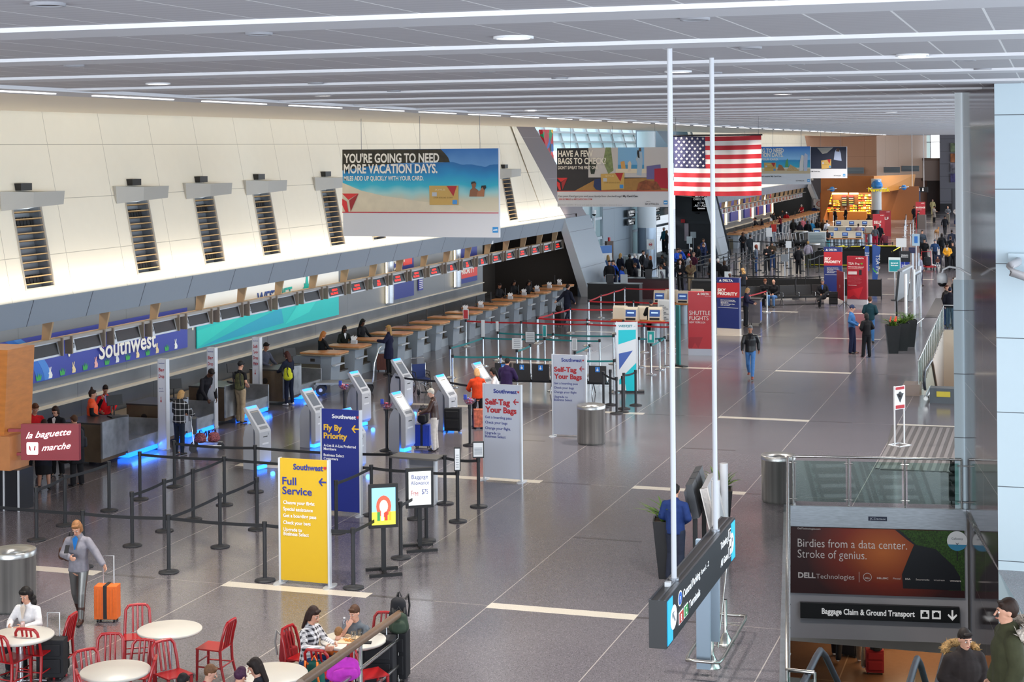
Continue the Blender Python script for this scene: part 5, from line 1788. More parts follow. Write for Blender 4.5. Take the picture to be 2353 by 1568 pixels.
for lab, base, tl, br_, col in (('black portrait media stand showing a colourful cartoon-like poster', (882, 1318), (866, 1112), (899, 1214), 0), ('black portrait media stand showing a white baggage allowance page', (965, 1262), (950, 1075), (980, 1168), 1)):
 q = P(*base)
 o = thing('media_stand', lab, 'display stand', (q.x, q.y, 0), .55)
 zt, zb = PY(tl[0], tl[1], q.y).z, PY(br_[0], br_[1], q.y).z
 g = MB()
 g.bx((-.27, -.04, zb), (.27, .04, zt), BLACK)
 g.build('frame', o)
 g = MB()
 g.bx((-.22, -.046, zb + .06), (.22, -.04, zt - .06), M('#f1f4f4' if col else '#8fd0ea', 0.3, emit=0.35))
 if col:
  g.text('Baggage', -.16, zt - .2, .08, SWB, y=-.05, w=.32)
  g.text('Allowance', -.18, zt - .32, .08, SWB, y=-.05, w=.36)
  g.text('Free', -.17, zb + .25, .10, SRED, y=-.05, w=.14)
  g.text('$75', .04, zb + .27, .10, SWB, y=-.05, w=.12)
 else:
  g.bx((-.22, -.047, zb + .06), (.22, -.041, zb + .3), M('#e8e04a', 0.4, emit=.3))
  g.flat([(.14 * math.cos(t), (zt + zb) / 2 + .2 * math.sin(t)) for t in [i * PI / 8 for i in range(16)]], -.05, M('#e4674e', 0.4))
  g.flat([(.08 * math.cos(t), (zt + zb) / 2 + .12 * math.sin(t)) for t in [i * PI / 8 for i in range(16)]], -.053, M('#f4ead2', 0.4))
  for k in range(4):
   g.bx((-.12 + .07 * k, -.056, (zt + zb) / 2 - .26), (-.07 + .07 * k, -.05, (zt + zb) / 2 - .1), M(['#3a9a5a', '#f0f0f0', '#d84a3a', '#f2c23a'][k], 0.4))
 g.build('screen', o)
 g = MB()
 g.bx((-.04, -.02, .04), (.04, .03, zb), BLACK)
 g.build('post', o)
 for s in (-1, 1):
  g = MB()
  g.bx((-.30, s * .24 - .04, 0), (.30, s * .24 + .04, .05), BLACK)
  g.bx((-.03, 0, .02), (.03, s * .24, .06), BLACK)
  g.build('foot', o)
q0, q1_ = P(905, 1150), P(1005, 1158)
o = thing('writing_counter', 'grey standing counter with a dark shelf top behind the black queue posts', 'table', (q0.x, q0.y, 0), math.atan2(q1_.y - q0.y, q1_.x - q0.x))
wd_ = (q1_ - q0).length
g = MB()
g.bx((0, -.25, .98), (wd_ + .1, .3, 1.02), M('#5d5a58', 0.4))
g.build('top', o)
g = MB()
g.bx((.4, -.05, .02), (wd_ - .05, .02, .98), M('#83848a', 0.4))
g.build('panel', o)
for x in (.38, wd_ - .05):
 g = MB()
 g.bx((x, -.08, 0), (x + .04, .05, .98), AL2)
 g.bx((x - .02, -.3, 0), (x + .06, .25, .02), AL2)
 g.build('leg', o)
BINM = M('#c2c2be', 0.38, 0.8, noise=0.3, scale=3, stretch=(3, 3, 0.05))
def wbin(x, y, lab, r=.37, h=1.02):
 q = P(x, y)
 o = thing('waste_bin', lab, 'bin', (q.x, q.y + .0, 0), 0, 'round steel waste bins')
 g = MB()
 g.lathe([(0, .0), (r - .02, 0), (r - .02, .03), (r, .04), (r, h - .10), (r + .008, h - .10), (r + .008, h - .09)], BINM, 36)
 g.build('body', o)
 g = MB()
 g.lathe([(r + .01, h - .09), (r + .01, h - .01), (r, h), (r * .55, h - .06), (r * .5, h - .10), (r * .5, h - .25)], M('#b4b4b2', .32, .9), 36)
 g.lathe([(r * .5, h - .24), (0, h - .24)], M('#2a3430', 0.6), 36)
 g.build('lid', o)
 return o
wbin(1359, 1019, 'round steel bin in front of the farther Self-Tag sign')
wbin(1789, 1152, 'round steel bin beside the glass railing corner')
wbin(32, 1400, 'round steel bin behind the woman in white at the left edge')
wbin(2082, 700 - 8, 'round steel bin behind the planters', .42, 1.0)
wbin(1841, 563, 'large round steel bin in the queue maze', .55, 1.1)
wbin(1870, 592, 'smaller steel bin in the queue maze near the far info board', .45, 1.0)
# ================================================================ HANGING THINGS
def banner(label, tl, tr, bl, br_, Y, build):
 L, R = PY(tl[0], tl[1], Y), PY(tr[0], tr[1], Y)
 zb = PY(bl[0], bl[1], Y).z
 o = thing('hanging_banner', label, 'banner', (L.x, L.y, 0), 0)
 pl = Plane((L.x, L.y, 0), 0)
 g = MB()
 w = R.x - L.x
 g.bx((0, 0, zb), (w, .10, L.z), M('#d6d6da', 0.5))
 g.build('panel', o)
 g = MB()
 for x in (w * .12, w * .5, w * .88):
  g.cyl((x, .05, L.z), (x, .05, 8.9), .008, M('#6a6a6e', 0.4), n=6)
 g.build('wires', o)
 build(o, pl)
 return o
def poster_sky(name, stops, axis=2, z0=0, z1=1, noise=0.0, nscale=2.0):
 """vertical sequence of print colours between heights z0 and z1"""
 m, nt, b = node_mat(name, 0.5)
 tc = nt.nodes.new('ShaderNodeTexCoord')
 sp = nt.nodes.new('ShaderNodeSeparateXYZ')
 nt.links.new(tc.outputs['Object'], sp.inputs[0])
 v = mnode(nt, 'DIVIDE', mnode(nt, 'SUBTRACT', sp.outputs[axis], z0), z1 - z0)
 if noise:
  n = nt.nodes.new('ShaderNodeTexNoise')
  n.inputs['Scale'].default_value = nscale
  nt.links.new(tc.outputs['Object'], n.inputs['Vector'])
  v = mnode(nt, 'ADD', v, mnode(nt, 'MULTIPLY', mnode(nt, 'SUBTRACT', n.outputs[0], .5), noise))
 r = nt.nodes.new('ShaderNodeValToRGB')
 e = r.color_ramp.elements
 e[0].position, e[0].color = stops[0][0], lin(stops[0][1])
 e[1].position, e[1].color = stops[-1][0], lin(stops[-1][1])
 for p, c in stops[1:-1]:
  k = e.new(p)
  k.color = lin(c)
 nt.links.new(v, r.inputs[0])
 nt.links.new(r.outputs[0], b.inputs['Base Color'])
 return m
GOLD = M('#c9a258', 0.45)
SKINP = M('#8d5a3c', 0.5)
TXT = M('#efe9dc', 0.5)
DKP = M('#1c1a1d', 0.5)
def widget(g, pl, x, y, s, k=1.0):
 """red triangular emblem, cut at its left"""
 R1, R2 = M('#d42a2e', 0.45), M('#9a1b22', 0.45)
 shape(g, pl, [(x, y - s), (x + 1.45 * s * k, y - s), (x + .55 * s * k, y - .45 * s)], R1, -.03)
 shape(g, pl, [(x + 1.45 * s * k, y - s), (x + .75 * s * k, y + .62 * s), (x + .62 * s * k, y - .40 * s)], R2, -.03)
 shape(g, pl, [(x, y - .55 * s), (x + .40 * s * k, y - .30 * s), (x + .55 * s * k, y + .62 * s), (x + .30 * s * k, y + .62 * s), (x, y - .0 * s)], R1, -.03)
def card(g, pl, x0, y0, x1, y1, dy=0):
 shape(g, pl, [(x0, y0 + dy), (x1, y0), (x1, y1), (x0 + 1, y1 + dy)], GOLD, -.03)
 w, h = x1 - x0, y1 - y0
 shape(g, pl, [(x0 + .60 * w, y0 + .5), (x0 + .95 * w, y0 + .5), (x0 + .83 * w, y0 + .55 * h)], M('#b0242a', 0.45), -.035)
 shape(g, pl, [(x0 + .1 * w, y0 + .34 * h), (x0 + .26 * w, y0 + .34 * h), (x0 + .26 * w, y0 + .55 * h), (x0 + .1 * w, y0 + .55 * h)], M('#b9bdc4', 0.4), -.035)
 shape(g, pl, [(x0 + .80 * w, y0 + .74 * h), (x0 + .96 * w, y0 + .74 * h), (x0 + .96 * w, y0 + .97 * h), (x0 + .80 * w, y0 + .97 * h)], M('#3f8fd0', 0.4), -.035)
 letter(g, pl, [('SKYMILES', x0 + .2 * w, y0 + .25 * h, x0 + .55 * w, h * .09, M('#e5cf98', 0.4), .02), ('3759 876543 21001', x0 + .15 * w, y0 + .66 * h, x0 + .80 * w, h * .08, M('#8a6a30', 0.4), .0)], y=-.036)
def amex(g, pl, x, y, s):
 shape(g, pl, [(x, y), (x + s, y), (x + s, y + s), (x, y + s)], M('#3490d2', 0.4), -.012)
 shape(g, pl, [(x + .15 * s, y + .45 * s), (x + .85 * s, y + .35 * s), (x + .9 * s, y + .62 * s), (x + .12 * s, y + .68 * s)], M('#cfe4f4', 0.4), -.016)
def ad_one(o, pl):
 z = lambda y: pl.loc(960, y)[1]
 g = MB()
 a, b = pl.loc(787, 344), pl.loc(1146, 487)
 g.flat([(a[0], b[1]), (b[0], b[1]), (b[0], a[1]), (a[0], a[1])], -.006,
           poster_sky('beach_print', [(0, '#d8cdb4'), (.18, '#cfc6ac'), (.30, '#9fd0cf'), (.42, '#2fb4cc'), (.60, '#1a8fc4'), (.77, '#1566a6'), (.775, '#5d93c8'), (1, '#2f6fb4')], 2, z(487), z(344), .22, 1.2))
 g.build('sea_picture', o)
 g = MB()
 HILL = M('#2f2a1c', 0.6, noise=0.5, scale=5)
 shape(g, pl, [(787, 344), (1013, 343), (1022, 352), (1030, 362), (1034, 373), (960, 374), (905, 376), (850, 382), (787, 392)], HILL, -.012)
 shape(g, pl, [(787, 487), (787, 420), (830, 438), (880, 450), (960, 462), (1060, 474), (1080, 487)], M('#d9ccb2', 0.5, noise=0.06, scale=3), -.010)
 g.build('headland', o)
 g = MB()
 letter(g, pl, [("YOU'RE GOING TO NEED", 791, 374, 1010, 20, TXT, .03), ('MORE VACATION DAYS.', 791, 398, 1006, 20, TXT, .03), ('MILES ADD UP QUICKLY WITH YOUR CARD.', 791, 415, 974, 10, TXT, .02)], y=-.03)
 g.build('lettering', o)
 g = MB()
 widget(g, pl, 787, 471, 26)
 shape(g, pl, [(787, 487), (1146, 488.5), (1146, 490.5), (787, 489)], M('#c22a38', 0.4), -.02)
 g.build('emblem', o)
 g = MB()
 card(g, pl, 987, 427, 1054, 471)
 amex(g, pl, 1132, 522, 13)
 g.build('card_picture', o)
 g = MB()
 shape(g, pl, [(1079, 452), (1081, 437), (1086, 432), (1084, 424), (1086, 418), (1091, 417), (1095, 421), (1094, 428), (1092, 432), (1100, 438), (1101, 452)], SKINP, -.03)
 shape(g, pl, [(1083, 424), (1084, 418), (1092, 417), (1095, 422), (1090, 421)], DKP, -.033)
 shape(g, pl, [(1096, 452), (1098, 441), (1105, 437), (1107, 430), (1112, 428), (1116, 432), (1114, 440), (1113, 452)], M('#a86c48', 0.5), -.032)
 shape(g, pl, [(1106, 434), (1107, 427), (1117, 426), (1118, 432), (1113, 437), (1110, 430)], DKP, -.035)
 g.build('bathers_picture', o)
banner('large hanging banner with a beach picture headed GOING TO NEED MORE VACATION DAYS, nearest of the banners', (787, 344), (1146, 341), (787, 543), (1147, 547), 48, ad_one)['label'] = \
 "large nearest hanging banner, beach picture headed MORE VACATION DAYS with two bathers"
def ad_two(o, pl):
 g = MB()
 shape(g, pl, [(1280, 341), (1536, 338), (1536, 438), (1280, 439)], M('#26242b', 0.5), -.006)
 shape(g, pl, [(1352, 340), (1536, 338), (1536, 408), (1352, 408)], M('#c9c3c0', 0.5), -.008)
 shape(g, pl, [(1420, 339), (1480, 339), (1480, 392), (1420, 392)], M('#7fb4dc', 0.5), -.012)
 shape(g, pl, [(1420, 379), (1480, 379), (1480, 388), (1420, 388)], M('#3f92c0', 0.5), -.014)
 shape(g, pl, [(1415, 388), (1536, 388), (1536, 398), (1415, 398)], M('#e0d2b8', 0.5), -.015)
 shape(g, pl, [(1320, 439), (1370, 412), (1536, 408), (1536, 438)], M('#a5793f', 0.5, noise=0.1, scale=4), -.012)
 shape(g, pl, [(1392, 339), (1404, 339), (1410, 392), (1398, 400), (1386, 372)], M('#7d8a5a', 0.5, noise=.3, scale=6), -.014)
 shape(g, pl, [(1353, 372), (1362, 366), (1372, 372), (1366, 400), (1358, 400)], M('#1f2b22', 0.5), -.016)
 g.build('room_picture', o)
 g = MB()
 shape(g, pl, [(1463, 402), (1465, 376), (1461, 366), (1468, 350), (1475, 349), (1477, 368), (1474, 404)], M('#a9bccb', 0.5), -.02)
 shape(g, pl, [(1464, 352), (1465, 345), (1469, 347), (1470, 364), (1466, 362)], DKP, -.024)
 shape(g, pl, [(1467, 348), (1469, 340), (1473, 340), (1474, 348)], M('#5a4638', 0.5), -.022)
 shape(g, pl, [(1428, 388), (1426, 372), (1435, 370), (1438, 388)], M('#d2a05a', 0.5), -.02)
 shape(g, pl, [(1443, 395), (1443, 374), (1448, 369), (1451, 376), (1450, 394)], M('#d8c8b4', 0.5), -.02)
 g.build('family_picture', o)
 g = MB()
 shape(g, pl, [(1486, 412), (1486, 382), (1518, 378), (1520, 412)], M('#6a6596', 0.5), -.024)
 shape(g, pl, [(1504, 430), (1504, 388), (1534, 386), (1536, 434)], M('#b01c34', 0.5), -.028)
 shape(g, pl, [(1463, 438), (1468, 420), (1484, 414), (1510, 418), (1520, 436)], M('#8a4a2a', 0.5, noise=.4, scale=7), -.032)
 shape(g, pl, [(1364, 428), (1366, 412), (1382, 410), (1382, 438), (1370, 436)], M('#1d3160', 0.5), -.026)
 g.build('luggage_picture', o)
 g = MB()
 card(g, pl, 1381, 397, 1435, 434, 3)
 amex(g, pl, 1525, 461, 9)
 g.build('card_picture', o)
 g = MB()
 widget(g, pl, 1280, 426, 17)
 shape(g, pl, [(1280, 438.5), (1536, 438), (1536, 440), (1280, 440.5)], M('#cc4030', 0.4), -.02)
 g.build('emblem', o)
 g = MB()
 TD = M('#3a3a40', 0.5)
 letter(g, pl, [('HAVE A FEW', 1283, 360, 1363, 13.5, TXT, .03), ('BAGS TO CHECK?', 1283, 377, 1393, 13.5, TXT, .03), ("DON'T SWEAT THE FIRST ONE.", 1283, 389, 1375, 7, TXT, .02),
                   ('Can your Card get you and your family free checked bags?', 1283, 453, 1430, 4.5, TD, 0), ('My Card Can.', 1432, 453, 1467, 4.5, TD, .03),
                   ('1.800.SKYMILES or MYCARDCAN.COM', 1283, 459.5, 1361, 3.4, M('#cc3028', 0.5), .01), ('DELTA', 1486, 464, 1495, 1.6, TD, .02), ('SKYMILES', 1483, 471, 1514, 4.5, TD, 0),
                   ('You must complete all terms and apply for the card benefit in advance of travel', 1283, 471.5, 1430, 1.3, TD, 0)], y=-.04)
 g.build('lettering', o)
banner('hanging banner headed HAVE A FEW BAGS TO CHECK, left of the flag', (1280, 341), (1536, 338), (1280, 475), (1537, 479), 75, ad_two)
def ad_three(o, pl):
 g = MB()
 zz = lambda y: pl.loc(1800, y)[1]
 a, b = pl.loc(1690, 338), pl.loc(1862, 399)
 g.flat([(a[0], b[1]), (b[0], b[1]), (b[0], a[1]), (a[0], a[1])], -.01, poster_sky('seaside_print', [(0, '#cdb898'), (.16, '#c8b590'), (.2, '#e0d8c4'), (.24, '#3fb0c8'), (.5, '#2f8fc4'), (.53, '#8fc4ea'), (1, '#2f70c0')], 2, zz(399), zz(338), .03))
 g.build('sea_picture', o)
 g = MB()
 shape(g, pl, [(1837, 393), (1838, 372), (1842, 356), (1847, 358), (1846, 392)], M('#d8d2cc', 0.5), -.03)
 shape(g, pl, [(1847, 393), (1847, 362), (1850, 352), (1856, 356), (1855, 393)], M('#bcc0d0', 0.5), -.03)
 shape(g, pl, [(1804, 384), (1806, 370), (1810, 364), (1812, 384)], M('#5a9a5c', 0.5), -.03)
 shape(g, pl, [(1786, 392), (1790, 378), (1797, 380), (1804, 392)], M('#9a6a48', 0.5), -.03)
 shape(g, pl, [(1808, 393), (1816, 378), (1830, 386), (1836, 393)], M('#c0a070', 0.5, noise=.2), -.034)
 g.build('family_picture', o)
 g = MB()
 card(g, pl, 1756, 374, 1783, 393)
 amex(g, pl, 1855, 412, 6)
 g.build('card_picture', o)
 g = MB()
 letter(g, pl, [("YOU'RE GOING TO NEED", 1692, 351, 1801, 9, TXT, .03), ('MORE VACATION DAYS.', 1692, 361, 1800, 9, TXT, .03), ('EARN MILES WITH YOUR CARD.', 1692, 369, 1789, 5, TXT, .02),
                   ("Can your Card have miles that don't expire? My Card Can.", 1694, 407, 1796, 3, M('#3a3a40', 0.5), .02), ('SKYMILES', 1829, 417, 1848, 3, M('#3a3a40', 0.5), 0)], y=-.04)
 g.build('lettering', o)
banner('hanging banner with a family on a beach, right of the flag and partly behind it', (1690, 338), (1862, 338), (1690, 424), (1862, 424), 110, ad_three)
def ad_four(o, pl):
 g = MB()
 shape(g, pl, [(1826, 338), (1945, 337.5), (1945, 388), (1826, 388)], M('#1c2238', 0.5), -.01)
 shape(g, pl, [(1878, 340), (1915, 339), (1900, 352), (1890, 354)], M('#9a968e', 0.5), -.015)
 shape(g, pl, [(1916, 367), (1918, 350), (1922, 342), (1928, 342), (1932, 352), (1934, 370)], M('#a8b4d0', 0.5), -.02)
 shape(g, pl, [(1921, 348), (1922, 341), (1929, 341), (1929, 349)], M('#4a3226', 0.5), -.024)
 g.build('cabin_picture', o)
 g = MB()
 card(g, pl, 1887, 366, 1910, 386, 3)
 amex(g, pl, 1937, 400, 5.5)
 g.build('card_picture', o)
 g = MB()
 letter(g, pl, [('SKYMILES', 1916, 405, 1932, 2.8, M('#3a3a40', 0.5), 0), ('? My Card Can.', 1863, 395, 1885, 2, M('#3a3a40', 0.5), .03)], y=-.03)
 g.build('lettering', o)
banner('rightmost hanging banner, man in an aircraft cabin with a gold card', (1826, 338), (1946, 337.5), (1826, 410), (1946, 410), 120, ad_four)
YF = 62.0
L, R, Bz = PY(1547, 313, YF), PY(1749, 311, YF), PY(1548, 449, YF).z
o = thing('hanging_flag', 'large stars and stripes flag hanging from the ceiling', 'flag', (L.x, YF, 0), 0)
w_, zt = R.x - L.x, L.z + .0
hf = zt - Bz
FR, FW, FB = M('#a81a26', 0.7), M('#cfcac6', 0.7), M('#1c1e44', 0.7)
def rip(u, v):
 return .035 * math.sin(u * 34 + 3 * v) * (.35 + .65 * v) + .02 * math.sin(u * 13 + 1.2)
g = MB()
NU = 90
for s in range(13):
 vs, fs = [], []
 for i in range(NU + 1):
  u = i / NU
  for v in (s / 13, (s + 1) / 13):
   vs.append((w_ * u, rip(u, v), zt - hf * v - .03 * math.sin(u * PI)))
 for i in range(NU):
  a = 2 * i
  fs.append((a, a + 1, a + 3, a + 2))
 if s < 7:
  c = int(NU * .375)
  g.add(vs[:2 * c + 2], fs[:c], FB, True)
  g.add(vs[2 * c:], [tuple(x - 2 * c for x in f) for f in fs[c:]], FR if s % 2 == 0 else FW, True)
 else:
  g.add(vs, fs, FR if s % 2 == 0 else FW, True)
g.build('cloth', o)
g = MB()
for r in range(9):
 for c in range(6 if r % 2 == 0 else 5):
  u = .375 * ((c + .5) / 6 if r % 2 == 0 else (c + 1) / 6)
  v = (7 / 13) * (r + .6) / 9.4
  x, z, y = w_ * u, zt - hf * v - .03 * math.sin(u * PI), rip(u, v) - .02
  g.flat([(x + (.062 if k % 2 == 0 else .025) * math.sin(k * PI / 5), z + (.062 if k % 2 == 0 else .025) * math.cos(k * PI / 5)) for k in range(10)], y, FW)
g.build('stars', o)
g = MB()
g.cyl((-.05, 0, zt + .02), (w_ + .05, 0, zt + .02), .03, DKP, n=8)
for x in (.1, w_ - .1):
 g.cyl((x, 0, zt), (x, 0, 8.9), .008, M('#6a6a6e', 0.4), n=6)
g.build('rod', o)
sa, sb = P(1530.8, 1381.8, 3.0), P(1689, 1190, 3.0)
rz = math.atan2(sb.y - sa.y, sb.x - sa.x)
Ls = (sb - sa).length
zb = PY(1530.8, 1493, sa.y).z
o = thing('direction_sign', 'long black hanging direction sign on two white poles, lettered Central Parking and Ticketing', 'sign', (sa.x, sa.y, 0), rz)
pl = Plane((sa.x, sa.y, 0), rz)
BLKS = M('#17171a', 0.35)
g = MB()
g.bx((0, 0, zb), (Ls, .19, 3.0), BLKS)
g.build('box', o)
g = MB()
for y in (.005, .07, .165):
 g.bx((0, y, 3.0), (Ls, y + .02, 3.006), M('#55575c', 0.3, 0.4))
g.bx((.55, .08, 3.0), (.62, .14, 3.05), M('#cfd0d2', 0.4))
g.build('top_trim', o)
CY2 = M('#2fb4ea', 0.4, emit=0.25)
WL = M('#f2f2f2', 0.4, emit=0.25)
g = MB()
hz = 3.0 - zb
g.bx((.04, -.006, zb + .02), (.30, 0, 2.98), CY2)
g.bx((Ls - .30, -.006, zb + .02), (Ls - .04, 0, 2.98), CY2)
for cx in (.32, Ls - .32):
 g.flat([(cx + .16 * math.cos(t), zb + hz * .5 + .13 * math.sin(t)) for t in [i * PI / 10 for i in range(20)]], -.010, WL)
g.flat([(.24, zb + hz * .62), (.36, zb + hz * .62), (.30, zb + hz * .58), (.40, zb + hz * .40), (.37, zb + hz * .38), (.27, zb + hz * .54), (.24, zb + hz * .48)], -.014, M('#8a9096', 0.4))
g.flat([(Ls - .24, zb + hz * .62), (Ls - .36, zb + hz * .62), (Ls - .30, zb + hz * .58), (Ls - .40, zb + hz * .40), (Ls - .37, zb + hz * .38), (Ls - .27, zb + hz * .54), (Ls - .24, zb + hz * .48)], -.014, M('#8a9096', 0.4))
g.build('arrow_panels', o)
g = MB()
g.flat([(.66 + .11 * math.cos(t), zb + hz * .72 + .085 * math.sin(t)) for t in [i * PI / 10 for i in range(20)]], -.008, WL)
g.flat([(.66 + .09 * math.cos(t), zb + hz * .72 + .07 * math.sin(t)) for t in [i * PI / 10 for i in range(20)]], -.011, M('#2a6ac8', 0.4))
g.text('P', .62, zb + hz * .66, .06, WL, y=-.014, bold=.03)
for x, c, ch in ((.60, '#c8402e', 'B'), (.86, '#2e9a48', 'C')):
 g.bx((x, -.008, zb + hz * .17), (x + .22, -.004, zb + hz * .43), WL)
 g.bx((x + .015, -.012, zb + hz * .19), (x + .205, -.008, zb + hz * .41), M(c, 0.4))
 g.text(ch, x + .06, zb + hz * .24, .07, WL, y=-.016, bold=.03)
g.text('Central Parking', .82, zb + hz * .64, .085, WL, y=-.008, bold=.025, w=.95)
g.text('Rows L - Z', 1.84, zb + hz * .65, .055, WL, y=-.008, bold=.02, w=.46)
g.text('Terminals', 1.14, zb + hz * .24, .085, WL, y=-.008, bold=.025, w=.62)
for z, t in ((.66, 'Ticketing'), (.24, 'All Gates')):
 g.text(t, Ls - 1.05, zb + hz * z, .085, WL, y=-.008, bold=.025, w=.48, align='L')
 g.bx((Ls - .52, -.010, zb + hz * (z - .03)), (Ls - .36, -.006, zb + hz * (z + .24)), WL)
 g.bx((Ls - .505, -.013, zb + hz * (z - .01)), (Ls - .375, -.010, zb + hz * (z + .22)), BLKS)
 g.bx((Ls - .46, -.016, zb + hz * (z + .03)), (Ls - .42, -.013, zb + hz * (z + .18)), WL)
g.build('lettering', o)
for px, py in ((1551, 1335), (1645, 1222)):
 c = P(px, py, 3.0)
 lo = Vector((c.x - sa.x, c.y - sa.y, 0))
 lx = lo.dot(Vector((math.cos(rz), math.sin(rz), 0)))
 g = MB()
 g.cyl((lx, .095, 3.0), (lx, .095, 8.9), .030, M('#c9cbd1', 0.3), n=16)
 g.cyl((lx, .095, 3.0), (lx, .095, 3.03), .055, STEEL, n=16)
 g.build('pole', o)
o = thing('checkpoint_sign', 'black hanging sign lettered SECURITY CHECKPOINT GATES A1 - A22 under the flag', 'sign', (0, 117.6, 0), 0)
pl = Plane((0, 117.6, 0), 0)
g = MB()
shape(g, pl, [(1590, 430), (1635, 430), (1635, 486), (1590, 486)], M('#141519', 0.4), 0)
a, b = pl.loc(1590, 486), pl.loc(1635, 430)
g.bx((a[0], 0, a[1]), (b[0], .2, b[1]), M('#141519', 0.4))
g.build('panel', o)
g = MB()
letter(g, pl, [('SECURITY', 1597, 453, 1623, 4, WL, .03), ('CHECKPOINT', 1593, 460, 1628, 4, WL, .03), ('GATES', 1603, 468, 1618, 3.4, WL, .03), ('A1 - A22', 1596, 475, 1625, 5, WL, .03)])
shape(g, pl, [(1602, 479), (1606, 476.5), (1606, 478), (1620, 478), (1620, 480.5), (1606, 480.5), (1606, 482)], WL, -.01)
g.build('lettering', o)
RPL = Plane((RX + .2, 60, 0), PI / 2)
for i, (x0, y0, x1, y1, t1, t2, lab) in enumerate(((1439, 481, 1456, 500, 'ALL TERMINALS', 'Daytime', 'upper black gate sign left of the white round column'), (1439, 501, 1456, 519, 'Gates A1 - 22', 'Security', 'lower black gate sign left of the white round column'),
                                                  (1500, 472, 1514, 489, 'TERMINALS', 'Daytime', 'upper black gate sign right of the white round column'), (1500, 491, 1514, 508, 'Gates A1 - 22', 'Security', 'lower black gate sign right of the white round column'),
                                                  (1290, 507, 1296, 526, '4', '', 'small black number sign beside the leaning pier'))):
 a, b = RPL.loc(x0, y1), RPL.loc(x1, y0)
 o = thing('gate_sign', lab, 'sign', (RX + .2, 60, 0), PI / 2)
 g = MB()
 g.bx((a[0], -.1, a[1]), (b[0], -.02, b[1]), M('#26282c', 0.4))
 g.build('panel', o)
 g = MB()
 w = b[0] - a[0]
 g.text(t1, a[0] + .1 * w, a[1] + (b[1] - a[1]) * .55, .16, WL, y=-.11, bold=.03, w=w * .8)
 if t2:
  g.text(t2, a[0] + .2 * w, a[1] + (b[1] - a[1]) * .18, .13, WL, y=-.11, bold=.03, w=w * .6)
 g.build('lettering', o)
c = PX(1487, 560, -25.4)
o = thing('round_column', 'white round column with a steel-clad foot in the security recess', 'column', (c.x, c.y, 0))
g = MB()
g.cyl((0, 0, 2.5), (0, 0, 8.8), .62, M('#d3dbe2', 0.35), n=28)
g.build('shaft', o)
g = MB()
g.cyl((0, 0, 0), (0, 0, 2.5), .63, M('#8794a2', 0.25, 0.7), n=28)
g.build('cladding', o)
m, nt, b = node_mat('mural_print', 0.5)
tc = nt.nodes.new('ShaderNodeTexCoord')
v = nt.nodes.new('ShaderNodeTexVoronoi')
v.inputs['Scale'].default_value = 2.2
nt.links.new(tc.outputs['Object'], v.inputs['Vector'])
sx = nt.nodes.new('ShaderNodeSeparateXYZ')
nt.links.new(v.outputs['Color'], sx.inputs[0])
r_ = nt.nodes.new('ShaderNodeValToRGB')
r_.color_ramp.interpolation = 'CONSTANT'
e = r_.color_ramp.elements
e[0].color, e[1].color, e[1].position = lin('#d02a30'), lin('#c81f2c'), .3
for p_, c_ in ((.45, '#1f9a5c'), (.58, '#f0b030'), (.68, '#e8e8ec'), (.78, '#2c2c34'), (.85, '#e87a8c'), (.92, '#3a70c0')):
 k = e.new(p_)
 k.color = lin(c_)
nt.links.new(sx.outputs[0], r_.inputs[0])
nt.links.new(r_.outputs[0], b.inputs['Base Color'])
o = thing('wall_mural', 'multicoloured red, green and yellow mural beside the leaning pier', 'mural', (0, 0, 0))
g = MB()
T_ = [PX(1246, 298, -26.2), PX(1271, 298, -26.2), PX(1274, 440, -26.2)]
g.add([tuple(p) for p in T_] + [(p.x - .2, p.y, p.z) for p in T_], [(0, 1, 2), (5, 4, 3), (0, 3, 4, 1), (1, 4, 5, 2), (2, 5, 3, 0)], m)
g.build('panel', o)
lit = [(1180, 84), (2096, 125), (363, 191), (740, 218), (1558, 163), (1719, 198), (1798, 215), (1850, 226), (1218, 252), (1378, 264), (2048, 257), (2139, 285), (2023, 265)]
unlit = [(110, 7), (595, 75), (1597, 41), (1724, 108), (170, 149), (475, 177), (1117, 162), (1640, 286 - 120), (2219, 136), (1827, 145), (725, 190), (2258, 157), (1286, 178), (905, 208)]
dl = None
for i, (x, y) in enumerate(lit + unlit):
 on = i < len(lit)
 q = P(x, y, 8.9)
 o = thing('ceiling_downlight', '%s, %s' % ('lit round ceiling downlight' if on else 'small dark ceiling fitting', ('%s of the lit ones listed from nearest' if False else 'at the near left of the ceiling' if x < 500 and y < 120 else 'far from the camera') if False else ('nearest the camera' if y < 90 else 'in the %s part of the ceiling' % ('left' if x < 800 else 'middle' if x < 1500 else 'right')) + (', close' if y < 150 else ', distant')), 'ceiling light', (q.x, q.y, 8.885), 0, 'lit ceiling downlights' if on else 'unlit ceiling fittings')
 g = MB()
 g.cyl((0, 0, 0), (0, 0, .05), .17 if on else .10, M('#fff6e8', 0.5, emit=8) if on else M('#4a4a4e', 0.5), n=20)
 g.build('lens', o)
 g = MB()
 g.lathe([(.17 if on else .10, .05), (.17 if on else .10, -.008), (.20 if on else .13, -.008), (.20 if on else .13, .05)], WHITE if on else M('#9a9aa0', 0.5), 20)
 g.build('trim_ring', o)
for ix in range(3):
 for iy in range(9):
  l = bpy.data.lights.new('downlight', 'AREA')  # added grid of fill lamps brightening the hall, not placed at the modelled fittings
  l.shape, l.size, l.energy, l.color, l.spread = 'DISK', .5, 330, (1.0, .93, .84), 2.4
  k = bpy.data.objects.new('downlight', l)
  COL.objects.link(k)
  k.location = (-14.5 + 5.6 * ix, 24 + 18.5 * iy, 8.84)
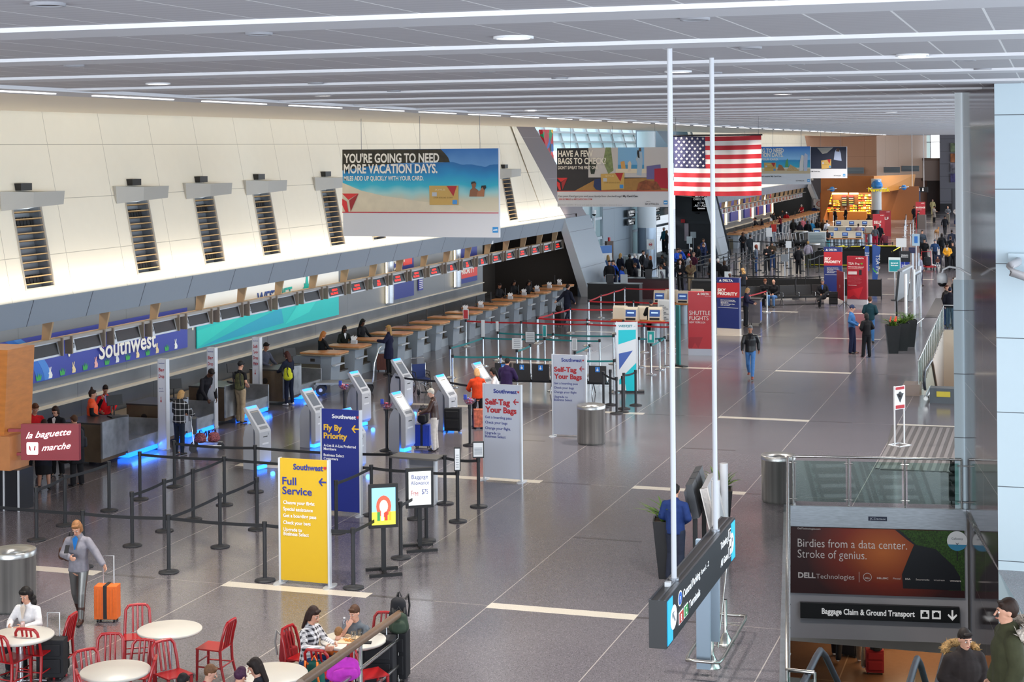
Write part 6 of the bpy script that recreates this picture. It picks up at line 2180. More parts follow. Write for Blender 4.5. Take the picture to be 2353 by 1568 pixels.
# ================================================================ RIGHT SIDE: wells, railings, escalators, posters
GLS = glass_mat('railing_glass', '#dfeeea', .90)
STN = M('#b4b2ae', 0.22, 0.95)
def railing(label, pts, h=1.07, posts=None, glass=True, cat='railing', top=STN, names='handrail'):
 """glass railing along floor points"""
 o = thing('glass_railing', label, cat, (pts[0][0], pts[0][1], 0))
 org = Vector((pts[0][0], pts[0][1], 0))
 V3 = [Vector((p[0], p[1], 0)) - org for p in pts]
 g = MB()
 g.tube([v + Vector((0, 0, h)) for v in V3], .028, top, 8)
 g.build(names, o)
 for a, b in zip(V3, V3[1:]):
  L = (b - a).length
  n = max(1, round(L / 1.35))
  ang = math.atan2(b.y - a.y, b.x - a.x)
  for k in range(n + 1):
   p = a + (b - a) * (k / n)
   if k == 0 and a is not V3[0]:
    continue
   g = MB()
   g.cyl(p, p + Vector((0, 0, h)), .022, STN, n=8)
   g.cyl(p, p + Vector((0, 0, .02)), .05, STN, n=10)
   for z in (.15, h - .14):
    d = Vector((math.cos(ang), math.sin(ang), 0)) * .09
    g.cyl(p + Vector((0, 0, z)) - d, p + Vector((0, 0, z)) + d, .014, STN, n=6)
   g.build('post', o)
  for k in range(n):
   p, q = a + (b - a) * ((k + .05) / n), a + (b - a) * ((k + .95) / n)
   t = Vector((-math.sin(ang), math.cos(ang), 0)) * .006
   z0, z1 = Vector((0, 0, .10)), Vector((0, 0, h - .09))
   g = MB()
   g.add([p + z0 - t, q + z0 - t, q + z1 - t, p + z1 - t, p + z0 + t, q + z0 + t, q + z1 + t, p + z1 + t], [(0, 1, 2, 3), (7, 6, 5, 4), (3, 2, 6, 7), (1, 0, 4, 5)], GLS)
   g.build('glass_pane', o)
 return o
railing('glass railing with steel posts over the poster wall', [(-5.42, 36.0), (-1.92, 36.58)])
railing('long glass railing along the left edge of the well', [(-5.5, 35.85), (-4.35, 28.2), (-3.3, 21.3), (-2.95, 21.3)])
o = railing('far glass railing around the second escalator well', [(-4.05, 53.0), (-4.43, 71.5), (-1.2, 71.5)])
o = thing('name_plate', 'small dark plate lettered JCDecaux on the steel ledge over the poster', 'sign', (-5.5, 35.9, 0), WU)
pl = Plane((-5.5, 35.9, 0), WU)
a, b = pl.loc(1995, 1192), pl.loc(2038, 1184)
g = MB()
g.bx((a[0], -.035, -.26), (b[0], -.02, -.17), M('#1c2440', 0.4))
g.build('plate', o)
g = MB()
g.text('JCDecaux', a[0] + .03, -.235, .045, M('#c8ccd8', 0.4), y=-.04, w=(b[0] - a[0]) * .85)
g.build('lettering', o)
o = thing('wall_poster', 'wide orange and dark poster reading Birdies from a data center with a golf ball', 'poster', (-5.5, 35.9, 0), WU)
m, nt, b = node_mat('orange_print', 0.3)
tc = nt.nodes.new('ShaderNodeTexCoord')
mp = nt.nodes.new('ShaderNodeMapping')
mp.inputs['Location'].default_value = (-1.75, 0, 1.05)
mp.inputs['Scale'].default_value = (.62, 1, .85)
nt.links.new(tc.outputs['Object'], mp.inputs[0])
gr = nt.nodes.new('ShaderNodeTexGradient')
gr.gradient_type = 'SPHERICAL'
mp.inputs['Scale'].default_value = (.60, .6, .80)
mp.inputs['Location'].default_value = (-1.20, 0, .75)
nt.links.new(mp.outputs[0], gr.inputs[0])
r_ = nt.nodes.new('ShaderNodeValToRGB')
e = r_.color_ramp.elements
e[0].position, e[0].color = 0.0, lin('#3a1212')
e[1].position, e[1].color = 1.0, lin('#d07030')
k = e.new(.45)
k.color = lin('#8a2a14')
nt.links.new(gr.outputs['Color'], r_.inputs[0])
nt.links.new(r_.outputs[0], b.inputs['Base Color'])
TL, TR_, BL, BR = pl.loc(1820, 1200), pl.loc(2224, 1208), pl.loc(1828, 1345), pl.loc(2224, 1357)
zt_, zb_ = TL[1], (BL[1] + BR[1]) / 2
g = MB()
g.bx((0.02, -.02, -1.86), (3.68, .04, -.44), m)
g.build('print', o)
def q_(x, y):
 """photo point on the poster, kept inside its frame"""
 a = pl.loc(x, y)
 return (min(max(a[0], .02), 3.68), min(max(a[1], -1.86), -.44))
g = MB()
GRS = M('#2c4a14', 0.6, noise=0.7, scale=30)
g.flat([q_(2056, 1204), q_(2226, 1208), q_(2226, 1358), q_(2180, 1357), q_(2140, 1270), q_(2100, 1252)], -.024, GRS)
g.build('grass_picture', o)
g = MB()
CLB = M('#14141c', 0.3)
pts = [(2056, 1203), (2066, 1205), (2105, 1252), (2150, 1262), (2190, 1300), (2206, 1325), (2208, 1357), (2075, 1352), (2072, 1320), (2086, 1285), (2100, 1252), (2084, 1240)]
g.flat([q_(*p) for p in pts], -.028, CLB)
g.build('club_picture', o)
g = MB()
c = q_(2199, 1243)
R_ = .21
g.flat([(c[0] + R_ * math.cos(t), c[1] + R_ * math.sin(t)) for t in [i * PI / 14 for i in range(28)]], -.034, M('#e6e6ea', 0.35))
g.flat([(c[0] + R_ * math.cos(t), c[1] + R_ * math.sin(t)) for t in [PI * 1.12 + i * PI * .76 / 10 for i in range(11)]], -.036, M('#3f90b8', 0.35))
g.flat([(c[0] - .012, c[1] - R_), (c[0] + .012, c[1] - R_), (c[0] + .012, c[1] - .42), (c[0] - .012, c[1] - .42)], -.033, DKP)
g.text('Callaway', c[0] - .12, c[1] + .03, .045, M('#5a5f68', 0.4), y=-.04, w=.24)
g.flat([(c[0] - .04, c[1] - .03), (c[0], c[1] - .09), (c[0] + .04, c[1] - .03), (c[0], c[1] - .055)], -.04, M('#5a5f68', 0.4))
g.build('ball_picture', o)
g = MB()
PW = M('#f0e6e0', 0.4)
for t, x0, y, x1, cap, bd in (('DellTechnologies.com', 1833, 1216, 1885, 4, 0), ('Birdies from a data center.', 1833, 1256, 2084, 19, -.005), ('Stroke of genius.', 1833, 1281, 1991, 19, -.005), ('DELL', 1834, 1327, 1874, 12, .03), ('Technologies', 1875, 1329, 1963, 11, -.005),
                          ('DELL', 1987, 1330, 1999, 4, .02), ('DELLEMC', 2015, 1330, 2041, 4, .02), ('Pivotal', 2052, 1331, 2069, 4, 0), ('RSA', 2080, 1332, 2092, 4, .02), ('Secureworks', 2104, 1333, 2135, 4, .01), ('virtustream', 2145, 1334, 2170, 3.5, 0), ('vmware', 2182, 1336, 2208, 4.5, .02)):
 a, b2 = pl.loc(x0, y), pl.loc(x1, y)
 a2 = pl.loc(x0, y - cap)
 g.text(t, a[0], a[1], a2[1] - a[1], PW, y=-.03 if x0 < 2070 else -.042, bold=bd, w=b2[0] - a[0])
c = pl.loc(1993, 1326)
for k in range(20):
 t, t2 = k * PI / 10, (k + 1) * PI / 10
 g.flat([(c[0] + .09 * math.cos(t), c[1] + .09 * math.sin(t)), (c[0] + .09 * math.cos(t2), c[1] + .09 * math.sin(t2)), (c[0] + .08 * math.cos(t2), c[1] + .08 * math.sin(t2)), (c[0] + .08 * math.cos(t), c[1] + .08 * math.sin(t))], -.03, PW)
c = pl.loc(1974, 1326)
g.bx((c[0] - .004, -.03, c[1] - .11), (c[0] + .004, -.024, c[1] + .11), PW)
g.build('lettering', o)
o = thing('direction_sign', 'black wall sign lettered Baggage Claim & Ground Transport with a down arrow', 'sign', (-5.5, 35.9, 0), WU)
a, b2 = pl.loc(1839, 1418), pl.loc(2204, 1423)
g = MB()
zt2, zb2 = pl.loc(1839, 1383)[1], pl.loc(1839, 1418)[1]
g.bx((a[0], -.10, zb2), (b2[0], .0, zt2), M('#131316', 0.4))
g.build('panel', o)
g = MB()
a3, b3 = pl.loc(1888, 1411), pl.loc(2101, 1416)
zc = (zt2 + zb2) / 2
g.text('Baggage Claim & Ground Transport', a3[0], zc - .055, .12, WL, y=-.105, bold=.025, w=b3[0] - a3[0])
for k in (0, 1):
 x = b3[0] + .12 + .24 * k
 g.bx((x, -.105, zc - .09), (x + .18, -.10, zc + .09), WL)
 g.bx((x + .03, -.109, zc - .05), (x + .15, -.105, zc + (.02 if k == 0 else .04)), M('#131316', 0.4))
 g.bx((x + .06, -.109, zc - .0), (x + .12, -.105, zc + .06), M('#131316', 0.4))
x = b3[0] + .78
g.bx((x - .018, -.106, zc - .06), (x + .018, -.10, zc + .11), WL)
g.flat([(x, zc - .11), (x + .10, zc), (x + .08, zc + .03), (x, zc - .05), (x - .08, zc + .03), (x - .10, zc)], -.106, WL)
g.build('lettering', o)
RUB = M('#2c2f36', 0.35)
def escalator_side(o, x0, y0, top=1.0, up=False):
 """one balustrade: rubber belt and glass side, flat part then 30 degree descent away from the camera"""
 pts = []
 for t in range(7):
  a = PI / 2 + t * PI / 6
  pts.append((x0 - 0.02, y0 - 2.6 + .28 * math.cos(a) * 1, top - .28 + .28 * math.sin(a)))
 pts = pts[::-1]
 flat = [(x0, y0 - 2.6, top), (x0, y0 - .4, top), (x0, y0, top - .03), (x0, y0 + .5, top - .25), (x0, y0 + 1.5, top - .83), (x0, y0 + 9.5, top - 5.4), (x0, y0 + 10.2, top - 5.5)]
 g = MB()
 g.tube(pts + flat[1:], .045, RUB, 8)
 g.build('handrail', o)
 g = MB()
 low = [(p[0], p[1], p[2] - .78) for p in flat]
 for p, q, r, s in zip(flat, flat[1:], low[1:], low):
  g.add([p, q, r, s], [(0, 1, 2, 3)], GLS)
 g.build('glass_side', o)
 g = MB()
 g.tube([(p[0], p[1], p[2] - .84) for p in flat], .07, STN, 6)
 g.build('skirt', o)
def escalator(label, x0, x1, y0):
 o = thing('escalator', label, 'escalator', (0, 0, 0))
 escalator_side(o, x0, y0)
 escalator_side(o, x1, y0)
 g = MB()
 for k in range(26):
  y = y0 + .4 + k * .36
  z = -.05 - .208 * k
  if z < -4.9:
   break
  g.bx((x0 + .12, y, z - .1), (x1 - .12, y + .4, z), M('#4a4b4e', 0.4, 0.5))
 g.bx((x0 + .1, y0 - 2.4, -.06), (x1 - .1, y0 + .4, .01), M('#6a6b6e', 0.35, 0.6))
 g.build('steps', o)
 return o
c1, c2, c3 = P(1885, 1490, 1.0), P(2110, 1500, 1.0), P(2172, 1500, 1.0)
escalator('escalator with black handrails descending on the left of the well', c1.x, c2.x, c1.y)
escalator('escalator with black handrails descending beside the polished pier', c3.x, c3.x + 1.25, c3.y)
c4 = P(2128, 850, 1.0)
o = thing('escalator', 'far escalator head with black handrails in the second well', 'escalator', (0, 0, 0))
escalator_side(o, c4.x, c4.y + 2.4)
escalator_side(o, c4.x + 1.2, c4.y + 2.4)
g = MB()
g.bx((c4.x + .1, c4.y, 0), (c4.x + 1.1, c4.y + .5, .45), M('#4c5258', 0.4))
g.bx((c4.x + .3, c4.y - .02, .2), (c4.x + .7, c4.y, .36), M('#c8b43a', 0.4))
g.build('comb_housing', o)
o = thing('security_camera', 'white dome security camera on a curved arm from the pier', 'camera', tuple(PY(2165, 645, 34.5)))
g = MB()
g.lathe([(0, .16), (.08, .15), (.105, .08), (.105, -.04), (.0, -.04)], M('#d5d6d8', 0.35), 18)
g.build('housing', o)
g = MB()
g.ell((0, 0, -.05), (.09, .09, .08), M('#17171a', 0.15), 14, 8)
g.build('dome', o)
g = MB()
g.tube([(0, 0, .14), (.02, 0, .22), (.14, 0, .28), (.34, 0, .25), (.56, 0, .12)], .022, M('#d5d6d8', 0.35), 8)
g.build('arm', o)
c = PX(2335, 632, 3.2)
o = thing('wall_rail', 'chunky grey handrail end on the pale pier at the right edge', 'handrail', tuple(PY(2322, 620, 31.0)))
g = MB()
g.tube([(.9, .3, -.36), (.45, -.1, -.18), (.02, -.35, -.02), (.0, -.2, .08), (.12, .2, .12), (.12, .55, .12)], .075, M('#b8b4b6', 0.35), 8)
g.build('rail', o)
g = MB()
g.bx((-.05, .5, .02), (.35, .58, .26), M('#bccdd6', 0.45))
g.build('wall_plate', o)
o = thing('floor_mat', 'wide grey ribbed floor mat by the near railing', 'mat', (0, 0, 0))
g = MB()
MT = M('#4e4a4a', 0.9)
a_ = [P(2050, 978), P(2205, 983), P(2205, 1086), P(2023, 1080)]
g.add([(p.x, p.y, .012) for p in a_] + [(p.x, p.y, .0) for p in a_], [(0, 3, 2, 1), (0, 1, 5, 4), (2, 3, 7, 6), (3, 0, 4, 7)], MT)
for k in range(14):
 x = a_[0].x + .18 + k * .185
 g.bx((x, a_[3].y + .1, .012), (x + .09, a_[0].y - .1, .018), M('#6d6868', 0.9))
g.build('mat', o)
o = thing('floor_mat', 'dark ribbed floor mat near the far railing', 'mat', (0, 0, 0))
g = MB()
a_ = [P(2150, 686), P(2195, 686), P(2195, 730), P(2126, 730)]
g.add([(p.x, p.y, .012) for p in a_] + [(p.x, p.y, .0) for p in a_], [(0, 3, 2, 1), (0, 1, 5, 4), (2, 3, 7, 6), (3, 0, 4, 7)], MT)
g.build('mat', o)
q = P(2068, 1025)
o = thing('caution_stand', 'white metal stand with a black and red warning notice on the ribbed mat', 'sign', (q.x, q.y, 0), .95)
g = MB()
for x in (-.2, .17):
 g.bx((x, 0, .02), (x + .03, .03, 1.55), WHITE)
for a, b in (((-.24, -.2, 0), (.22, -.16, .035)), ((-.24, .18, 0), (.22, .22, .035)), ((-.24, -.2, 0), (-.2, .22, .035)), ((.18, -.2, 0), (.22, .22, .035))):
 g.bx(a, b, WHITE)
g.build('frame', o)
g = MB()
g.bx((-.2, -.015, .95), (.2, 0, 1.55), M('#eceef0', 0.4))
g.bx((-.17, -.02, 1.46), (.17, -.015, 1.53), SRED)
g.bx((-.17, -.02, .97), (.17, -.015, 1.06), SRED)
g.flat([(-.14, 1.36), (.14, 1.36), (.0, 1.12)], -.02, BLACK)
g.ell((0, -.02, 1.34), (.07, .01, .07), BLACK, 10, 6)
g.build('notice', o)
LEAF = [M('#4d6e22', 0.55), M('#6f8e2a', 0.55), M('#38561c', 0.55)]
def planter(q, label, seed, r=.27, h=1.05, flowers=3):
 random.seed(seed)
 o = thing('potted_plant', label, 'plant', (q.x, q.y, 0), .2)
 g = MB()
 g.add([(-.17, -.17, 0), (.17, -.17, 0), (.17, .17, 0), (-.17, .17, 0), (-r, -r, h), (r, -r, h), (r, r, h), (-r, r, h), (-r + .03, -r + .03, h), (r - .03, -r + .03, h), (r - .03, r - .03, h), (-r + .03, r - .03, h)],
          [(3, 2, 1, 0), (0, 1, 5, 4), (1, 2, 6, 5), (2, 3, 7, 6), (3, 0, 4, 7), (4, 5, 9, 8), (5, 6, 10, 9), (6, 7, 11, 10), (7, 4, 8, 11)], M('#1b1b1e', 0.4))
 pot = g.build('pot', o)
 g = MB()
 g.bx((-r + .03, -r + .03, h - .05), (r - .03, r - .03, h - .03), M('#3b2c20', 0.9))
 g.build('soil', pot)
 g = MB()
 for k in range(46):
  a, L = random.uniform(0, 6.28), random.uniform(.35, .68)
  bx_, by_ = random.uniform(-.12, .12), random.uniform(-.12, .12)
  e0 = random.uniform(.5, 1.35)
  pts = []
  w = random.uniform(.016, .028)
  for t in (0, .3, .6, .85, 1):
   rr = L * t * math.cos(e0 * (1 - .5 * t))
   zz = L * t * math.sin(e0) * (1 - .45 * t)
   pts.append((bx_ + rr * math.cos(a), by_ + rr * math.sin(a), h - .03 + zz, w * (1 - t) ** .5 + .002))
  vs = []
  for x, y, z, ww in pts:
   vs += [(x - ww * math.sin(a), y + ww * math.cos(a), z), (x, y, z - ww * .4), (x + ww * math.sin(a), y - ww * math.cos(a), z)]
  fs = []
  for i in range(4):
   j = 3 * i
   fs += [(j, j + 1, j + 4, j + 3), (j + 1, j + 2, j + 5, j + 4)]
  g.add(vs, fs, random.choice(LEAF), True)
 g.build('leaves', o)
 for k in range(flowers):
  g = MB()
  x, y = random.uniform(-.12, .12), -.05 + random.uniform(-.1, .1)
  for j in range(4):
   g.ell((x + .01 * j, y, h + .16 + .05 * j), (.035 - .005 * j, .03, .04), M('#d4452a', 0.5), 8, 6)
  g.build('flower', o)
 return o
planter(P(2052, 812), 'black tapered planter with orange flowers, front one of the three near the officer', 1)
planter(P(2073, 806), 'black tapered planter, middle one of the three near the officer', 2, flowers=0)
planter(P(2090, 797), 'black tapered planter, rear one of the three near the officer', 3, flowers=0)
planter(P(1536, 1326), 'black tapered planter left of the brochure racks behind the hanging sign', 4, flowers=0)
planter(P(1652, 1245), 'black tapered planter with a red flower right of the hanging sign poles', 5, flowers=1)
q = P(1600, 1330)
o = thing('screen_rack', 'back of a slanted rack of dark flight screens behind the hanging sign', 'screen rack', (q.x, q.y, 0), PI / 2 + .1)
g = MB().at(0, 0, 1.05, 0, -.2)
for k in range(3):
 g.bx((.15 + k * .62, -.05, 0), (.72 + k * .62, .08, .62), M('#34363b', 0.4))
 g.bx((.2 + k * .62, .08, .1), (.66 + k * .62, .14, .5), M('#5d6067', 0.35, 0.5))
g.build('screens', o)
g = MB()
for x in (.2, 1.8):
 g.bx((x, 0, 0), (x + .08, .08, 1.2), BLACK)
g.bx((0, -.2, 0), (2.0, .25, .05), BLACK)
g.build('frame', o)
q = P(1645, 1330)
o = thing('brochure_rack', 'pale grey slanted brochure rack with two round posts behind the hanging sign', 'rack', (q.x, q.y, 0), PI / 2 + .1)
g = MB()
for x in (.1, 1.75):
 g.cyl((x, 0, 0), (x, 0, 1.75), .08, M('#c9c9cc', 0.4), n=14)
g.build('post', o)
g = MB().at(0, 0, .55, 0, -.22)
g.bx((.18, -.06, 0), (1.68, .05, 1.05), M('#bdbcc0', 0.4))
for x in (.18, 1.6):
 g.bx((x, -.08, 0), (x + .08, .07, 1.05), M('#d8d4d2', 0.4))
g.build('panel', o)
q = P(1618, 1560)
o = thing('cart_rail', 'stainless hoop rail with cone feet and a blue-grey post under the hanging sign', 'rail', (q.x, q.y, 0), .02)
g = MB()
pts = []
for k in range(24):
 t = 2 * PI * k / 24
 pts.append((.26 * (1 if math.cos(t) > 0 else -1) * min(1, abs(math.cos(t)) * 1.8), 1.15 + 1.25 * math.copysign(min(1, abs(math.sin(t)) * 1.15), math.sin(t)), .28))
g.tube(pts, .028, STN, 8, closed=True)
g.build('hoop', o)
for y in (.55, 1.75):
 g = MB()
 g.lathe([(.0, .0), (.14, 0), (.14, .01), (.05, .16), (.03, .2), (.03, .7)], STN, 18, (.02, y, 0))
 g.build('foot', o)
 g = MB()
 g.cyl((-.26, y + .3, .27), (.26, y + .1, .27), .008, STN, n=6)
 g.cyl((-.26, y + .1, .27), (.26, y + .3, .27), .008, STN, n=6)
 g.build('brace', o)
g = MB()
g.bx((-.13, .1, .1), (.07, .2, 2.0), M('#8f9fae', 0.4))
g.bx((.0, .5, .4), (.14, .58, 2.0), M('#8f9fae', 0.4))
g.build('post', o)
g = MB()
g.cyl((.1, .6, .28), (.16, 1.4, 1.8), .012, STN, n=6)
g.build('stay', o)
q = P(2092, 770)
o = thing('screen_rack', 'tall steel framed flight screen rack behind the planters', 'screen rack', (q.x, q.y, 0), PI / 2 - .05)
g = MB()
for x in (-1.3, 1.2, 3.2):
 g.cyl((x, 0, 0), (x, 0, 2.6), .06, WHITE, n=12)
g.cyl((-1.4, -.1, .35), (3.3, -.1, .35), .04, STN, n=8)
g.build('post', o)
g = MB().at(0, 0, 1.25, 0, .12)
g.bx((1.2, .1, .0), (3.0, .25, 1.2), M('#9da1a6', 0.4))
for k in range(3):
 g.bx((1.3 + k * .56, -.0, .1), (1.8 + k * .56, .1, 1.1), M('#55585e', 0.4))
g.build('panel', o)
q = P(2062, 740)
o = thing('screen_rack', 'black slanted screen rack left of the steel framed one', 'screen rack', (q.x, q.y, 0), PI / 2 - .05)
g = MB().at(0, 0, .9, 0, .1)
g.bx((0, 0, 0), (3.6, .1, 1.35), M('#26282b', 0.35))
g.bx((0, -.1, 1.3), (3.6, .12, 1.38), M('#8e9196', 0.35, .6))
g.build('panel', o)
g = MB()
for x in (.1, 3.4):
 g.bx((x, 0, 0), (x + .08, .08, 1.0), BLACK)
g.build('post', o)
# ================================================================ FURNITURE AND EQUIPMENT
REDC = M('#a00f16', 0.35, coat=.3)
def round_table(px, py, lab, items=()):
 q = P(px, py, .74)
 o = thing('round_table', lab, 'table', (q.x, q.y, 0), 0, 'round cafe tables')
 g = MB()
 g.lathe([(0, .70), (.46, .70), (.475, .715), (.475, .735), (.465, .745), (0, .745)], M('#c8c3ba', 0.35), 40)
 g.build('tabletop', o)
 g = MB()
 g.cyl((0, 0, .05), (0, 0, .70), .035, CHROME, n=12)
 g.build('pedestal', o)
 g = MB()
 for k in range(4):
  a = PI / 4 + k * PI / 2
  g.tube([(0, 0, .07), (.2 * math.cos(a), .2 * math.sin(a), .06), (.36 * math.cos(a), .36 * math.sin(a), .02)], .02, CHROME, 6)
 g.build('base', o)
 return q
t1 = round_table(390, 1446, 'empty white round table in the middle of the red chairs')
t2 = round_table(265, 1541, 'empty white round table at the bottom edge, lower left')
t3 = round_table(48, 1460, 'white round table at the left edge where the woman in white sits')
t4 = round_table(812, 1470, 'white round table of the family with boxes and cups on it')
t5 = round_table(626, 1547, 'white round table behind the dark-haired woman at the bottom edge')
rc = thing('cafe_chair', 'x', 'chair', (0, 0, 0), 0, 'red metal cafe chairs')
g = MB()
g.prof([(-.20, .455), (-.20, .475), (.18, .465), (.20, .445)], -.20, .20, REDC)
g.build('seat', rc, bevel=.008)
g = MB()
for s in (-1, 1):
 g.tube([(s * .19, .19, .46), (s * .185, .22, .62), (s * .175, .27, .80), (s * .13, .285, .86)], .022, REDC, 8)
g.tube([(-.13, .285, .86), (0, .288, .868), (.13, .285, .86)], .022, REDC, 8)
bf = g.build('back_frame', rc)
for x in (-.07, 0, .07):
 g = MB()
 g.tube([(x, .195, .47), (x, .23, .64), (x, .284, .86)], .016, REDC, 6)
 g.build('back_slat', bf)
for s in (-1, 1):
 g = MB()
 g.tube([(s * .18, -.18, .45), (s * .185, -.19, .0)], [.024, .018], REDC, 8)
 g.build('leg', rc)
 g = MB()
 g.tube([(s * .19, .19, .46), (s * .19, .20, .25), (s * .20, .26, .0)], [.024, .022, .018], REDC, 8)
 g.build('leg', rc)
g = MB()
for s in (-1, 1):
 g.tube([(s * .184, -.185, .20), (s * .195, .22, .20)], .011, REDC, 6)
g.tube([(-.184, -.185, .26), (.184, -.185, .26)], .011, REDC, 6)
g.tube([(-.195, .22, .22), (.195, .22, .22)], .011, REDC, 6)
g.build('stretcher', rc)
CH = [(60, 1447, 185, 'red chair with its back to the camera at the left-edge table'), (167, 1413, -80, 'red chair seen from the side facing the left-edge table, bags behind it'),
      (316, 1391, 30, 'red chair standing behind the middle empty table'), (531, 1427, -88, 'red chair standing alone to the right of the middle table, seen from the side'),
      (254, 1458, 22, 'red chair between the middle table and the lower left table, left one'), (333, 1472, 8, 'red chair between the two empty tables, partly behind another chair'),
      (374, 1474, 60, 'red chair under the near edge of the middle table, seat to the right'), (196, 1495, 55, 'red chair at the left side of the lower left table'),
      (178, 1547, 130, 'red chair cut by the bottom edge left of the lower table'), (356, 1514, -65, 'red chair at the right side of the lower left table'),
      (-6, 1462, 170, 'red chair partly cut off by the left edge of the photo')]
for i, (x, y, a, lab) in enumerate(CH):
 q = P(x, y, .86)
 rz_ = math.radians(a)
 b_ = Vector((-math.sin(rz_), math.cos(rz_), 0)) * .28
 loc = (q.x - b_.x, q.y - b_.y, 0)
 if i == 0:
  rc.location, rc.rotation_euler.z, rc['label'] = loc, rz_, lab
 else:
  dup(rc, loc, rz_, lab)
FAM = [((t4.x - .72, t4.y - .12), 82, 'red chair under the woman in the checked shirt'), ((t4.x + .12, t4.y + .72), 5, 'red chair under the boy in grey eating'), ((t4.x - .12, t4.y - .72), 178, 'red chair under the child with the green coat on its back'), ((t4.x + .5, t4.y - .55), 135, 'empty red chair at the right of the family table')]
for (x, y), a, lab in FAM:
 dup(rc, (x, y, 0), math.radians(a), lab)
def at_table(t, dx, dy):
 return (t.x + dx, t.y + dy, .745)
for k, (dx, dy) in enumerate(((.06, .10), (.16, .16), (.02, -.04))):
 o = thing('plastic_cup', ('clear plastic cup at the back of the family table', 'clear plastic cup beside the boy in grey', 'clear plastic cup in the middle of the family table')[k], 'cup', at_table(t4, dx, dy))
 g = MB()
 g.lathe([(0, 0), (.030, 0), (.042, .12), (.040, .12), (.028, .005)], glass_mat('cup_plastic', '#f4f6f6', .8), 14)
 g.build('cup', o)
o = thing('water_bottle', 'clear plastic bottle on the far left of the family table', 'bottle', at_table(t4, -.25, .25))
g = MB()
g.lathe([(0, 0), (.032, 0), (.034, .14), (.014, .19), (.014, .205), (0, .205)], glass_mat('bottle_plastic', '#e4ecf4', .7), 14)
g.build('bottle', o)
g = MB()
g.cyl((0, 0, .205), (0, 0, .225), .016, WHITE, n=10)
g.build('cap', o)
for k, (dx, dy) in enumerate(((-.05, .16), (-.02, -.16), (.05, .0))):
 o = thing('food_tray', ('tan paper food tray nearest the boy in grey', 'tan paper food tray with fries nearest the small child', 'tan paper sheet in the middle of the family table')[k], 'tray', at_table(t4, dx, dy), .2)
 g = MB()
 g.bx((-.13, -.09, 0), (.13, .09, .015), M('#d8b894', 0.6))
 g.build('tray', o)
 if k < 2:
  g = MB()
  random.seed(k)
  for j in range(14):
   x, y, a = random.uniform(-.06, .06), random.uniform(-.04, .04), random.uniform(0, 3)
   g.cyl((x, y, .02), (x + .05 * math.cos(a), y + .05 * math.sin(a), .035), .006, M('#c88a3c', 0.6), n=5)
  g.build('fries', o, kind='stuff')
o = thing('tablet', 'dark tablet lying on the right of the family table', 'tablet', at_table(t4, .24, -.13), .3)
g = MB()
g.bx((-.09, -.06, 0), (.09, .06, .012), BLACK)
g.build('case', o)
o = thing('drink_can', 'pale drink can on the left-edge table before the woman in white', 'can', at_table(t3, -.12, .22))
g = MB()
g.lathe([(0, 0), (.028, 0), (.033, .01), (.033, .11), (.028, .122), (0, .12)], M('#c9a8a0', 0.3, .4), 14)
g.build('can', o)
def suitcase(loc, rz, col, label, w=.40, d=.24, h=.62, handle=.40, hm=None, name='suitcase', stripe=None, hard=True):
 o = thing(name, label, 'suitcase', loc, rz)
 m_ = col if isinstance(col, bpy.types.Material) else M(col, 0.45 if hard else 0.8, noise=.05)
 g = MB()
 g.bx((-w / 2, -d / 2, .05), (w / 2, d / 2, h), m_)
 if hard:
  for k in range(6):
   x = -w / 2 + .05 + k * (w - .1) / 5
   g.bx((x - .008, -d / 2 - .006, .1), (x + .008, d / 2 + .006, h - .04), m_)
 else:
  g.bx((-w / 2 + .04, -d / 2 - .03, .12), (w / 2 - .04, -d / 2, h * .55), m_)
  g.bx((-w / 2 + .04, -d / 2 - .025, h * .62), (w / 2 - .04, -d / 2, h * .9), m_)
 sh_ = g.build('shell', o, bevel=.03)
 if stripe:
  g = MB()
  g.bx((-.03, -d / 2 - .012, .06), (.03, d / 2 + .012, h + .01), M(stripe, 0.6))
  g.build('strap', sh_)
 if handle:
  g = MB()
  hm = hm or ALU
  g.tube([(-.09, d / 2 - .04, h), (-.09, d / 2 - .04, h + handle), (.09, d / 2 - .04, h + handle), (.09, d / 2 - .04, h)], .010, hm, 6)
  g.build('handle', o)
 for s in (-1, 1):
  for t in (-1, 1):
   g = MB()
   g.cyl((s * (w / 2 - .05) - .012, t * (d / 2 - .04), .028), (s * (w / 2 - .05) + .012, t * (d / 2 - .04), .028), .028, BLACK, n=10)
   g.build('wheel', o)
 return o
def backpack(loc, rz, col, label, h=.46, col2=None, name='backpack', lie=0, w=.31, kind='backpack'):
 o = thing(name, label, kind, loc, rz)
 m_ = col if isinstance(col, bpy.types.Material) else M(col, 0.85, noise=.1, scale=18)
 me = fuse([((0, .02, .08), (0, .02, h - .12), (w / 2, .10), (w / 2 - .03, .08)), ((0, -.09, .07), (0, -.09, h * .45), (w / 2 - .05, .05), (w / 2 - .06, .04))], .014, 'bag')
 c = bpy.data.objects.new('bag', me)
 COL.objects.link(c)
 c.parent = o
 c.material_slots[0].link = 'OBJECT'
 c.material_slots[0].material = m_
 for s in (-1, 1):
  g = MB()
  g.tube([(s * .08, .09, h - .08), (s * .09, .15, h - .02), (s * .1, .17, h * .6), (s * .11, .12, .12)], .016, M(col2 or '#18181b', .8), 6)
  g.build('strap', o)
 g = MB()
 g.tube([(-.04, .05, h - .04), (0, .05, h + .03), (.04, .05, h - .04)], .010, M(col2 or '#18181b', .8), 6)
 g.build('loop', o)
 return o
def floor(px, py):
 q = P(px, py)
 return (q.x, q.y, 0)
suitcase(floor(247, 1427), .25, '#e86a1c', 'bright orange hard-shell suitcase with a black strap pulled by the walking woman', .38, .24, .60, .46, stripe='#1a1a1c')
